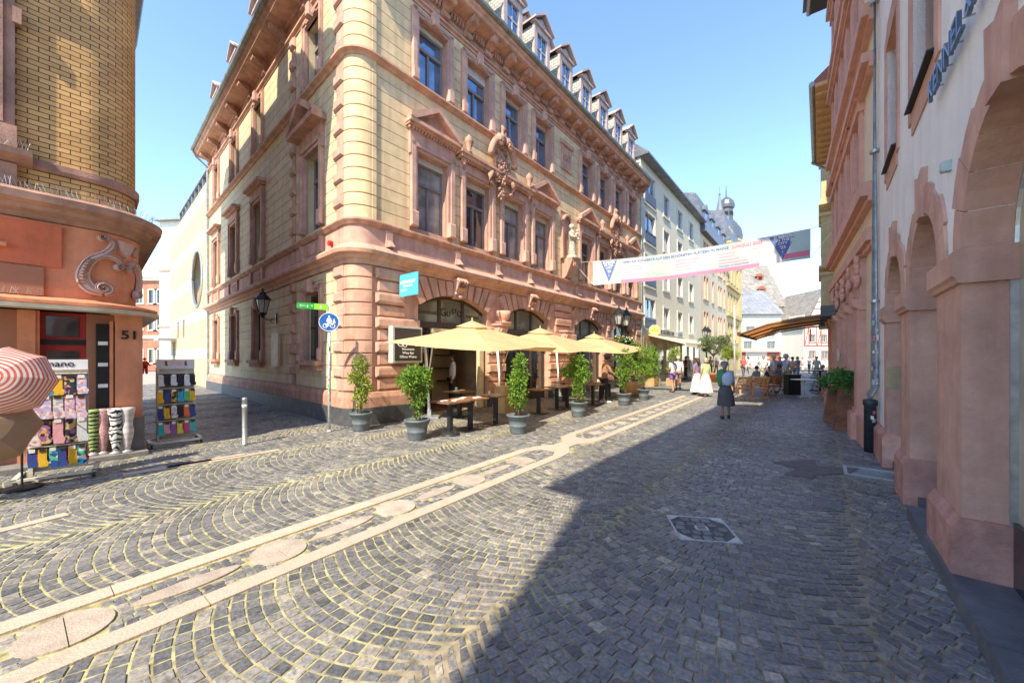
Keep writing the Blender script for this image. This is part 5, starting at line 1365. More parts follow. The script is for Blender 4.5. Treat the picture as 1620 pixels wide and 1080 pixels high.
md = empty('modern_stone_building', mo, angB, 'modern striped stone building with a big round window and glazed attic beside the lane', 'building')
LM = 31.5 - LB - .05; cx_ = 31.5 - 20.0; cz_ = 6.3; RW = 1.7
mb = MB(); grid_wall(mb, 0, LM, 0, 11.2, 0, .8, [(cx_ - RW, cx_ + RW, cz_ - RW, cz_ + RW), (1.2, 2.6, 0, 2.8)] + [(x - .35, x + .35, 3.0, 4.2) for x in (4.0, 6.5)])
for sx in (-1, 1):
    for sz in (-1, 1):
        pts = [(cx_ + sx * RW, cz_ + sz * RW)] + [(cx_ + sx * RW * math.cos(a), cz_ + sz * RW * math.sin(a)) for a in [PI / 2 * k / 16 for k in range(17)]]
        mb.prism(pts, 'y', 0, .8)
mb.obj('wall', M_STRIPE, md)
q = MB(); q.tube([(cx_ + (RW - .05) * math.cos(2 * PI * k / 40), .0, cz_ + (RW - .05) * math.sin(2 * PI * k / 40)) for k in range(41)], .09, 6); q.obj('round_window_frame', M_STEEL, md)
q = MB(); q.prism([(cx_ + RW * math.cos(2 * PI * k / 32), cz_ + RW * math.sin(2 * PI * k / 32)) for k in range(32)], 'y', .6, .65); q.obj('round_pane', M_GLASS, md)
q = MB(); q.box(1.2, 2.6, .5, .6, 0, 2.8)
for x in (4.0, 6.5): q.box(x - .35, x + .35, .4, .5, 3.0, 4.2)
q.obj('recess_panel', M_DARK, md)
q = MB(); q.box(.4, 3.4, -1.0, 0, 2.9, 3.05); q.obj('door_canopy', M_STEEL, md)
q = MB(); q.box(0, LM, .3, 6, 11.2, 11.35); q.box(0, LM, .5, 5, 13.1, 13.3)
for k in range(12): q.box(k * LM / 11.2, k * LM / 11.2 + .12, .55, .7, 11.3, 13.1)
q.obj('attic_frame', M_ZINC, md)
q = MB(); q.box(0, LM, .75, .8, 11.3, 13.1); q.obj('attic_glazing', M_GLASSB, md)
q = MB(); q.box(0, .3, .8, 6, 0, 11.2); q.obj('end_wall', M_STRIPE, md)
q = MB(); q.sm = True; q.lathe([(.5, 13.3), (.5, 14.2), (.25, 14.4), (.25, 14.8), (.42, 14.9), (.42, 15.8), (.2, 15.9)], (3.0, 2.4, 0), 12); q.obj('roof_vent', M_STEEL, md)
o_, L_ = facing(252, 300, 36)
house('grey_white_house', 'pale grey-white rendered house closing the lane behind the modern building', o_, -.12, 6, 10, 14.5, M_WHR, [], (1, 1), M_ZINC, 'gable', 2.5, .5, bands=((4.5, 4.7, .12, M_PINK), (9.8, 10, .12, M_PINK)))
o_, L_ = facing(190, 262, 46)
bw_ = [(x, z, None, None) for x in (1.0, 2.8, 4.4) for z in (1.0, 4.8, 8.0)]
bw_ = [(x + .6, z, None, None) for x in (0, 1.7, 3.35, 4.1) for z in (1.0, 5.0, 8.2)]
rb = house('red_brick_house', 'red brick house with arched white-framed windows at the far end of the lane', o_, 0, L_, 10, 11.2, brickish('red_bricks', (.48, .17, .08), (.40, .13, .07), (.30, .18, .12), .3, .1, .01), bw_[:12], (.9, 1.6), M_ZINC, 'mansard', 3, .4, M_BEIGE, bands=((3.9, 4.3, .15, M_BEIGE), (10.9, 11.3, .35, M_BEIGE)))
# ================================================================== street furniture
def leaf_mat(name, c, c2, tr=.35):
    m = mat(name, c, .45, .2, 3.0, c2=c2, island=.35, trans=tr, spec=.4); return m
M_LEAF = leaf_mat('laurel_leaves', (.24, .38, .05), (.11, .22, .03)); M_LEAFY = leaf_mat('yellow_green_leaves', (.36, .42, .06), (.16, .26, .03)); M_OLIVE = leaf_mat('olive_leaves', (.22, .27, .12), (.12, .17, .07)); M_LEAFD = leaf_mat('geranium_leaves', (.10, .25, .05), (.05, .14, .03), .25)
M_STEM = mat('plant_stems', (.25, .20, .09), .8, .2, 20)
M_SOIL = mat('potting_soil', (.05, .035, .025), .95, .3, 40)
def leaf(mb, p, d, L, W, r):
    d = d.normalized(); s = d.cross(Vector((r.uniform(-1, 1), r.uniform(-1, 1), r.uniform(-1, 1))));
    if s.length < .01: s = Vector((1, 0, 0))
    s.normalize(); u = s.cross(d) * .18 * L; m = p + d * L * .5
    mb.add([p, m + s * W * .5 - u, p + d * L, m - s * W * .5 - u, m + u * .2], [(0, 1, 4), (1, 2, 4), (2, 3, 4), (3, 0, 4)])
def foliage(mb, lobes, n, L, W, r, droop=.2, shell=.55):
    tot = sum(a[1][0] * a[1][1] * a[1][2] for a in lobes)
    for c, rad in lobes:
        k = max(3, int(n * (rad[0] * rad[1] * rad[2]) / tot / 5))
        for _ in range(k):
            v = Vector((r.gauss(0, 1), r.gauss(0, 1), r.gauss(0, 1))).normalized() * (shell + (1 - shell) * r.random()) * (1 + .15 * r.gauss(0, 1))
            p = Vector((c[0] + v.x * rad[0], c[1] + v.y * rad[1], c[2] + v.z * rad[2])); out = Vector((v.x, v.y, v.z + .3))
            for j in range(5):
                d = out * .6 + Vector((r.uniform(-1, 1), r.uniform(-1, 1), r.uniform(-1, .8) - droop))
                leaf(mb, p + Vector((r.uniform(-1, 1), r.uniform(-1, 1), r.uniform(-1, 1))) * L * .5, d, L * r.uniform(.7, 1.2), W * r.uniform(.8, 1.2), r)
M_POT = mat('grey_plastic_pot', (.13, .155, .165), .55, .12, 6, .1, 60)
def pot_plant(loc, seed, lobes, label, stemtop, nleaf=1900, leafm=None, ps=1.0, group='grey pots with laurel bushes in front of the café'):
    t = empty('potted_laurel', loc, seed * .7, label, 'potted plant', group)
    q = MB(); q.sm = True
    q.lathe([(.175 * ps, 0), (.185 * ps, .02), (.195 * ps, .15), (.20 * ps, .155), (.20 * ps, .165), (.196 * ps, .17), (.215 * ps, .30), (.238 * ps, .31), (.245 * ps, .36), (.262 * ps, .365), (.262 * ps, .40), (.24 * ps, .405), (.235 * ps, .36), (.02, .355)], (0, 0, 0), 28); q.obj('pot', M_POT, t)
    q = MB(); q.sm = True; q.lathe([(.234 * ps, .345), (.15, .365), (.01, .37)], (0, 0, 0), 16); q.obj('soil', M_SOIL, t)
    r = random.Random(seed); q = MB(); q.sm = True
    tw = MB()
    for k in range(11):
        a = r.random() * 2 * PI; rr = r.random() * .09; L = r.choice(lobes); tgt = Vector(L[0]) + Vector((r.uniform(-1, 1) * L[1][0] * .5, r.uniform(-1, 1) * L[1][1] * .5, r.uniform(-.5, .9) * L[1][2]))
        b = Vector((rr * math.cos(a), rr * math.sin(a), .36)); m = b.lerp(tgt, .5) + Vector((r.uniform(-.04, .04), r.uniform(-.04, .04), 0)); m.x *= .6; m.y *= .6
        q.tube([b, m, tgt], [.011, .008, .003], 5)
    q.obj('stems', M_STEM, t)
    q = MB(); foliage(q, lobes, nleaf, .085, .034, r); q.obj('leaves', leafm or M_LEAF, t, fix=False)
    return t
pot_plant(G(571, 680), 1, [((0, 0, 1.45), (.13, .13, .26)), ((-.12, .02, 1.2), (.16, .14, .14)), ((.05, 0, 1.0), (.17, .16, .25)), ((0, .02, .72), (.12, .12, .25))], 'thin yellowish laurel in a grey pot at the corner of the sandstone building', 1.7, 1100, M_LEAFY, .95)
pot_plant(G(660, 694), 2, [((0, 0, 1.28), (.27, .25, .2)), ((.15, -.08, 1.1), (.17, .17, .2)), ((-.15, .1, 1.15), (.18, .18, .2)), ((0, 0, .85), (.14, .14, .25)), ((.02, 0, .6), (.09, .09, .16))], 'bushy round-headed laurel in the grey pot beside the café menu box', 1.6, 2100)
pot_plant(G(820, 684), 3, [((-.05, 0, 1.5), (.13, .13, .22)), ((.12, -.1, 1.22), (.18, .18, .16)), ((-.04, .05, 1.1), (.17, .17, .22)), ((0, 0, .78), (.15, .15, .25)), ((-.2, 0, .85), (.09, .09, .08))], 'tall uneven laurel in a grey pot in front of the second café parasol', 1.8, 1900)
pot_plant(G(915, 658), 4, [((0, 0, 1.45), (.24, .24, .27)), ((.25, -.1, 1.25), (.24, .2, .18)), ((-.12, .05, 1.15), (.2, .2, .2)), ((0, 0, .8), (.15, .15, .3))], 'full dense laurel in a grey pot left of the man in the brown shirt', 1.7, 2100)
pot_plant(G(987, 640), 5, [((0, 0, 1.6), (.3, .3, .28)), ((-.25, 0, 1.35), (.25, .25, .22)), ((.1, .05, 1.15), (.25, .25, .25)), ((0, 0, .8), (.15, .15, .25))], 'wide laurel in a grey pot right of the man in the brown shirt', 1.8, 1800)
pot_plant(G(1018, 632), 6, [((.1, 0, 1.75), (.3, .3, .35)), ((-.1, 0, 1.35), (.36, .34, .3)), ((.2, .05, 1.2), (.3, .3, .25)), ((0, 0, .8), (.16, .16, .25))], 'tallest laurel in the last and smallest grey pot of the row', 2.0, 1800, None, .9)
# ---- café tables
M_TTOP = mat('brown_wood_top', (.24, .12, .06), .35, .2, 9, .1, 40); M_BLK = mat('black_powder_coat', (.025, .027, .03), .45, .15, 10)
def cafe_table(p, label, rz=angA, w=.62, z=.72, base='square', things=1, seed=0, l2=.62):
    t = empty('cafe_table', p, rz, label, 'table', 'pedestal tables of the café terrace')
    q = MB(); q.box(-w / 2, w / 2, -l2 / 2, l2 / 2, z - .03, z); q.obj('table_top', M_TTOP, t)
    q = MB(); q.box(-.045, .045, -.045, .045, .015, z - .03); q.obj('column', M_BLK, t)
    q = MB()
    if base == 'square': q.prism([(-.22, 0), (.22, 0), (.2, .018), (.05, .03), (-.05, .03), (-.2, .018)], 'y', -.22, .22)
    else: q.sm = True; q.lathe([(.22, 0), (.22, .015), (.1, .05), (.05, .08)], (0, 0, 0), 18)
    q.obj('foot', M_BLK, t)
    return t
M_NAP = mat('white_napkin', (.78, .76, .74), .8, .05, 20)
def napkins(p, z, rz, n, seed, label, group='folded napkins and cutlery on the café tables'):
    r = random.Random(seed)
    q = MB()
    for k in range(n):
        a = r.uniform(-.15, .15); x = (k - (n - 1) / 2) * .26; q.T = Matrix.Translation((x, r.uniform(-.12, .12), 0)) @ Matrix.Rotation(a, 4, 'Z')
        q.box(-.09, .09, -.06, .06, 0, .012); q.box(-.085, .085, -.055, .03, .012, .022)
    o = q.obj('napkins', M_NAP, None, (p[0], p[1], z), (0, 0, rz)); tag(o, label, 'napkins', group); return o
tl = [((652, 659), 'single pedestal table right behind the bushy laurel', 'square'), ((712, 687), 'front café table on a round foot, laid with white napkins', 'round'), ((744, 679), 'café table joined to the front one, on a square foot', 'square'),
      ((727, 659), 'café table in the shade near the open restaurant door', 'square'), ((784, 670), 'bare table in front of the tan cushion box', 'square'), ((852, 654), 'bare table right behind the tall uneven laurel', 'square'),
      ((881, 647), 'front half of the double table under the second parasol', 'square'), ((897, 644), 'right half of the double table, beside the full laurel', 'square'), ((892, 634), 'table against the wall under the second parasol', 'square'),
      ((950, 635), 'table at which the man in the brown shirt stands', 'square'), ((964, 628), 'last café table, behind the man in the brown shirt', 'square'), ((938, 640), 'low table seen behind the full laurel crown', 'square')]
for k, ((px, py), lab, b) in enumerate(tl):
    p = G(px, py); tb = cafe_table(p, lab, base=b)
    if k in (0, 1, 2, 3): napkins(p, .72, angA + .2, 2, k, ['white napkins on the table behind the bushy laurel', 'white napkins and cutlery on the front table', 'white napkins on the second half of the front table', 'napkins on the shaded table by the door'][k])
q = MB(); q.box(-.28, .28, -.2, .2, 0, .78); q.box(-.29, .29, -.21, -.17, .78, .8); o = q.obj('cushion_box', mat('tan_box', (.50, .34, .16), .7, .1, 4), None, G(800, 652), (0, 0, angA)); tag(o, 'tan upright box standing against the pier between the first two arches', 'box')
# glasses, menus and ashtrays on the tables
rg = random.Random(31)
for k, (px, py) in enumerate(((784, 670), (852, 654), (881, 647), (950, 635), (727, 659))):
    p = G(px, py); q = MB(); q.sm = True
    q.lathe([(.03, 0), (.032, .01), (.036, .10), (.034, .10), (.028, .012), (.01, .011)], (0, 0, 0), 12)
    o = q.obj('tumbler', mat('clear_green_glass', (.45, .55, .5), .1), None, (p.x + rg.uniform(-.15, .15), p.y + rg.uniform(-.15, .15), .72)); tag(o, ['empty glass on the bare table before the tan box', 'empty glass on the table behind the tall uneven laurel', 'empty glass on the front half of the double table', 'empty glass on the table of the man in the brown shirt', 'empty glass on the shaded table near the open door'][k], 'glass', 'glasses on the café tables')
# ---- parasols
M_CANV = mat('cream_parasol_canvas', (.84, .64, .34), .85, .06, 2, .25, 90, c2=(.76, .55, .27), trans=.42)
def parasol(off, label):
    o0 = Vector((-.92, 9.7, 0)) + dA * off
    t = empty('cantilever_parasol', o0, 0, label, 'parasol', 'cream square parasols over the café terrace')
    C4 = [Vector((-3.045, 9.0, 2.02)), Vector((-.38, 7.6, 1.77)), Vector((1.21, 10.4, 2.03)), Vector((-1.46, 11.8, 2.2))]
    C4 = [c - Vector((-.92, 9.7, 0)) for c in C4]; ap = Vector((-.10, .02, 2.50))
    V = [ap]; N = 6; ring = []
    q = MB(); q.sm = False
    rim = []
    for a, b in zip(C4, C4[1:] + C4[:1]):
        for k in range(4):
            f = k / 4; p = a.lerp(b, f); p.z -= .035 * math.sin(PI * f); rim.append(p)
    rows_ = []
    for i in range(1, N + 1):
        f = i / N; rr = []
        for p in rim:
            v = ap.lerp(p, f); v.z -= .045 * math.sin(PI * f); rr.append(v)
        rows_.append(rr)
    vs = [ap] + [v for rr in rows_ for v in rr]; n = len(rim); fs = [(0, 1 + k, 1 + (k + 1) % n) for k in range(n)]
    for i in range(N - 1):
        for k in range(n): fs.append((1 + i * n + k, 1 + (i + 1) * n + k, 1 + (i + 1) * n + (k + 1) % n, 1 + i * n + (k + 1) % n))
    q.add(vs, fs); q.obj('canopy', M_CANV, t)
    q = MB(); fr = .2
    pts = [ap.lerp(c, fr) + Vector((0, 0, .05 - .045 * math.sin(PI * fr))) for c in C4]; q.add([ap + Vector((0, 0, .09))] + pts, [(0, 1, 2), (0, 2, 3), (0, 3, 4), (0, 4, 1)]); q.tube([ap, ap + Vector((0, 0, .16))], .02, 6); q.obj('vent_cap', M_CANV, t)
    for c in C4 + [(C4[i] + C4[(i + 1) % 4]) / 2 for i in range(4)]:
        q = MB(); m = ap.lerp(c, .5) - Vector((0, 0, .12)); q.tube([ap - Vector((0, 0, .10)), m, ap.lerp(c, .97) - Vector((0, 0, .07))], .009, 5); q.obj('rib', M_WHITEP, t)
    q = MB(); q.sm = True; b = Vector((-1.36, .78, 0)); q.tube([b, b + Vector((-.06, .03, 1.0)), b + Vector((-.15, .06, 2.1))], .04, 10); q.tube([b + Vector((-.15, .06, 2.1)), ap.lerp(b + Vector((-.15, .06, 2.1)), .5) + Vector((0, 0, -.06)), ap + Vector((0, 0, -.10))], .02, 8); q.obj('pole', M_WHITEP, t)
    q = MB(); q.tube([b + Vector((-.06, .03, .9)), ap.lerp(C4[0], .45) - Vector((0, 0, .06))], .02, 6); q.obj('strut', M_WHITEP, t)
    q = MB(); q.box(b.x - .3, b.x + .3, b.y - .3, b.y + .3, 0, .06); q.box(b.x - .05, b.x + .05, b.y - .05, b.y + .05, .06, .2); q.obj('base_plate', M_ZINC, t)
parasol(0, 'first cream parasol, over the restaurant door beside the menu box'); parasol(3.04, 'middle cream parasol of the three on the café terrace'); parasol(6.76, 'third cream parasol, the one farthest up the street')
# ---- signs on the corner building
def onA(x, out, z): return CORN + dA * x + Vector((.776, -.63, 0)) * out + Vector((0, 0, z))
def onB(t, out, z): return CORN + dB * t + Vector((-.67, -.742, 0)) * out + Vector((0, 0, z))
ms = empty('menu_box', onA(1.32, .11, 1.98), angA, 'dark illuminated menu box with white lettering beside the restaurant arch', 'sign')
q = MB(); q.box(-.45, .45, -.20, 0, -.47, .47); q.obj('case', mat('silver_case', (.52, .50, .44), .5, .1, 5), ms)
q = MB(); q.box(-.40, .40, -.212, -.2, -.42, .42); q.obj('panel', mat('dark_brown_panel', (.045, .038, .035), .3, .1, 5), ms)
M_LET = mat('white_lettering', (.8, .8, .78), .6, .02, 5)
for ch, x, z, s in (('G', -.24, .02, .26), ('U', -.10, -.01, .2), ('S', .02, .06, .18), ('T', .12, .08, .18), ('O', .25, .03, .22)): text_mesh('lettering', ch, s, M_LET, ms, (x, -.215, z), FRONT, .003)
for s, z in (('Ristorante', -.12), ('Wine Bar', -.22), ('Offene Weine', -.32)): text_mesh('lettering', s, .09, M_LET, ms, (0, -.215, z), FRONT, .003)
bs = empty('blue_plate_sign', onA(1.17, .12, 3.5), 0, 'square bright blue sign projecting from the sandstone wall above the menu box', 'sign', rot=(0, 0, math.atan2(-.63, .776)))
q = MB(); q.box(.05, .82, -.012, .012, -.29, .27); q.obj('plate', mat('bright_blue', (.09, .48, .68), .4, .04, 3), bs)
q = MB(); q.box(0, .06, -.01, .01, .17, .2); q.box(0, .06, -.01, .01, -.24, -.21); q.obj('bracket', M_STEEL, bs)
text_mesh('lettering', 'RESTAURANT', .10, M_LET, bs, (.41, -.014, .06), FRONT, .002, bold=.003); text_mesh('lettering', 'WINE BAR', .085, M_LET, bs, (.41, -.014, -.04), FRONT, .002); text_mesh('lettering', 'GUSTO', .08, M_LET, bs, (.24, -.014, -.14), FRONT, .002)
def lantern_head(parent, s=1.0, gm=None, loc=(0, 0, 0)):
    q = MB()
    n = 6; 
    q.lathe([(.10 * s, 0), (.12 * s, .03 * s), (.10 * s, .05 * s)], loc, n)
    for k in range(n):
        a = 2 * PI * k / n; q.tube([(loc[0] + .10 * s * math.cos(a), loc[1] + .10 * s * math.sin(a), loc[2] + .04 * s), (loc[0] + .19 * s * math.cos(a), loc[1] + .19 * s * math.sin(a), loc[2] + .44 * s)], .011 * s, 4)
    q.lathe([(.20 * s, .44 * s), (.235 * s, .45 * s), (.235 * s, .47 * s), (.12 * s, .60 * s), (.09 * s, .61 * s), (.09 * s, .66 * s), (.03 * s, .72 * s), (.02 * s, .80 * s)], loc, 12)
    q.lathe([(.03 * s, -.12 * s), (.05 * s, -.06 * s), (.08 * s, 0)], loc, 8)
    h = q.obj('lantern', M_IRON, parent)
    q = MB(); q.lathe([(.092 * s, .05 * s), (.182 * s, .44 * s)], loc, n); q.obj('glass', gm or mat('frosted_lantern_glass', (.62, .62, .56), .2, .1, 5, trans=.3), h)
    return h
lw = empty('wall_lantern', onB(5.45, .45, 3.05), angB, 'black wall lantern on a scrolled bracket above the shaded lane', 'lamp')
lantern_head(lw, 1.05)
q = MB(); q.tube([(0, .02, -.1), (.0, .18, -.17), (0, .40, -.12)], .014, 6); q.box(-.03, .03, .37, .41, -.28, .06); q.tube([(0, .15 + .06 * math.cos(t), -.24 + .06 * math.sin(t)) for t in [k * .6 for k in range(10)]], .009, 5); q.tube([(0, .28 + .05 * math.cos(t), -.22 + .05 * math.sin(t)) for t in [k * .6 for k in range(10)]], .009, 5); q.obj('bracket', M_IRON, lw)
# ---- signpost with blue disc
sp = empty('signpost', G(521, 682), 0, 'white sticker-covered signpost carrying a round blue pedestrian and bicycle sign', 'signpost')
q = MB(); q.sm = True; q.tube([(0, 0, 0), (0, 0, 2.86)], .03, 12); q.lathe([(.05, 0), (.05, .02), (.03, .03)], (0, 0, 0), 12); q.obj('pole', mat('dirty_white_pole', (.66, .64, .60), .5, .2, 14, streak=.4), sp)
sd = empty('x', parent=None); bpy.data.objects.remove(sd)
q = MB(); q.sm = False; pts = [(.205 * math.cos(2 * PI * k / 40), .205 * math.sin(2 * PI * k / 40)) for k in range(40)]; q.prism(pts, 'y', -.045, -.035)
dz = 2.43; SR = (0, 0, .35)
disc = q.obj('sign_disc', mat('traffic_blue', (.015, .10, .36), .35, .03, 3), sp, (0, 0, dz), SR)
q = MB(); q.tube([(.2 * math.cos(2 * PI * k / 40), -.045, .2 * math.sin(2 * PI * k / 40)) for k in range(41)], .007, 5); q.obj('rim', M_LET, disc)
q = MB()                                             # white pictogram: walker with child over a bicycle
def dd(x, z, r): q.prism([(x + r * math.cos(2 * PI * k / 14), z + r * math.sin(2 * PI * k / 14)) for k in range(14)], 'y', -.05, -.044)
dd(0, .125, .02); q.prism([(-.035, .09), (.035, .09), (.06, 0), (.02, .02), (.03, -.04), (-.03, -.04), (-.025, .02), (-.06, 0)], 'y', -.05, -.044); dd(.1, .06, .014); q.prism([(.08, .04), (.12, .04), (.13, -.02), (.07, -.02)], 'y', -.05, -.044)
for cx in (-.075, .075): q.tube([(cx + .045 * math.cos(2 * PI * k / 18), -.047, -.085 + .045 * math.sin(2 * PI * k / 18)) for k in range(19)], .008, 4)
q.tube([(-.075, -.047, -.085), (-.03, -.047, -.03), (.05, -.047, -.03), (.0, -.047, -.085), (-.03, -.047, -.03)], .007, 4); q.tube([(.075, -.047, -.085), (.045, -.047, -.015), (.02, -.047, -.01)], .007, 4); q.tube([(-.075, -.047, -.085), (0, -.047, -.085)], .007, 4)
q.obj('pictogram', M_LET, disc)
gs = empty('y'); bpy.data.objects.remove(gs)
q = MB(); q.box(-.62, -.03, -.035, -.02, -.065, .065); q.add([(-.62, -.035, -.065), (-.62, -.035, .065), (-.64, -.03, 0)], [(0, 1, 2)])
gsn = q.obj('direction_sign', mat('route_green', (.03, .38, .05), .4, .05, 3), sp, (0, 0, 2.76), (0, 0, .55))
q = MB(); q.box(-.30, -.03, -.038, -.035, -.065, .065); q.obj('light_green_half', mat('light_green', (.30, .72, .05), .4, .05, 3), gsn)
q = MB(); q.tube([(-.47, -.037, 0), (-.58, -.037, 0)], .006, 4); q.tube([(-.55, -.037, .025), (-.58, -.037, 0), (-.55, -.037, -.025)], .006, 4); q.box(-.44, -.42, -.039, -.036, -.03, .02); q.box(-.36, -.33, -.039, -.036, 0, .02); q.box(-.19, -.16, -.042, -.038, -.03, .03); objs(q, 'pictogram', M_LET, gsn, .012)
r = random.Random(3)
for k in range(16):
    q = MB(); z = .5 + r.random() * 1.6; a0 = -PI / 2 + r.uniform(-1, 1); hh = r.uniform(.03, .08)
    for j in range(3):
        a, b = a0 + .35 * j, a0 + .35 * (j + 1); R = .0312
        q.quad((R * math.cos(a), R * math.sin(a), z), (R * math.cos(b), R * math.sin(b), z), (R * math.cos(b), R * math.sin(b), z + hh), (R * math.cos(a), R * math.sin(a), z + hh))
    q.obj('sticker', [MATS['sticker_%d' % (k % 7)], mat('green_sticker', (.05, .4, .12), .5)][k % 4 == 0], sp, fix=False)
q = MB(); q.sm = True; q.lathe([(.05, 0), (.05, .015), (.042, .02), (.042, .84), (.046, .845), (.046, .87), (.03, .89)], (0, 0, 0), 16)
bo = q.obj('bollard', M_STEEL, None, G(387, 703)); tag(bo, 'grey steel bollard at the mouth of the lane', 'bollard')
q = MB(); q.sm = True; q.lathe([(.0435, .70), (.0435, .76)], (0, 0, 0), 16); q.obj('reflective_band', M_LET, bo)
# ---- manholes and the grate
q = MB(); 
mh = empty('manhole_cover', MC + Vector((0, 0, -.005)), math.atan2(MD.y, MD.x), 'square manhole cover filled with setts in the middle of the street', 'manhole cover')
mh.scale = (.86, .86, 1)
q = MB()
for a in (-1, 1): q.box(-.31, .31, min(a * .31, a * .295), max(a * .31, a * .295), -.03, .008); q.box(min(a * .31, a * .295), max(a * .31, a * .295), -.295, .295, -.03, .008)
for sx in (-1, 1):
    for sy in (-1, 1): q.prism([(sx * .29, sy * .29), (sx * .29, sy * .17), (sx * .17, sy * .29)], 'z', -.03, .009)
q.obj('frame', mat('cast_grey_metal', (.52, .52, .50), .5, .2, 20, .3, 80, metal=.3), mh)
q = MB(); q.box(-.065, .065, -.05, .05, -.02, .01); fr_ = q.obj('grip', MATS['cast_grey_metal'], mh)
q = MB(); q.box(-.29, .29, -.29, .29, -.04, -.003); q.obj('cover_plate', mat('dark_cover_mortar', (.10, .10, .095), .8, .2, 10, .4, 80), mh)
q = MB()
for k in range(3): q.box(-.045, .045, -.033 + k * .028, -.021 + k * .028, .01, .012)
q.obj('slots', M_IRON, fr_)
V = []
q = MB(); rq = random.Random(2)
for i in range(5):
    for j in range(5):
        x0 = -.28 + i * .112 + (.03 if j % 2 else 0); y0 = -.28 + j * .112
        if abs(x0 + .05) < .12 and abs(y0 + .05) < .09: continue
        if x0 + .1 > .285: continue
        if (abs(x0 + .05) + abs(y0 + .05)) > .38: continue
        z = rq.uniform(.003, .007); q.add([(x0, y0, -.03), (x0 + .1, y0, -.03), (x0 + .1, y0 + .1, -.03), (x0, y0 + .1, -.03), (x0 + .008, y0 + .008, z), (x0 + .092, y0 + .008, z), (x0 + .092, y0 + .092, z), (x0 + .008, y0 + .092, z)], [(4, 5, 6, 7), (0, 1, 5, 4), (1, 2, 6, 5), (2, 3, 7, 6), (3, 0, 4, 7)])
q.obj('sett_filling', mat('dark_setts', (.15, .155, .16), .5, .3, 25, .5, 60, island=.3), mh)
q = MB()
for a in (-1, 1): q.box(-.17, .17, min(a * .13, a * .118), max(a * .13, a * .118), -.03, .007); q.box(min(a * .17, a * .158), max(a * .17, a * .158), -.118, .118, -.03, .007)
q.box(-.158, .158, -.118, .118, -.03, .0); o = q.obj('utility_cover', MATS['dark_setts'], None, C2 + Vector((0, 0, -.002)), (0, 0, angA)); tag(o, 'small rectangular utility cover set near the right-hand step', 'manhole cover')
ga = empty('foot_scraper_grate', GRC, angA, 'recessed metal grate in a pale stone frame at the doorstep of the white building', 'grate')
q = MB()
for a in (-1, 1): q.box(-.27, .27, min(a * .33, a * .29), max(a * .33, a * .29), -.05, .01); q.box(min(a * .27, a * .23), max(a * .27, a * .23), -.29, .29, -.05, .01)
q.obj('frame', mat('pale_stone_frame', (.36, .38, .36), .7, .1, 6), ga)
q = MB()
for k in range(24): q.box(-.23 + k * .0195, -.224 + k * .0195, -.29, .29, -.05, -.003)
for k in range(24): q.box(-.23, .23, -.29 + k * .025, -.286 + k * .025, -.04, -.005)
q.obj('grating', M_STEEL, ga)
# ---- corten planters
M_CORT = mat('rusty_steel', (.22, .085, .035), .75, .3, 6, .4, 60, c2=(.11, .05, .03))
for i, (px, py, hh, lab) in enumerate(((1336, 680, 1.12, 'front rust-brown tapered steel planter with a mound of green geraniums'), (1318, 667, 1.0, 'rear rust-brown tapered steel planter half hidden behind the front one'))):
    p = G(px, py); t = empty('rusty_planter', p, angP, lab, 'planter', 'rust-brown planters by the pink building')
    q = MB()
    b, m_ = .19, .10
    q.add([(-b, -b, 0), (b, -b, 0), (b, b, 0), (-b, b, 0), (-m_, -m_, hh * .82), (m_, -m_, hh * .82), (m_, m_, hh * .82), (-m_, m_, hh * .82), (-m_ - .03, -m_ - .03, hh), (m_ + .03, -m_ - .03, hh), (m_ + .03, m_ + .03, hh), (-m_ - .03, m_ + .03, hh)],
          [(0, 3, 2, 1), (0, 1, 5, 4), (1, 2, 6, 5), (2, 3, 7, 6), (3, 0, 4, 7), (4, 5, 9, 8), (5, 6, 10, 9), (6, 7, 11, 10), (7, 4, 8, 11), (8, 9, 10, 11)])
    q.obj('planter_body', M_CORT, t)
    r = random.Random(20 + i); q = MB(); foliage(q, [((0, 0, hh + .12), (.32, .3, .13)), ((-.25, 0, hh + .05), (.2, .2, .12)), ((.22, -.1, hh + .02), (.22, .2, .13)), ((.30, 0, hh - .12), (.1, .1, .12)), ((-.22, .02, hh - .2), (.09, .09, .16)), ((0, -.2, hh - .02), (.2, .12, .1))], 1500, .06, .055, r, .1, .4); q.obj('geranium_leaves', M_LEAFD, t, fix=False)
    q = MB(); q.sm = True
    for k in range(9): q.ball((r.uniform(-.35, .3), r.uniform(-.35, -.1), hh + r.uniform(-.1, .22)), .018, 6, 4)
    q.obj('flowers', mat('pink_flowers', (.6, .25, .3), .6), t)
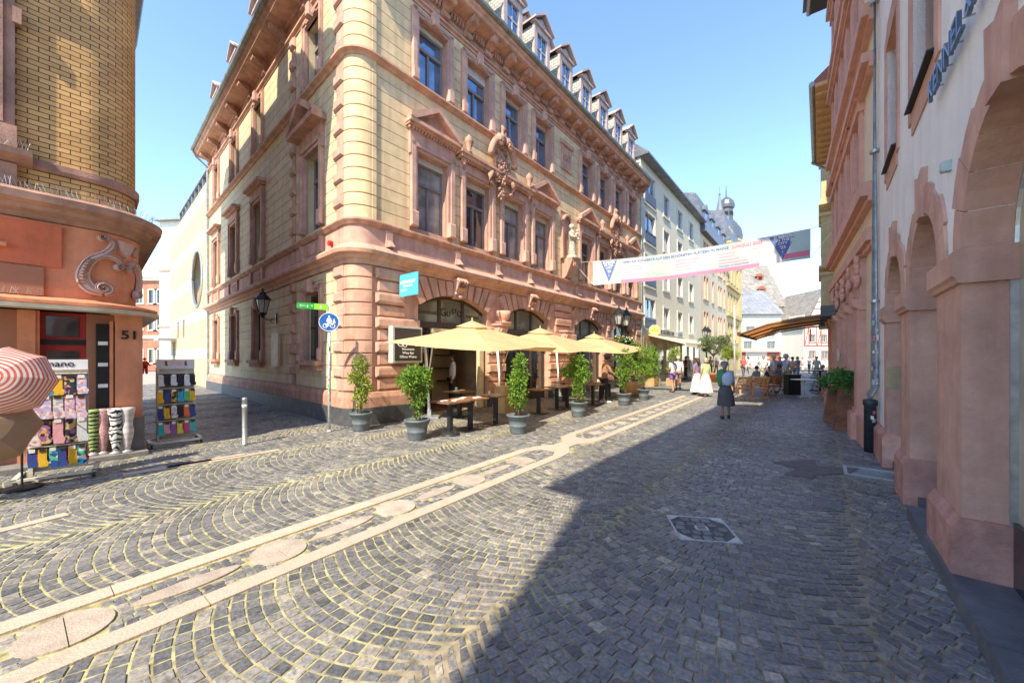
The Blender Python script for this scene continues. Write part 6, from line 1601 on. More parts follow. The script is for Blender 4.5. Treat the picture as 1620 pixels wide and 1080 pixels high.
# ---- wooden box hedges and trees further on
def hedge(p, w, h, label, box=(.42, .13, .04), seed=0, rz=angA, lm_=None, lobes=None, nl=1500, group='hedge plants in wooden boxes up the street'):
    t = empty('box_hedge', p, rz, label, 'hedge plant', group); bh = .42
    q = MB()
    for k in range(3): q.box(-w / 2, w / 2, -.22, .22, .04 + k * bh / 3, .03 + (k + 1) * bh / 3 - .012)
    for s in (-1, 1): q.box(s * (w / 2 - .03) - .04, s * (w / 2 - .03) + .04, -.24, .24, 0, bh)
    q.obj('wooden_box', mat('orange_wood_%.2f' % box[0], box, .6, .15, 5), t)
    r = random.Random(seed); q = MB(); foliage(q, lobes or [((0, 0, bh + (h - bh) * .3), (w * .48, .3, (h - bh) * .38)), ((.1, 0, bh + (h - bh) * .72), (w * .4, .28, (h - bh) * .36)), ((-.18, 0, bh + (h - bh) * .6), (w * .3, .28, (h - bh) * .3))], nl, .12, .06, r); q.obj('leaves', lm_ or M_LEAF, t, fix=False)
    q = MB()
    for k in range(4): q.tube([(-w / 3 + k * w / 4.5, 0, bh - .1), (-w / 3 + k * w / 4.5 + .05, 0, h * .75)], [.02, .008], 5)
    q.obj('stems', M_STEM, t)
hedge(G(1003, 617), 1.2, 2.5, 'big leafy hedge right under the flower-hung lamp post', (.50, .30, .14), 31)
hedge(G(1033, 610), 1.0, 2.2, 'hedge in an orange box just left of the round bush', (.50, .16, .04), 32)
hedge(G(1066, 609), 1.3, 2.2, 'round bright green bush in an orange box by the cream awning', (.50, .16, .04), 33, lm_=M_LEAFY)
def small_tree(p, h, cr, label, seed, lm_, potc=(.45, .16, .07)):
    t = empty('olive_tree', p, 0, label, 'tree')
    q = MB(); q.sm = True; q.lathe([(.32, 0), (.42, .5), (.45, .52), (.45, .6), (.40, .6), (.38, .54), (.02, .52)], (0, 0, 0), 16); q.obj('terracotta_pot', mat('terracotta', potc, .8, .15, 5), t)
    q = MB(); q.sm = True; q.tube([(0, 0, .5), (.04, 0, 1.0), (-.02, .02, h * .62)], [.06, .045, .035], 8)
    r = random.Random(seed)
    for k in range(7): a = r.random() * 6.28; q.tube([(-.01, 0, h * .55), (cr * .4 * math.cos(a), cr * .4 * math.sin(a), h * .72), (cr * .8 * math.cos(a), cr * .8 * math.sin(a), h * r.uniform(.72, .95))], [.03, .02, .006], 5)
    q.obj('trunk', M_STEM, t)
    q = MB(); lobes = [((r.uniform(-1, 1) * cr * .6, r.uniform(-1, 1) * cr * .6, h * r.uniform(.66, .95)), (cr * r.uniform(.3, .5), cr * r.uniform(.3, .5), h * .13)) for k in range(9)]
    foliage(q, lobes, 2400, .13, .04, r, .1, .3); q.obj('crown', lm_, t, fix=False)
small_tree(G(1129, 604), 3.1, 1.3, 'pale olive tree in a terracotta pot past the cream awning', 41, M_OLIVE)
small_tree(G(1152, 598), 2.6, .9, 'smaller yellowish olive tree right of the pale olive tree', 42, M_LEAFY)
# barrel-shaped wooden planter
q = MB(); q.sm = True; q.lathe([(.3, 0), (.36, .15), (.38, .3), (.36, .45), (.30, .6), (.26, .6), (.02, .55)], (0, 0, 0), 18); o = q.obj('wooden_tub', mat('pale_orange_wood', (.55, .34, .17), .6, .15, 5), None, G(1003, 626)); tag(o, 'pale wooden tub between the two last grey pots', 'planter')
# ---- lamp posts with flowers
def lamp_post(p, label, s=1.0):
    t = empty('twin_lamp_post', p, angA, label, 'street lamp', 'black twin-lantern lamp posts')
    q = MB(); q.sm = True; q.lathe([(.14, 0), (.14, .3), (.09, .4), (.06, .9), (.045, 1.0), (.045, 2.6), (.07, 2.65), (.04, 2.7), (.035, 3.0)], (0, 0, 0), 12); q.obj('post', M_IRON, t)
    for sx in (-1, 1):
        h = lantern_head(t, 1.1, loc=(sx * .42, 0, 3.05))
        q = MB(); q.tube([(0, 0, 2.75), (sx * .25, 0, 2.72), (sx * .42, 0, 2.92)], .018, 6); q.obj('arm', M_IRON, t)
    r = random.Random(6)
    for sx in (-.35, .38):
        q = MB(); q.sm = True; q.lathe([(.08, 2.1), (.22, 2.35), (.2, 2.35)], (sx, 0, 0), 12); b = q.obj('flower_basket', M_IRON, t)
        q = MB(); foliage(q, [((sx, 0, 2.42), (.3, .25, .14)), ((sx, 0, 2.2), (.22, .2, .16))], 380, .1, .06, r); q.obj('leaves', M_LEAFD, b, fix=False)
        for c, cn in (((.62, .08, .03), 'red_blossom'), ((.75, .74, .7), 'white_blossom'), ((.7, .3, .08), 'orange_blossom')):
            q = MB()
            for k in range(14): q.ball((sx + r.uniform(-.28, .28), r.uniform(-.28, .28), 2.42 + r.uniform(-.1, .18)), r.uniform(.02, .04), 6, 4)
            q.obj('blossoms', mat(cn, c, .6), b)
lamp_post(Vector((4.96, 17.0, 0)), 'twin-lantern lamp post hung with red and white flowers behind the last parasol')
lamp_post(Vector((14.1, 27.5, 0)), 'farther twin-lantern lamp post above the olive tree')
# octagonal hanging sign
hs = empty('octagonal_sign', AP(18.95, -.75) + Vector((0, 0, 3.3)), 0, 'yellow octagonal hanging sign on an iron bracket at the edge of the cream apartment house', 'sign')
q = MB(); q.prism([(.36 * math.cos(PI / 8 + k * PI / 4), .36 * math.sin(PI / 8 + k * PI / 4)) for k in range(8)], 'y', -.04, .04); q.obj('plate', mat('pale_yellow_plate', (.72, .62, .28), .5, .05, 3), hs)
q = MB(); q.box(-.2, .2, -.05, -.04, -.06, .06); q.box(-.05, .05, -.05, -.04, .1, .2); q.obj('emblem', mat('strong_yellow', (.75, .50, .03), .5), hs)
q = MB(); q.tube([(0, 0, .36), (0, 0, .55), (-.58, .47, .60)], .014, 5); q.tube([(-.1, .08, .55), (-.58, .47, .85)], .01, 5); q.obj('bracket', M_IRON, hs)
# flagpole
q = MB(); q.sm = True; q.tube([(0, 0, 0), (0, 0, 5.4)], [.06, .045], 8); q.ball((0, 0, 5.45), .07); o = q.obj('flagpole', M_WHITEP, None, G(1162, 600)); tag(o, 'slim white flagpole standing at the right of the olive trees', 'flagpole')
# ---- awning on the right
aw2 = empty('wide_awning', tuple(Vector((9.1, 10.75, 0))), angR, 'wide brown folding-arm awning stretched over the pavement tables on the right', 'awning')
def awl(v, w, z): return (-v, -w, z)      # along the street away, out from the wall
q = MB()
prof = [(0, 2.92), (.8, 2.84), (1.55, 2.70), (2.3, 2.42)]
for (w0, z0), (w1, z1) in zip(prof, prof[1:]): q.add([awl(-.0, w0, z0), awl(4.3, w0, z0), awl(4.3, w1, z1), awl(0, w1, z1), awl(0, w0, z0 - .02), awl(4.3, w0, z0 - .02), awl(4.3, w1, z1 - .02), awl(0, w1, z1 - .02)], [(0, 1, 2, 3), (4, 5, 6, 7), (0, 3, 7, 4), (1, 2, 6, 5), (0, 1, 5, 4), (3, 2, 6, 7)])
q.obj('canvas', mat('brown_canvas', (.85, .56, .30), .85, .06, 3, trans=.6), aw2)
q = MB(); q.box(-4.35, .05, -2.36, -2.28, 2.34, 2.46); q.obj('front_rail', mat('dark_brown_rail', (.07, .05, .045), .5), aw2)
q = MB()
for v in (.05, 1.5, 2.9, 4.2): q.tube([awl(v, 0.02, 2.84), awl(v, .8, 2.76), awl(v, 1.55, 2.64), awl(v, 2.3, 2.38)], .025, 5)
q.obj('arms', MATS['dark_brown_rail'], aw2)
q = MB(); q.box(-4.4, .1, -.28, .05, 2.82, 3.12); q.obj('cassette', mat('dark_grey_cassette', (.06, .065, .075), .5), aw2)
q = MB(); q.box(-2.9, -1.9, -.55, -.52, 2.2, 2.6); q.obj('hanging_board', mat('grey_beige_board', (.50, .46, .38), .6), aw2)
# ---- wooden chairs, tables and others of the right-hand terrace
M_TEAK = mat('orange_teak', (.74, .38, .12), .5, .15, 8, .15, 40); M_REDC = mat('red_cushion', (.50, .06, .06), .8, .1, 8)
def fold_chair(p, rz, label, m=None, seatm=None, w=.50):
    m = m or M_TEAK; t = empty('folding_chair', p, rz, label, 'chair', 'wooden folding chairs on the right-hand terrace')
    for s in (-1, 1):
        q = MB(); q.tube([(s * w / 2, -.20, 0), (s * w / 2, -.02, .44), (s * w / 2, -.22, .90)], [.02, .022, .018], 6); q.obj('back_leg', m, t)
        q = MB(); q.tube([(s * (w / 2 - .04), .24, 0), (s * (w / 2 - .04), -.18, .46)], .018, 6); q.obj('front_leg', m, t)
    q = MB()
    for k in range(6): q.box(-w / 2, w / 2, -.18 + k * .07, -.125 + k * .07, .44, .46)
    q.obj('seat', m, t)
    q = MB(); q.box(-w / 2 + .02, w / 2 - .02, -.18, .22, .46, .495); q.obj('cushion', seatm or mat('salmon_cushion', (.62, .30, .20), .8, .1, 8), t)
    q = MB(); q.T = Matrix.Translation((0, -.115, .52)) @ Matrix.Rotation(math.radians(12), 4, 'X')
    q.box(-w / 2 + .01, w / 2 - .01, -.012, .012, .06, .10); q.box(-w / 2 + .01, w / 2 - .01, -.012, .012, .33, .39)
    for k in range(9): q.box(-w / 2 + .03 + k * (w - .08) / 8, -w / 2 + .055 + k * (w - .08) / 8, -.008, .008, .1, .33)
    q.box(-w / 2 + .02, w / 2 - .02, -.01, .01, .2, .225)
    q.obj('backrest', m, t)
    q = MB(); q.box(-w / 2, w / 2, -.185, -.155, .10, .13); q.box(-w / 2 + .04, w / 2 - .04, .19, .215, .06, .09); q.obj('stretcher', m, t)
    return t
fold_chair(G(1174, 633), .1, 'leftmost of the wooden folding chairs, its back to the viewer', w=.56); fold_chair(G(1200, 633), .02, 'middle wooden folding chair, its back to the viewer', w=.56)
fold_chair(G(1223, 628), -.05, 'darker wooden folding chair, right of the two pale ones', mat('dark_teak', (.30, .11, .04), .5, .15, 8), M_REDC, .52)
t = empty('round_bistro_table', G(1272, 629), 0, 'round yellow-topped bistro table on a white column', 'table')
q = MB(); q.sm = False; q.lathe([(.45, .72), (.46, .73), (.46, .75), (.02, .755)], (0, 0, 0), 28); q.obj('table_top', mat('yellow_wood_top', (.58, .36, .12), .4, .1, 5), t)
q = MB(); q.sm = True; q.lathe([(.03, .05), (.03, .72)], (0, 0, 0), 10); q.obj('column', M_WHITEP, t)
for k in range(4):
    q = MB(); a = k * PI / 2 + .4; q.tube([(.02 * math.cos(a), .02 * math.sin(a), .08), (.25 * math.cos(a), .25 * math.sin(a), .015)], [.025, .015], 6); q.obj('foot', M_WHITEP, t)
t = empty('dark_high_table', G(1292, 622), 0, 'dark standing table right of the round yellow one', 'table')
q = MB(); q.box(-.55, .55, -.4, .4, 1.02, 1.06); q.obj('table_top', M_BLK, t)
q = MB(); q.box(.12, .18, -.03, .03, 0, 1.02); q.obj('column', M_BLK, t)
q = MB(); q.lathe([(.28, 0), (.28, .02), (.04, .05)], (.15, 0, 0), 16); q.obj('foot', M_BLK, t)
t = empty('red_folding_stool', G(1303, 630), .5, 'folding stool with a bright red seat beside the rusty planters', 'stool')
q = MB(); q.box(-.24, .24, -.2, .2, .44, .48); q.obj('seat', mat('bright_red_seat', (.55, .03, .10), .6), t)
for s in (-1, 1):
    for e in (-1, 1): q = MB(); q.tube([(s * .2, -.22 * e, 0), (s * .2, .2 * e, .44)], .015, 5); q.obj('leg', M_TEAK, t)
q = MB(); q.box(-.28, .28, -.15, .15, 0, .85); q.box(-.3, .3, -.17, .17, .85, .9); ob = q.obj('black_cabinet', M_BLK, None, G(1253, 624), (0, 0, .05)); tag(ob, 'black slatted cabinet standing between the seated pair and the round table', 'cabinet')
q = MB()
for k in range(9): q.box(-.26, .26, -.165, -.15, .06 + k * .085, .11 + k * .085)
q.obj('slats', M_IRON, ob)
r = random.Random(77)
for k, (px, py, c, lab) in enumerate(((1306, 612, (.35, .36, .5), 'blue-grey café chair under the brown awning'), (1290, 610, (.12, .18, .3), 'dark blue café chair behind the high table'), (1240, 608, (.25, .25, .27), 'grey café chair behind the seated pair'))):
    fold_chair(G(px, py), r.uniform(0, 6), lab, mat('chair_metal_%d' % k, (.2, .2, .2), .5), mat('chair_cushion_%d' % k, c, .8), .45)
q = MB(); q.box(-.9, .9, -.35, .35, .70, .74); t_ = q.obj('terrace_table', M_TEAK, None, G(1190, 622), (0, 0, .1)); tag(t_, 'teak table in front of the woman with tied-up dark hair', 'table')
for sx in (-.8, .8):
    for sy in (-.28, .28): q = MB(); q.box(sx - .03, sx + .03, sy - .03, sy + .03, 0, .7); q.obj('leg', M_TEAK, t_)
# ---- banner across the street
B0 = Vector((3.55, 16.64, 0)); B1 = Vector((10.0, 12.7, 0)); BL = (B1 - B0).length; angN = math.atan2((B1 - B0).y, (B1 - B0).x)
bn = empty('street_banner', B0, angN, 'long white concert banner with blue triangles hung on ropes across the street', 'banner')
def bs_(b, z, off=0):
    f = b / BL; top = 5.84 + .11 * f - .14 * math.sin(PI * f); return (b, -off + .06 * math.sin(b * 2.3 + z * 1.5) * (z) + .05 * math.sin(b * .9), top - 1.02 * (1 - .04 * f) * z)
def bgrid(name, b0, b1, z0, z1, m, off, parent, n=40, tri=False):
    q = MB(); q.sm = True; vs = []; fs = []; M_ = 6
    for i in range(n + 1):
        for j in range(M_ + 1):
            f = i / n; g_ = j / M_; z = z0 + (z1 - z0) * g_
            if tri: c = (b0 + b1) / 2; hw = (b1 - b0) / 2 * (1 - g_); b = c - hw + 2 * hw * f
            else: b = b0 + (b1 - b0) * f
            vs.append(bs_(b, z, off))
    for i in range(n):
        for j in range(M_): a = i * (M_ + 1) + j; fs.append((a, a + M_ + 1, a + M_ + 2, a + 1))
    q.add(vs, fs); return q.obj(name, m, parent, fix=False)
M_BAN = bpy.data.materials.new('banner_fabric'); M_BAN.use_nodes = True
def _ban():
    nt = M_BAN.node_tree; N = nt.nodes; L = nt.links; b = N['Principled BSDF']; b.inputs['Roughness'].default_value = .6
    tc = N.new('ShaderNodeTexCoord'); n = N.new('ShaderNodeTexNoise'); n.inputs['Scale'].default_value = .7; n.inputs['Detail'].default_value = 1; L.new(tc.outputs['Object'], n.inputs['Vector'])
    r = N.new('ShaderNodeValToRGB'); r.color_ramp.elements[0].position = .4; r.color_ramp.elements[0].color = (.60, .76, .66, 1); r.color_ramp.elements[1].position = .56; r.color_ramp.elements[1].color = (.82, .82, .80, 1); L.new(n.outputs['Fac'], r.inputs['Fac']); L.new(r.outputs['Color'], b.inputs['Base Color'])
    tr = N.new('ShaderNodeBsdfTranslucent'); L.new(r.outputs['Color'], tr.inputs['Color']); ms = N.new('ShaderNodeMixShader'); ms.inputs['Fac'].default_value = .45; L.new(b.outputs['BSDF'], ms.inputs[1]); L.new(tr.outputs['BSDF'], ms.inputs[2]); L.new(ms.outputs['Shader'], N['Material Output'].inputs['Surface'])
_ban()
cl = bgrid('banner_cloth', 0, BL, 0, 1, M_BAN, 0, bn, 90)
M_NAVY = mat('print_navy', (.10, .16, .38), .7, .05, 3); M_PNK = mat('print_pink', (.72, .20, .32), .7, .05, 3); M_TEAL = mat('print_teal', (.45, .62, .60), .7, .05, 3); M_PALEP = mat('print_pale_pink', (.80, .38, .44), .7, .05, 3)
bgrid('teal_panel', BL - .55, BL, 0, 1, M_TEAL, .006, cl, 10); bgrid('logo_strip', BL - .72, BL - .04, .72, .90, M_PNK, .012, cl, 8)
bgrid('pink_stripe', 1.24, 6.12, .86, .99, M_PNK, .006, cl, 50)
bgrid('triangle', .36, 1.04, .03, .92, M_NAVY, .006, cl, 12, True); bgrid('triangle', 6.40, 7.18, .04, .93, M_NAVY, .006, cl, 12, True)
def btext(txt, b, z, size, m, off=.010, al='LEFT', bold=.0):
    text_mesh('print', txt, size, m, cl, ext=.001, align=al, bold=bold, bend=lambda co: Vector(bs_(b + co.x, z - co.y / 1.02, off + co.z)))
btext('OPEN AIR KONZERTE AUF DEN SCHÖNSTEN PLÄTZEN IN MAINZ', 1.28, .14, .132, M_NAVY, bold=.003); btext('JUNI/JULI 2023', 5.28, .14, .150, M_PNK, bold=.003)
for c in (.70, 6.79):
    for s, z, sz in (('SUMMER', .10, .135), ('IN THE', .21, .125), ('CITY', .325, .125), ("’23", .47, .14), ('I', .63, .12)): btext(s, c, z, sz, M_LET, .012, 'CENTER', .003)
r = random.Random(12)
for x0, n_ in ((1.28, 4), (3.35, 4), (4.85, 4)):
    for k in range(n_):
        z = .30 + k * .115
        bgrid('print_line', x0, x0 + r.uniform(.5, 1.0), z, z + .06, M_PALEP, .006, cl, 4); bgrid('print_line', x0 + 1.05, x0 + 1.05 + r.uniform(.15, .3), z + .02, z + .045, mat('print_grey', (.45, .55, .55), .7), .006, cl, 3)
btext('MAINZER MUSIKSOMMER', 4.85, .79, .085, M_NAVY)
for a, b in ((Vector((2.82, 17.1, 5.9)), bs_(0, 0)), (Vector((2.82, 17.1, 5.9)), bs_(0, 1)), (Vector((10.6, 12.3, 6.15)), bs_(BL, 0)), (Vector((10.6, 12.3, 5.2)), bs_(BL, 1))):
    pass
inv = (Matrix.Translation(B0) @ Matrix.Rotation(angN, 4, 'Z')).inverted()
q = MB()
for a, b in (((2.80, 17.12, 5.92), bs_(0, 0)), ((2.80, 17.12, 5.92), bs_(0, 1)), ((10.72, 12.22, 6.2), bs_(BL, 0)), ((10.72, 12.22, 6.2), bs_(BL, 1))): q.tube([inv @ Vector(a), b], .008, 4)
q.tube([bs_(BL * k / 20, -.01) for k in range(21)], .008, 4)
q.obj('rope', M_WHITEP, bn)
# ---- statue in the niche of the corner building
M_STAT = mat('pale_statue_stone', (.58, .52, .38), .8, .2, 8, .4, 40, c2=(.20, .17, .12))
# ================================================================== people and figures
def skin_mesh(name, verts, edges, radii, m, parent, sub=2, root=0, smooth=True):
    me = bpy.data.meshes.new(name); me.from_pydata(verts, edges, []); o = bpy.data.objects.new(name, me); COL.objects.link(o)
    md_ = o.modifiers.new('s', 'SKIN'); md_.use_smooth_shade = True
    if not me.skin_vertices: pass
    sv = me.skin_vertices[0].data if me.skin_vertices else None
    if sv is None:
        bm = bmesh.new(); bm.from_mesh(me); bm.verts.layers.skin.verify(); bm.to_mesh(me); bm.free(); sv = me.skin_vertices[0].data
    for i, r_ in enumerate(radii): sv[i].radius = r_ if hasattr(r_, '__len__') else (r_, r_); sv[i].use_root = (i == root)
    ss = o.modifiers.new('u', 'SUBSURF'); ss.levels = sub; ss.render_levels = sub
    dg = bpy.context.evaluated_depsgraph_get(); dg.update(); nm = bpy.data.meshes.new_from_object(o.evaluated_get(dg)); nm.name = name
    bpy.data.objects.remove(o); bpy.data.meshes.remove(me)
    nm.materials.clear(); nm.materials.append(m); nm.polygons.foreach_set('use_smooth', [True] * len(nm.polygons))
    o = bpy.data.objects.new(name, nm); COL.objects.link(o); o.parent = parent; return o
M_SKIN = mat('skin', (.50, .28, .19), .55, .08, 10); M_SKIN2 = mat('tanned_skin', (.33, .17, .10), .55, .08, 10)
def cm(c, key=None): return mat('cloth_%02d%02d%02d' % tuple(int(x * 99) for x in c), c, .85, .12, 8, .3, 60)
def hairm(c): return mat('hair_%02d%02d%02d' % tuple(int(x * 99) for x in c), c, .6, .25, 30, .4, 120)
def person(p, rz, h, label, top=(.7, .7, .7), bottom=(.1, .1, .12), hair=(.06, .04, .03), skirt=None, lean=0.0, stride=.12, arms='down', sit=False, skin=None, hat=None, bag=None, sleeves='short', bottoms='trousers', hairstyle='short', shoes=(.05, .05, .05), headturn=0.0, group=None, hemz=None, flare=.2, detail=2, headdown=0.0):
    t = empty('person', p, rz, label, 'person', group); sk = skin or M_SKIN
    u = h / 1.75
    base = .0
    hip = Vector((0, 0, .93 * u)) if not sit else Vector((0, 0, .50 * u))
    R = Matrix.Rotation(-lean, 3, 'X')                     # forward is +y
    def T(x, y, z): return hip + R @ Vector((x, y, z)) * u
    V = []; E = []; r_ = []
    def add(p_, rad, par=None):
        V.append(tuple(p_)); r_.append((rad[0] * u, rad[1] * u) if hasattr(rad, '__len__') else rad * u)
        if par is not None: E.append((par, len(V) - 1))
        return len(V) - 1
    pel = add(hip, (.15, .105)); wa = add(T(0, 0, .17), (.125, .095), pel); ch = add(T(0, .0, .38), (.155, .11), wa); nb = add(T(0, -.01, .53), (.07, .06), ch)
    nk = add(T(0, .0, .59), .052, nb)
    Rh = Matrix.Rotation(headturn, 3, 'Z') @ Matrix.Rotation(-headdown, 3, 'X'); nkp = Vector(V[nk]); 
    def H(x, y, z): return nkp + Rh @ Vector((x, y, z)) * u
    jw = add(H(0, .02, .055), (.065, .075), nk); hd = add(H(0, .01, .13), (.078, .092), jw); tp = add(H(0, .0, .20), (.06, .07), hd)
    J = {}
    for s in (-1, 1):
        sh = add(T(s * .17, 0, .485), .055, ch)
        mode = arms if isinstance(arms, str) else arms[0 if s < 0 else 1]
        e = {'down': ((.22, -.02, .22), (.23, .04, -.03)), 'bent': ((.22, -.06, .22), (.16, .18, .20)), 'forward': ((.19, .12, .26), (.12, .34, .22)), 'behind': ((.23, -.10, .24), (.08, -.16, .08)), 'table': ((.20, .14, .24), (.14, .36, .14)), 'hip': ((.30, -.05, .26), (.17, .06, .08)), 'hold': ((.21, .06, .22), (.20, .24, .02))}[mode]
        el = add(T(s * e[0][0], e[0][1], e[0][2]), .040, sh); wr = add(T(s * e[1][0], e[1][1], e[1][2]), .028, el)
        dirw = (Vector(V[wr]) - Vector(V[el])).normalized(); hp = add(Vector(V[wr]) + dirw * .07 * u, (.038, .02), wr); J[s] = (Vector(V[sh]), Vector(V[el]), Vector(V[wr]), Vector(V[hp]), dirw)
    L = {}
    for s in (-1, 1):
        st = stride * s * u
        if not sit:
            h1 = add(hip + Vector((s * .09 * u, 0, -.06 * u)), .085, pel); kn = add(Vector((s * .10 * u, st * .55 + .02 * u, .50 * u)), .056, h1); an = add(Vector((s * .10 * u, st - .02 * u, .09 * u)), .036, kn)
            toe = add(Vector((s * .115 * u, st + .13 * u, .028 * u)), (.038, .022), an); L[s] = [Vector(V[i]) for i in (h1, kn, an, toe)]
        else:
            h1 = add(hip + Vector((s * .10 * u, .06 * u, -.01)), .085, pel); kn = add(Vector((s * .13 * u, .46 * u, .50 * u)), .058, h1); an = add(Vector((s * .13 * u, .46 * u, .09 * u)), .036, kn)
            toe = add(Vector((s * .13 * u, .60 * u, .028 * u)), (.038, .022), an); L[s] = [Vector(V[i]) for i in (h1, kn, an, toe)]
    b = skin_mesh('body', V, E, r_, sk, t, detail)
    # face and fingers joined into the body mesh
    q = MB(); q.sm = True
    q.ball(H(0, .105, .115), (.014 * u, .022 * u, .022 * u), 6, 4)
    for s in (-1, 1): q.ball(H(s * .082, .0, .115), (.012 * u, .02 * u, .03 * u), 6, 4)
    q.tube([H(-.025, .092, .07), H(0, .098, .068), H(.025, .092, .07)], .006 * u, 5)
    for s in (-1, 1):
        sh, el, wr, hp, dw = J[s]; sd = dw.cross(Vector((0, 0, 1))); sd = sd.normalized() if sd.length > .1 else Vector((0, 1, 0))
        fw = Vector((0, 1, 0)) if abs(dw.y) < .7 else Vector((1, 0, 0))
        for k in range(4):
            o_ = fw * (k - 1.5) * .017 * u; ln = (.062, .075, .072, .055)[k] * u
            q.tube([hp + o_ * .9, hp + o_ + dw * ln * .6 - sd * 0, hp + o_ + dw * ln - Vector((s * .012 * u, 0, 0))], [.009 * u, .0085 * u, .006 * u], 5)
        q.tube([wr + dw * .03 * u + fw * .02 * u, wr + dw * .07 * u + fw * .05 * u, wr + dw * .11 * u + fw * .055 * u], [.011 * u, .009 * u, .007 * u], 5)
    bm = bmesh.new(); bm.from_mesh(b.data); tmp = bpy.data.meshes.new('t'); tmp.from_pydata(q.v, [], q.f); bm.from_mesh(tmp); bmesh.ops.recalc_face_normals(bm, faces=bm.faces); bm.to_mesh(b.data); bm.free(); bpy.data.meshes.remove(tmp)
    b.data.polygons.foreach_set('use_smooth', [True] * len(b.data.polygons))
    q = MB(); q.sm = True
    for s in (-1, 1): q.ball(H(s * .032, .092, .128), (.012 * u, .008 * u, .008 * u), 6, 4)
    q.obj('eyes', mat('dark_eyes', (.03, .02, .02), .3), t)
    # top
    V2 = []; E2 = []; R2 = []
    def ad2(p_, rad, par=None):
        V2.append(tuple(p_)); R2.append((rad[0] * u, rad[1] * u) if hasattr(rad, '__len__') else rad * u)
        if par is not None: E2.append((par, len(V2) - 1))
        return len(V2) - 1
    a0 = ad2(T(0, 0, -.02), (.165, .125)); a1 = ad2(T(0, 0, .17), (.15, .118), a0); a2 = ad2(T(0, 0, .38), (.17, .125), a1); a3 = ad2(T(0, -.005, .52), (.085, .07), a2)
    for s in (-1, 1):
        sh, el, wr, hp, dw = J[s]; c1 = ad2(sh + Vector((0, 0, .005)), .068, a2)
        if sleeves == 'long': c2 = ad2(el, .055, c1); ad2(wr, .042, c2)
        elif sleeves == 'short': ad2(sh.lerp(el, .75), .060, c1)
    skin_mesh('top', V2, E2, R2, cm(top), t, detail)
    # lower clothes
    if skirt is not None:
        hz = hemz if hemz is not None else .30 * u; q = MB(); q.sm = True; n = 28; rows_ = 8; vs = []; fs = []
        top_c = T(0, 0, .10); bot_c = Vector((0, 0, hz)) if not sit else Vector((0, .4 * u, hz))
        for i in range(rows_ + 1):
            f = i / rows_; c = top_c.lerp(bot_c, f); rr = (.13 + (.055 * min(1, f * 3)) + flare * f * .6) * u
            for k in range(n): a = 2 * PI * k / n; w = 1 + .09 * f * math.sin(a * 7 + i * .2) + .04 * f * math.sin(a * 12 + 1 + i * .1); vs.append((c.x + rr * w * math.cos(a), c.y + rr * .82 * w * math.sin(a), c.z))
        for i in range(rows_):
            for k in range(n): fs.append((i * n + k, i * n + (k + 1) % n, (i + 1) * n + (k + 1) % n, (i + 1) * n + k))
        fs.append(list(range(n))); q.add(vs, fs); q.obj('skirt', cm(skirt), t)
    else:
        V2 = []; E2 = []; R2 = []; a0 = ad2(hip + Vector((0, 0, .04 * u)), (.165, .125))
        for s in (-1, 1):
            h1, kn, an, toe = L[s]; c1 = ad2(h1, .098, a0)
            if bottoms == 'shorts': ad2(h1.lerp(kn, .75), .088, c1)
            else: c2 = ad2(kn, .075, c1); ad2(an + Vector((0, 0, .02)), .058, c2)
        skin_mesh('trousers' if bottoms != 'shorts' else 'shorts', V2, E2, R2, cm(bottom), t, detail)
    q = MB(); q.sm = True
    for s in (-1, 1):
        h1, kn, an, toe = L[s]; d = toe - an; d.z = 0; d = d.normalized()
        q.tube([an - d * .05 * u + Vector((0, 0, -.055 * u)), an + d * .05 * u + Vector((0, 0, -.05 * u)), toe + Vector((0, 0, .004)), toe + d * .06 * u], [.038 * u, .045 * u, .042 * u, .02 * u], 8)
    q.obj('shoes', cm(shoes), t)
    q = MB(); q.sm = True
    if hairstyle != 'none':
        q.ball(H(0, -.022, .150), (.094 * u, .105 * u, .095 * u), 14, 10)
        if hairstyle == 'long': q.tube([H(0, -.07, .15), H(0, -.10, .03), H(0, -.10, -.10)], [.085 * u, .08 * u, .045 * u], 10)
        if hairstyle == 'bun': q.ball(H(0, -.11, .2), .055 * u, 10, 8)
        if hairstyle == 'bob': q.ball(H(0, -.045, .09), (.1 * u, .08 * u, .1 * u), 12, 8)
        q.obj('hair', hairm(hair), t)
    if hat:
        q = MB(); q.sm = True; q.T = Matrix.Translation(H(0, -.01, .15)) @ Rh.to_4x4(); q.lathe([(.14 * u, -.01), (.145 * u, .0), (.105 * u, .02), (.1 * u, .07 * u), (.07 * u, .10 * u), (.01, .112 * u)], (0, 0, 0), 18, 1, 1.08); q.obj('hat', cm(hat), t)
    if bag:
        kind, c = bag; q = MB(); q.sm = True
        if kind == 'back': q.ball(T(.04, -.20, .22), (.17 * u, .09 * u, .21 * u), 12, 10); q.tube([T(.13, -.12, .35), T(.13, 0, .55), T(.13, .13, .4)], .014 * u, 5)
        elif kind == 'cross': q.tube([T(-.12, -.02, .54), T(0, -.14, .3), T(.13, -.14, .02)], .010 * u, 5); q.ball(T(.12, -.17, .0), (.09 * u, .045 * u, .075 * u), 10, 8)
        else: hp = J[1][3]; q.tube([hp, hp + Vector((0, 0, -.1 * u))], .01, 5); q.ball(hp + Vector((0, 0, -.2 * u)), (.06 * u, .11 * u, .12 * u), 10, 8)
        q.obj('bag', cm(c), t)
    return t, T, H
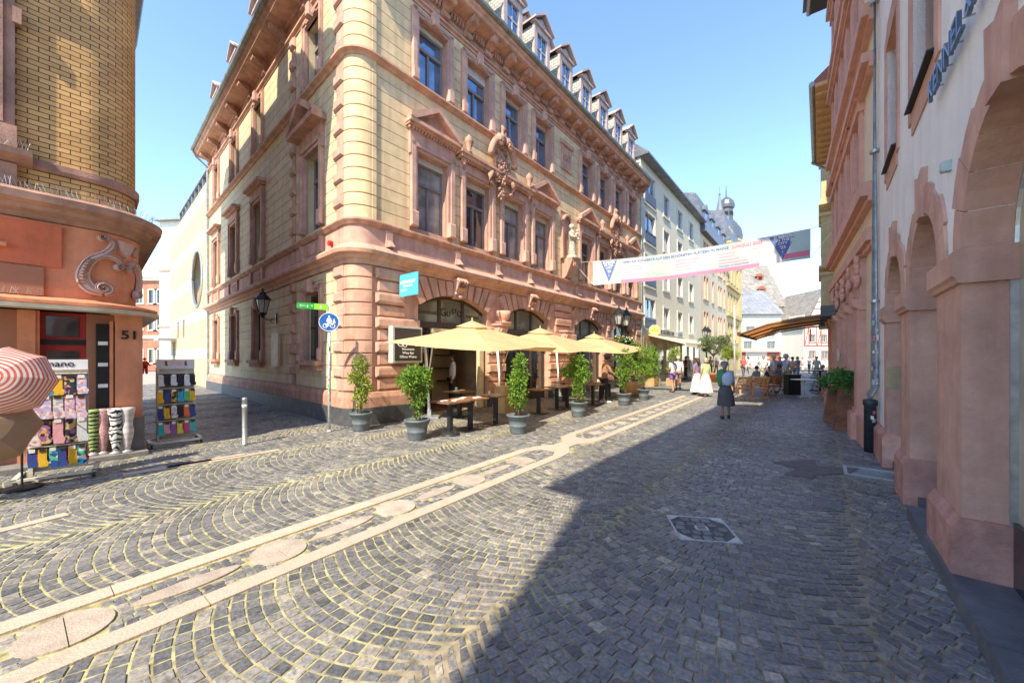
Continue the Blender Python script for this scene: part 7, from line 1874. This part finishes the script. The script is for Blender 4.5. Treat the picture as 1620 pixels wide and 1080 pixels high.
# foreground walker
t, T, H = person(G(1148, 661), -.35, 1.55, 'stooped elderly person in a grey hat walking away with a pale blue bag', top=(.36, .48, .58), skirt=(.085, .085, .10), lean=.33, stride=.10, arms=('bent', 'down'), hat=(.16, .20, .26), bag=('back', (.42, .52, .66)), hair=(.4, .4, .4), hemz=.34, flare=.08, skin=M_SKIN2, shoes=(.03, .03, .035), headturn=-.5)
q = MB(); q.sm = True; q.ball(T(-.10, -.03, .36), (.13, .13, .20), 12, 10); q.tube([T(-.14, -.05, .5), T(-.17, -.1, .2), T(-.15, -.06, .02)], [.06, .07, .04], 8); q.obj('shawl', cm((.07, .26, .10)), t)
person(G(1102, 624), .5, 1.62, 'woman in a long white skirt and purple top walking beside the one in pale pink', top=(.26, .17, .30), skirt=(.80, .78, .74), hairstyle='long', hair=(.05, .03, .02), hemz=.14, flare=.22, skin=M_SKIN2)
person(G(1116, 627), .2, 1.62, 'woman with a pale pink skirt and light green top, carrying a handbag', top=(.46, .56, .28), skirt=(.76, .62, .62), hairstyle='bob', hair=(.45, .38, .22), hemz=.18, flare=.25, bag=('hand', (.20, .10, .14)))
person(G(1064, 620), .4, 1.66, 'blonde woman in purple shorts and a pale top with a small navy bag', top=(.55, .58, .64), bottom=(.20, .09, .36), bottoms='shorts', hairstyle='bob', hair=(.70, .55, .32), bag=('cross', (.03, .05, .16)), arms='bent')
person(G(1073, 616), -.3, 1.7, 'person in a loose white shirt beside the blonde woman', top=(.78, .74, .68), bottom=(.30, .20, .18), hair=(.72, .60, .40), hairstyle='short', sleeves='long', bottoms='shorts')
person(G(956, 637), -1.4, 1.72, 'man in a brown shirt and dark trousers leaning over the café table', top=(.40, .22, .14), bottom=(.03, .03, .04), hair=(.02, .015, .012), lean=.12, arms='table', sleeves='long', shoes=(.7, .7, .68), skin=M_SKIN2, headdown=.5, stride=.06)
person(onA(3.9, -.85, .02), 1.9, 1.76, 'waiter in a white shirt standing inside the open restaurant door', top=(.72, .66, .66), bottom=(.02, .02, .02), hair=(.02, .015, .012), sleeves='long', skin=M_SKIN2, stride=.05)
# seated guests
person(G(1197, 617), .3, 1.62, 'woman with tied-up dark hair and a grey top seated at the teak table', top=(.30, .28, .26), bottom=(.25, .2, .2), sit=True, hairstyle='bun', hair=(.03, .02, .015), headturn=-.8, arms='forward', skin=M_SKIN)
person(G(1217, 616), .1, 1.6, 'dark-haired guest seated on the darker chair, seen from behind', top=(.05, .045, .06), bottom=(.04, .04, .06), sit=True, hairstyle='long', hair=(.02, .015, .012), arms='table')
person(G(1232, 620), 1.0, 1.72, 'guest in a dark purple shirt seated sideways with crossed arms', top=(.12, .11, .18), bottom=(.05, .05, .08), sit=True, hair=(.03, .02, .015), arms='bent', skin=M_SKIN2, shoes=(.7, .7, .7))
person(G(1301, 618), 1.8, 1.7, 'guest in light jeans seated under the brown awning', top=(.35, .36, .45), bottom=(.42, .47, .58), sit=True, hair=(.2, .15, .1), arms='bent')
# passers-by further up the street
crowd = [(1085, 600, 1.74, (.06, .05, .05), (.08, .07, .08), (.05, .04, .03), 'passer-by in black beside the shop entrance under the cream awning'),
         (1118, 596, 1.7, (.55, .56, .55), (.1, .1, .12), (.4, .3, .2), 'walker in a grey top left of the olive tree trunk'),
         (1124, 594, 1.72, (.60, .50, .38), (.25, .2, .15), (.25, .18, .1), 'walker in tan clothes under the olive tree'),
         (1133, 594, 1.66, (.75, .70, .68), (.55, .32, .36), (.3, .2, .1), 'woman in a white top and pink trousers under the olive tree'),
         (1141, 592, 1.6, (.70, .58, .30), (.3, .3, .35), (.1, .07, .05), 'walker in a yellow top between the olive trees'),
         (1176, 598, 1.75, (.62, .10, .12), (.12, .12, .15), (.3, .2, .1), 'person in a red shirt left of the tied-up hair woman'),
         (1184, 600, 1.7, (.76, .76, .74), (.3, .3, .35), (.15, .1, .06), 'person in white just right of the red shirt'),
         (1208, 606, 1.75, (.78, .78, .76), (.6, .55, .45), (.3, .2, .1), 'man in a white shirt behind the seated pair, leftmost of the standing group'),
         (1215, 603, 1.65, (.74, .74, .74), (.3, .35, .45), (.6, .5, .3), 'blond person in white in the standing group'),
         (1224, 620, 1.8, (.62, .66, .70), (.5, .48, .4), (.55, .5, .45), 'broad grey-haired man in a pale grey shirt'),
         (1234, 604, 1.7, (.16, .20, .34), (.3, .28, .25), (.3, .2, .1), 'person in dark blue right of the grey-haired man'),
         (1244, 618, 1.82, (.48, .60, .78), (.62, .52, .20), (.50, .45, .4), 'tall man in a light blue shirt and yellow trousers'),
         (1254, 606, 1.68, (.50, .32, .28), (.2, .2, .25), (.1, .07, .05), 'person in a rust top right of the light blue shirt'),
         (1262, 600, 1.7, (.15, .18, .26), (.20, .26, .42), (.1, .07, .05), 'person in navy top and jeans near the far houses'),
         (1270, 588, 1.65, (.70, .42, .42), (.6, .6, .6), (.3, .2, .1), 'person in a faded pink top in front of the half-timbered house'),
         (1280, 590, 1.72, (.72, .44, .46), (.05, .05, .06), (.2, .1, .05), 'woman in a pink top and black trousers, right of the crowd'),
         (1292, 603, 1.72, (.36, .46, .40), (.3, .3, .3), (.35, .3, .25), 'person in a grey-green top at the right edge of the crowd'),
         (1200, 584, 1.7, (.8, .78, .74), (.4, .4, .4), (.2, .1, .05), 'small distant figure in white left of the crowd'),
         (1238, 583, 1.7, (.7, .7, .72), (.2, .2, .3), (.2, .15, .1), 'small distant figure with pale shirt behind the tall man'),
         (1249, 581, 1.65, (.55, .25, .2), (.2, .2, .2), (.1, .1, .1), 'smallest distant figure in reddish clothes')]
r = random.Random(8)
for px, py, h, c1, c2, hc, lab in crowd:
    person(G(px, py), r.uniform(0, 6.2), h, lab, top=c1, bottom=c2, hair=hc, arms=r.choice(['down', 'bent', 'hold']), stride=r.uniform(.03, .16), group='people strolling up the street', detail=1, hairstyle=r.choice(['short', 'bob']))
# statue (Madonna-like robed figure with a child)
st = empty('niche_statue', onA(WX[4], .33, 5.9), angA, 'pale stone statue of a robed figure with child between two first-floor windows', 'statue')
q = MB(); q.sm = True; q.lathe([(.28, -.02), (.28, .04), (.22, .06), (.24, .12), (.18, .14)], (0, 0, 0), 14)
n = 24; vs = []; fs = []
prof = [(.20, .14, .15), (.205, .3, .15), (.19, .55, .13), (.165, .8, .12), (.17, .98, .13), (.16, 1.12, .115), (.07, 1.22, .07)]
for i, (rx, z, ry) in enumerate(prof):
    for k in range(n): a = 2 * PI * k / n; w = 1 + (.12 * max(0, 1 - z / 1.0)) * math.sin(a * 6 + z * 3); vs.append((rx * w * math.cos(a) + .02 * math.sin(z * 3), ry * w * math.sin(a), z))
for i in range(len(prof) - 1):
    for k in range(n): fs.append((i * n + k, i * n + (k + 1) % n, (i + 1) * n + (k + 1) % n, (i + 1) * n + k))
fs.append([len(vs) - n + k for k in range(n)]); q.add(vs, fs)
q.tube([(-.15, 0, 1.1), (-.24, -.08, .9), (-.06, -.20, .86), (.08, -.18, .92)], [.07, .07, .055, .04], 9); q.tube([(.15, 0, 1.1), (.23, -.08, .9), (.14, -.2, .84)], [.07, .07, .05], 9)
q.tube([(0, 0, 1.18), (-.02, -.01, 1.30)], [.055, .05], 8); q.ball((-.03, -.02, 1.38), (.085, .095, .115), 12, 10); q.ball((-.03, .03, 1.38), (.10, .09, .12), 12, 8)
q.ball((.16, -.14, 1.02), (.09, .08, .14), 10, 8); q.ball((.18, -.15, 1.22), (.065, .065, .075), 10, 8); q.tube([(.12, -.18, 1.08), (.05, -.22, 1.02)], .03, 6); q.tube([(.16, -.18, .93), (.12, -.24, .80)], .035, 6); q.tube([(.2, -.18, .93), (.2, -.24, .82)], .035, 6)
q.obj('figure', M_STAT, st)
# ================================================================== stands of the orange shop
M_RACK = mat('cream_rack', (.62, .58, .48), .5, .08, 5)
r = random.Random(15)
PAL = [(.75, .45, .03), (.70, .15, .04), (.05, .30, .50), (.02, .02, .03), (.55, .08, .20), (.10, .40, .15), (.72, .60, .10), (.30, .12, .35), (.60, .62, .65), (.03, .06, .25), (.70, .35, .40), (.05, .45, .45), (.40, .30, .60)]
M_PAT = [bpy.data.materials.new('sock_print_%d' % k) for k in range(5)]
for k, m in enumerate(M_PAT):
    m.use_nodes = True; nt = m.node_tree; b = nt.nodes['Principled BSDF']; b.inputs['Roughness'].default_value = .9
    tc = nt.nodes.new('ShaderNodeTexCoord'); v = nt.nodes.new('ShaderNodeTexVoronoi'); v.inputs['Scale'].default_value = (28, 40, 22, 34, 26)[k]; nt.links.new(tc.outputs['Object'], v.inputs['Vector'])
    rp = nt.nodes.new('ShaderNodeValToRGB'); rp.color_ramp.interpolation = 'CONSTANT'; e = rp.color_ramp.elements
    cs = [[(.03, .03, .06), (.65, .35, .15), (.55, .50, .20), (.35, .12, .3)], [(.60, .45, .62), (.75, .68, .7), (.65, .25, .15), (.45, .40, .7)], [(.02, .08, .28), (.05, .45, .65), (.75, .75, .7), (.1, .5, .3)], [(.70, .65, .62), (.55, .25, .3), (.4, .4, .55), (.75, .7, .6)], [(.75, .6, .05), (.7, .2, .05), (.03, .03, .03), (.05, .3, .1)]][k]
    e[0].position = 0; e[0].color = (*cs[0], 1); e[1].position = .4; e[1].color = (*cs[1], 1)
    for pos, c in ((.62, cs[2]), (.8, cs[3])): x = e.new(pos); x.color = (*c, 1)
    sp_ = nt.nodes.new('ShaderNodeSeparateColor'); nt.links.new(v.outputs['Color'], sp_.inputs['Color']); nt.links.new(sp_.outputs['Red'], rp.inputs['Fac']); nt.links.new(rp.outputs['Color'], b.inputs['Base Color'])
def sock(x, y, z, L, w, m, parent, name='socks'):
    q = MB(); q.prism([(x - w / 2, z), (x + w / 2, z), (x + w / 2, z - L * .62), (x + w / 2 + w * .25, z - L * .8), (x + w / 2 + w * .1, z - L), (x - w / 2 + w * .1, z - L), (x - w / 2, z - L * .7)], 'y', y - .022, y + .0); return q.obj(name, m, parent)
def sock_rack(p, rz, label, w, h, rows_, header, legs=True):
    t = empty('sock_rack', p, rz, label, 'display rack', 'wheeled sock racks of the orange shop')
    q = MB(); q.box(-w / 2, w / 2, -.02, .02, .12, h); q.box(-w / 2, -w / 2 + .04, -.12, .03, .08, h); q.obj('panel', M_RACK, t)
    q = MB(); q.box(-w / 2 - .12, w / 2 + .1, -.30, -.25, .07, .1); q.box(-w / 2 - .12, w / 2 + .1, .22, .27, .07, .1); q.box(-w / 2 - .12, -w / 2 - .07, -.3, .27, .07, .1); q.box(w / 2 + .05, w / 2 + .1, -.3, .27, .07, .1); q.obj('base_frame', M_RACK, t)
    for sx in (-w / 2 - .08, w / 2 + .07):
        for sy in (-.27, .24): q = MB(); q.tube([(sx - .015, sy, .035), (sx + .015, sy, .035)], .035, 10); q.obj('castor', M_BLK, t)
    for z, L, n, mats_ in rows_:
        q = MB(); q.box(-w / 2, w / 2, -.18, -.02, z + .005, z + .015)
        for k in range(n): q.tube([(-w / 2 + (k + .5) * w / n, -.02, z), (-w / 2 + (k + .5) * w / n, -.22, z + .02)], .003, 4)
        q.obj('shelf', M_RACK, t)
        for k in range(n):
            x = -w / 2 + (k + .5) * w / n
            for d in (0, 1): sock(x + r.uniform(-.008, .008), -.10 - d * .07, z - .03, L * r.uniform(.9, 1.05), w / n * .86, mats_[(k * 2 + d + int(z * 10)) % len(mats_)], t)
            q = MB(); q.box(x - w / n * .3, x + w / n * .3, -.20, -.195, z - .055, z - .01); q.obj('sock_label', M_WHITEP if (k + int(z * 7)) % 2 else M_BLK, t)
    q = MB(); q.box(-w / 2, w / 2, -.06, -.045, h - .02, h + header[1]); hdr = q.obj('header_board', mat('header_grey', (.62, .63, .64), .5, .05, 4), t)
    if header[0]: text_mesh('lettering', header[0], header[2], M_IRON, hdr, (0, -.065, h + header[1] * .5), FRONT, .002)
    else:
        for sx in (-.14, .14): sock(sx, -.045, h + .13, .09, .03, cm((.35, .05, .05)), hdr, 'printed_sock')
        for k in range(3):
            q = MB(); q.box(-.09, .09, -.064, -.061, h + .05 + k * .03, h + .062 + k * .03); q.obj('print_line', M_PALEP, hdr)
    return t
plain = [cm(c) for c in PAL]
sock_rack(Vector((-6.22, 5.22, 0)), angA - .12, 'nearer sock rack with a grey header board, half behind the open umbrellas', .52, 1.5, [(1.42, .26, 5, [M_PAT[2], M_PAT[0], plain[2], M_PAT[1], plain[0]]), (1.15, .30, 5, [M_PAT[1], M_PAT[3], M_PAT[1]]), (.83, .32, 5, [M_PAT[0], M_PAT[0], plain[8], plain[10], M_PAT[3]]), (.46, .24, 6, [M_PAT[4], plain[0], plain[1], M_PAT[2], plain[4], plain[9]])], ('mano', .12, .12))
sock_rack(Vector((-6.46, 7.28, 0)), angA - .05, 'farther sock rack full of folded socks, standing right of the number 51 pillar', .55, 1.45, [(1.34, .20, 6, [plain[3], plain[3], plain[8], plain[3]]), (1.06, .22, 6, [M_PAT[4], plain[0], plain[2], plain[9], plain[5]]), (.76, .22, 6, [plain[0], plain[1], M_PAT[3], plain[9], plain[3]]), (.46, .22, 6, [plain[11], plain[6], plain[10], plain[4], plain[7]])], ('', .16, .055))
q = MB(); q.sm = True; q.tube([(0, 0, 0), (0, 0, -.14)], [.05, .07], 8); q.tube([(-.03, 0, -.14), (-.04, 0, -.34)], [.035, .025], 7); q.tube([(.03, 0, -.14), (.04, 0, -.34)], [.035, .025], 7); q.ball((0, 0, .05), .035); q.tube([(-.05, 0, -.02), (-.1, 0, -.12)], .018, 6); q.tube([(.05, 0, -.02), (.1, 0, -.12)], .018, 6); q.tube([(0, 0, .08), (0, .1, .14)], .003, 4)
o = q.obj('red_baby_suit', cm((.62, .05, .03)), None, (-6.80, 7.02, 1.58), (0, 0, angA)); o.scale = (.7, .7, .7); tag(o, 'small red baby suit hanging at the left of the farther sock rack', 'clothing')
# leg-shaped sock stands
pats = [bpy.data.materials.new('stocking_%d' % k) for k in range(4)]
for k, m in enumerate(pats):
    m.use_nodes = True; nt = m.node_tree; b = nt.nodes['Principled BSDF']; b.inputs['Roughness'].default_value = .9; tc = nt.nodes.new('ShaderNodeTexCoord')
    w_ = nt.nodes.new('ShaderNodeTexWave'); w_.bands_direction = 'Z'; w_.inputs['Scale'].default_value = (5, 12, 4, 3)[k]; w_.inputs['Distortion'].default_value = (4, 9, 9, 2)[k]; w_.inputs['Detail Scale'].default_value = 2; nt.links.new(tc.outputs['Object'], w_.inputs['Vector'])
    rp = nt.nodes.new('ShaderNodeValToRGB'); rp.color_ramp.elements[0].position = .38; rp.color_ramp.elements[1].position = .45
    c = [((.03, .03, .02), (.30, .40, .12)), ((.45, .10, .14), (.55, .42, .36)), ((.03, .03, .03), (.72, .70, .66)), ((.52, .46, .42), (.62, .58, .54))][k]; rp.color_ramp.elements[0].color = (*c[0], 1); rp.color_ramp.elements[1].color = (*c[1], 1); nt.links.new(w_.outputs['Fac'], rp.inputs['Fac']); nt.links.new(rp.outputs['Color'], b.inputs['Base Color'])
for k, (px, lab) in enumerate(((147, 'green and black patterned stocking on a display leg, leftmost of the row'), (163, 'red patterned stocking on a display leg, second from the left'), (181, 'black and white stocking on a display leg'), (199, 'plain pale stocking on a display leg next to the pillar'))):
    s_ = (.494, .607, .737, .87)[k]; d_ = (9.13, 9.13, 8.99, 8.99)[k]; p = Vector((-.776 * d_ + .63 * s_, .63 * d_ + .776 * s_, .07)); t = empty('stocking_leg', p, angA, lab, 'display leg', 'display legs wearing patterned stockings')
    q = MB(); q.sm = True; q.lathe([(.04, .06), (.042, .1), (.05, .14), (.075, .28), (.082, .36), (.065, .46), (.072, .55), (.098, .70), (.10, .74), (.02, .745)], (0, 0, .0), 16); q.obj('stocking', pats[k], t)
    q = MB(); q.sm = True; q.lathe([(.075, 0), (.078, .02), (.035, .04), (.03, .08)], (0, 0, 0), 14); q.obj('foot', mat('clear_grey_foot', (.35, .35, .34), .3), t)
# open umbrellas
def open_umbrella(c, axis, R, m, label, n=8, depth=.30, stand=None):
    t = empty('open_umbrella', (c.x, c.y, 0), 0, label, 'umbrella', 'open umbrellas displayed outside the orange shop')
    ax = axis.normalized(); e1 = ax.cross(Vector((0, 0, 1))).normalized(); e2 = ax.cross(e1); cc = Vector((0, 0, c.z))
    V = [cc + ax * depth]; uvs = [(0, 0)]; F = []; rings = 6; sub = 4; N = n * sub
    for i in range(1, rings + 1):
        f = i / rings
        for k in range(N):
            a = 2 * PI * k / N; ph = (k % sub) / sub; sag = 1 - (.10 * math.sin(PI * ph)) * f ** 2
            rr = R * math.sin(f * 1.35) / math.sin(1.35) * sag; dp = depth * (math.cos(f * 1.35) - math.cos(1.35)) / (1 - math.cos(1.35)) - .02 * math.sin(PI * ph) * f
            V.append(cc + e1 * rr * math.cos(a) + e2 * rr * math.sin(a) + ax * dp); uvs.append((0, f))
    for k in range(N): F.append((0, 1 + k, 1 + (k + 1) % N))
    for i in range(rings - 1):
        for k in range(N): F.append((1 + i * N + k, 1 + (i + 1) * N + k, 1 + (i + 1) * N + (k + 1) % N, 1 + i * N + (k + 1) % N))
    me = bpy.data.meshes.new('canopy'); me.from_pydata([tuple(v) for v in V], [], F); uv = me.uv_layers.new(name='UVMap')
    for f in me.polygons:
        for li in f.loop_indices: uv.data[li].uv = uvs[me.loops[li].vertex_index]
    me.materials.append(m); o = bpy.data.objects.new('canopy', me); COL.objects.link(o); o.parent = t
    q = MB()
    for k in range(n): a = 2 * PI * k / n; q.tube([cc + ax * (depth - .02), cc + (e1 * math.cos(a) + e2 * math.sin(a)) * R * .7 + ax * depth * .45, cc + (e1 * math.cos(a) + e2 * math.sin(a)) * R], .0035, 4)
    q.obj('ribs', M_STEEL, t)
    q = MB(); q.tube([cc + ax * (depth + .05), cc - ax * .45], .008, 6); q.obj('shaft', M_STEEL, t)
    q = MB(); q.tube([cc - ax * .45, Vector((cc - ax * .45).xy.to_3d())], .012, 6); b = (cc - ax * .45); q.lathe([(.18, 0), (.18, .02), (.03, .04)], (b.x, b.y, 0), 14); q.obj('stand', M_IRON, t)
M_STRP = bpy.data.materials.new('red_white_striped_fabric'); M_STRP.use_nodes = True
def _st():
    nt = M_STRP.node_tree; N = nt.nodes; L = nt.links; b = N['Principled BSDF']; b.inputs['Roughness'].default_value = .7
    uvn = N.new('ShaderNodeUVMap'); uvn.uv_map = 'UVMap'; sp = N.new('ShaderNodeSeparateXYZ'); L.new(uvn.outputs['UV'], sp.inputs['Vector'])
    m1 = N.new('ShaderNodeMath'); m1.operation = 'MULTIPLY'; m1.inputs[1].default_value = 13; m2 = N.new('ShaderNodeMath'); m2.operation = 'FRACT'; L.new(sp.outputs['Y'], m1.inputs[0]); L.new(m1.outputs[0], m2.inputs[0])
    g_ = N.new('ShaderNodeMath'); g_.operation = 'GREATER_THAN'; g_.inputs[1].default_value = .52; L.new(m2.outputs[0], g_.inputs[0])
    mx = N.new('ShaderNodeMixRGB'); mx.inputs['Color1'].default_value = (.72, .64, .58, 1); mx.inputs['Color2'].default_value = (.60, .13, .10, 1); L.new(g_.outputs[0], mx.inputs['Fac']); L.new(mx.outputs['Color'], b.inputs['Base Color'])
    tr = N.new('ShaderNodeBsdfTranslucent'); L.new(mx.outputs['Color'], tr.inputs['Color']); ms = N.new('ShaderNodeMixShader'); ms.inputs['Fac'].default_value = .3; L.new(b.outputs['BSDF'], ms.inputs[1]); L.new(tr.outputs['BSDF'], ms.inputs[2]); L.new(ms.outputs['Shader'], N['Material Output'].inputs['Surface'])
_st()
open_umbrella(Vector((-5.92, 4.42, 1.36)), Vector((.55, -.78, .25)), .43, M_STRP, 'open umbrella with red and white rings, above the brown one')
open_umbrella(Vector((-6.10, 4.28, .84)), Vector((.62, -.62, .45)), .52, mat('brown_umbrella_fabric', (.30, .19, .12), .6, .06, 4, trans=.15), 'open plain brown umbrella standing low in front of the striped one')
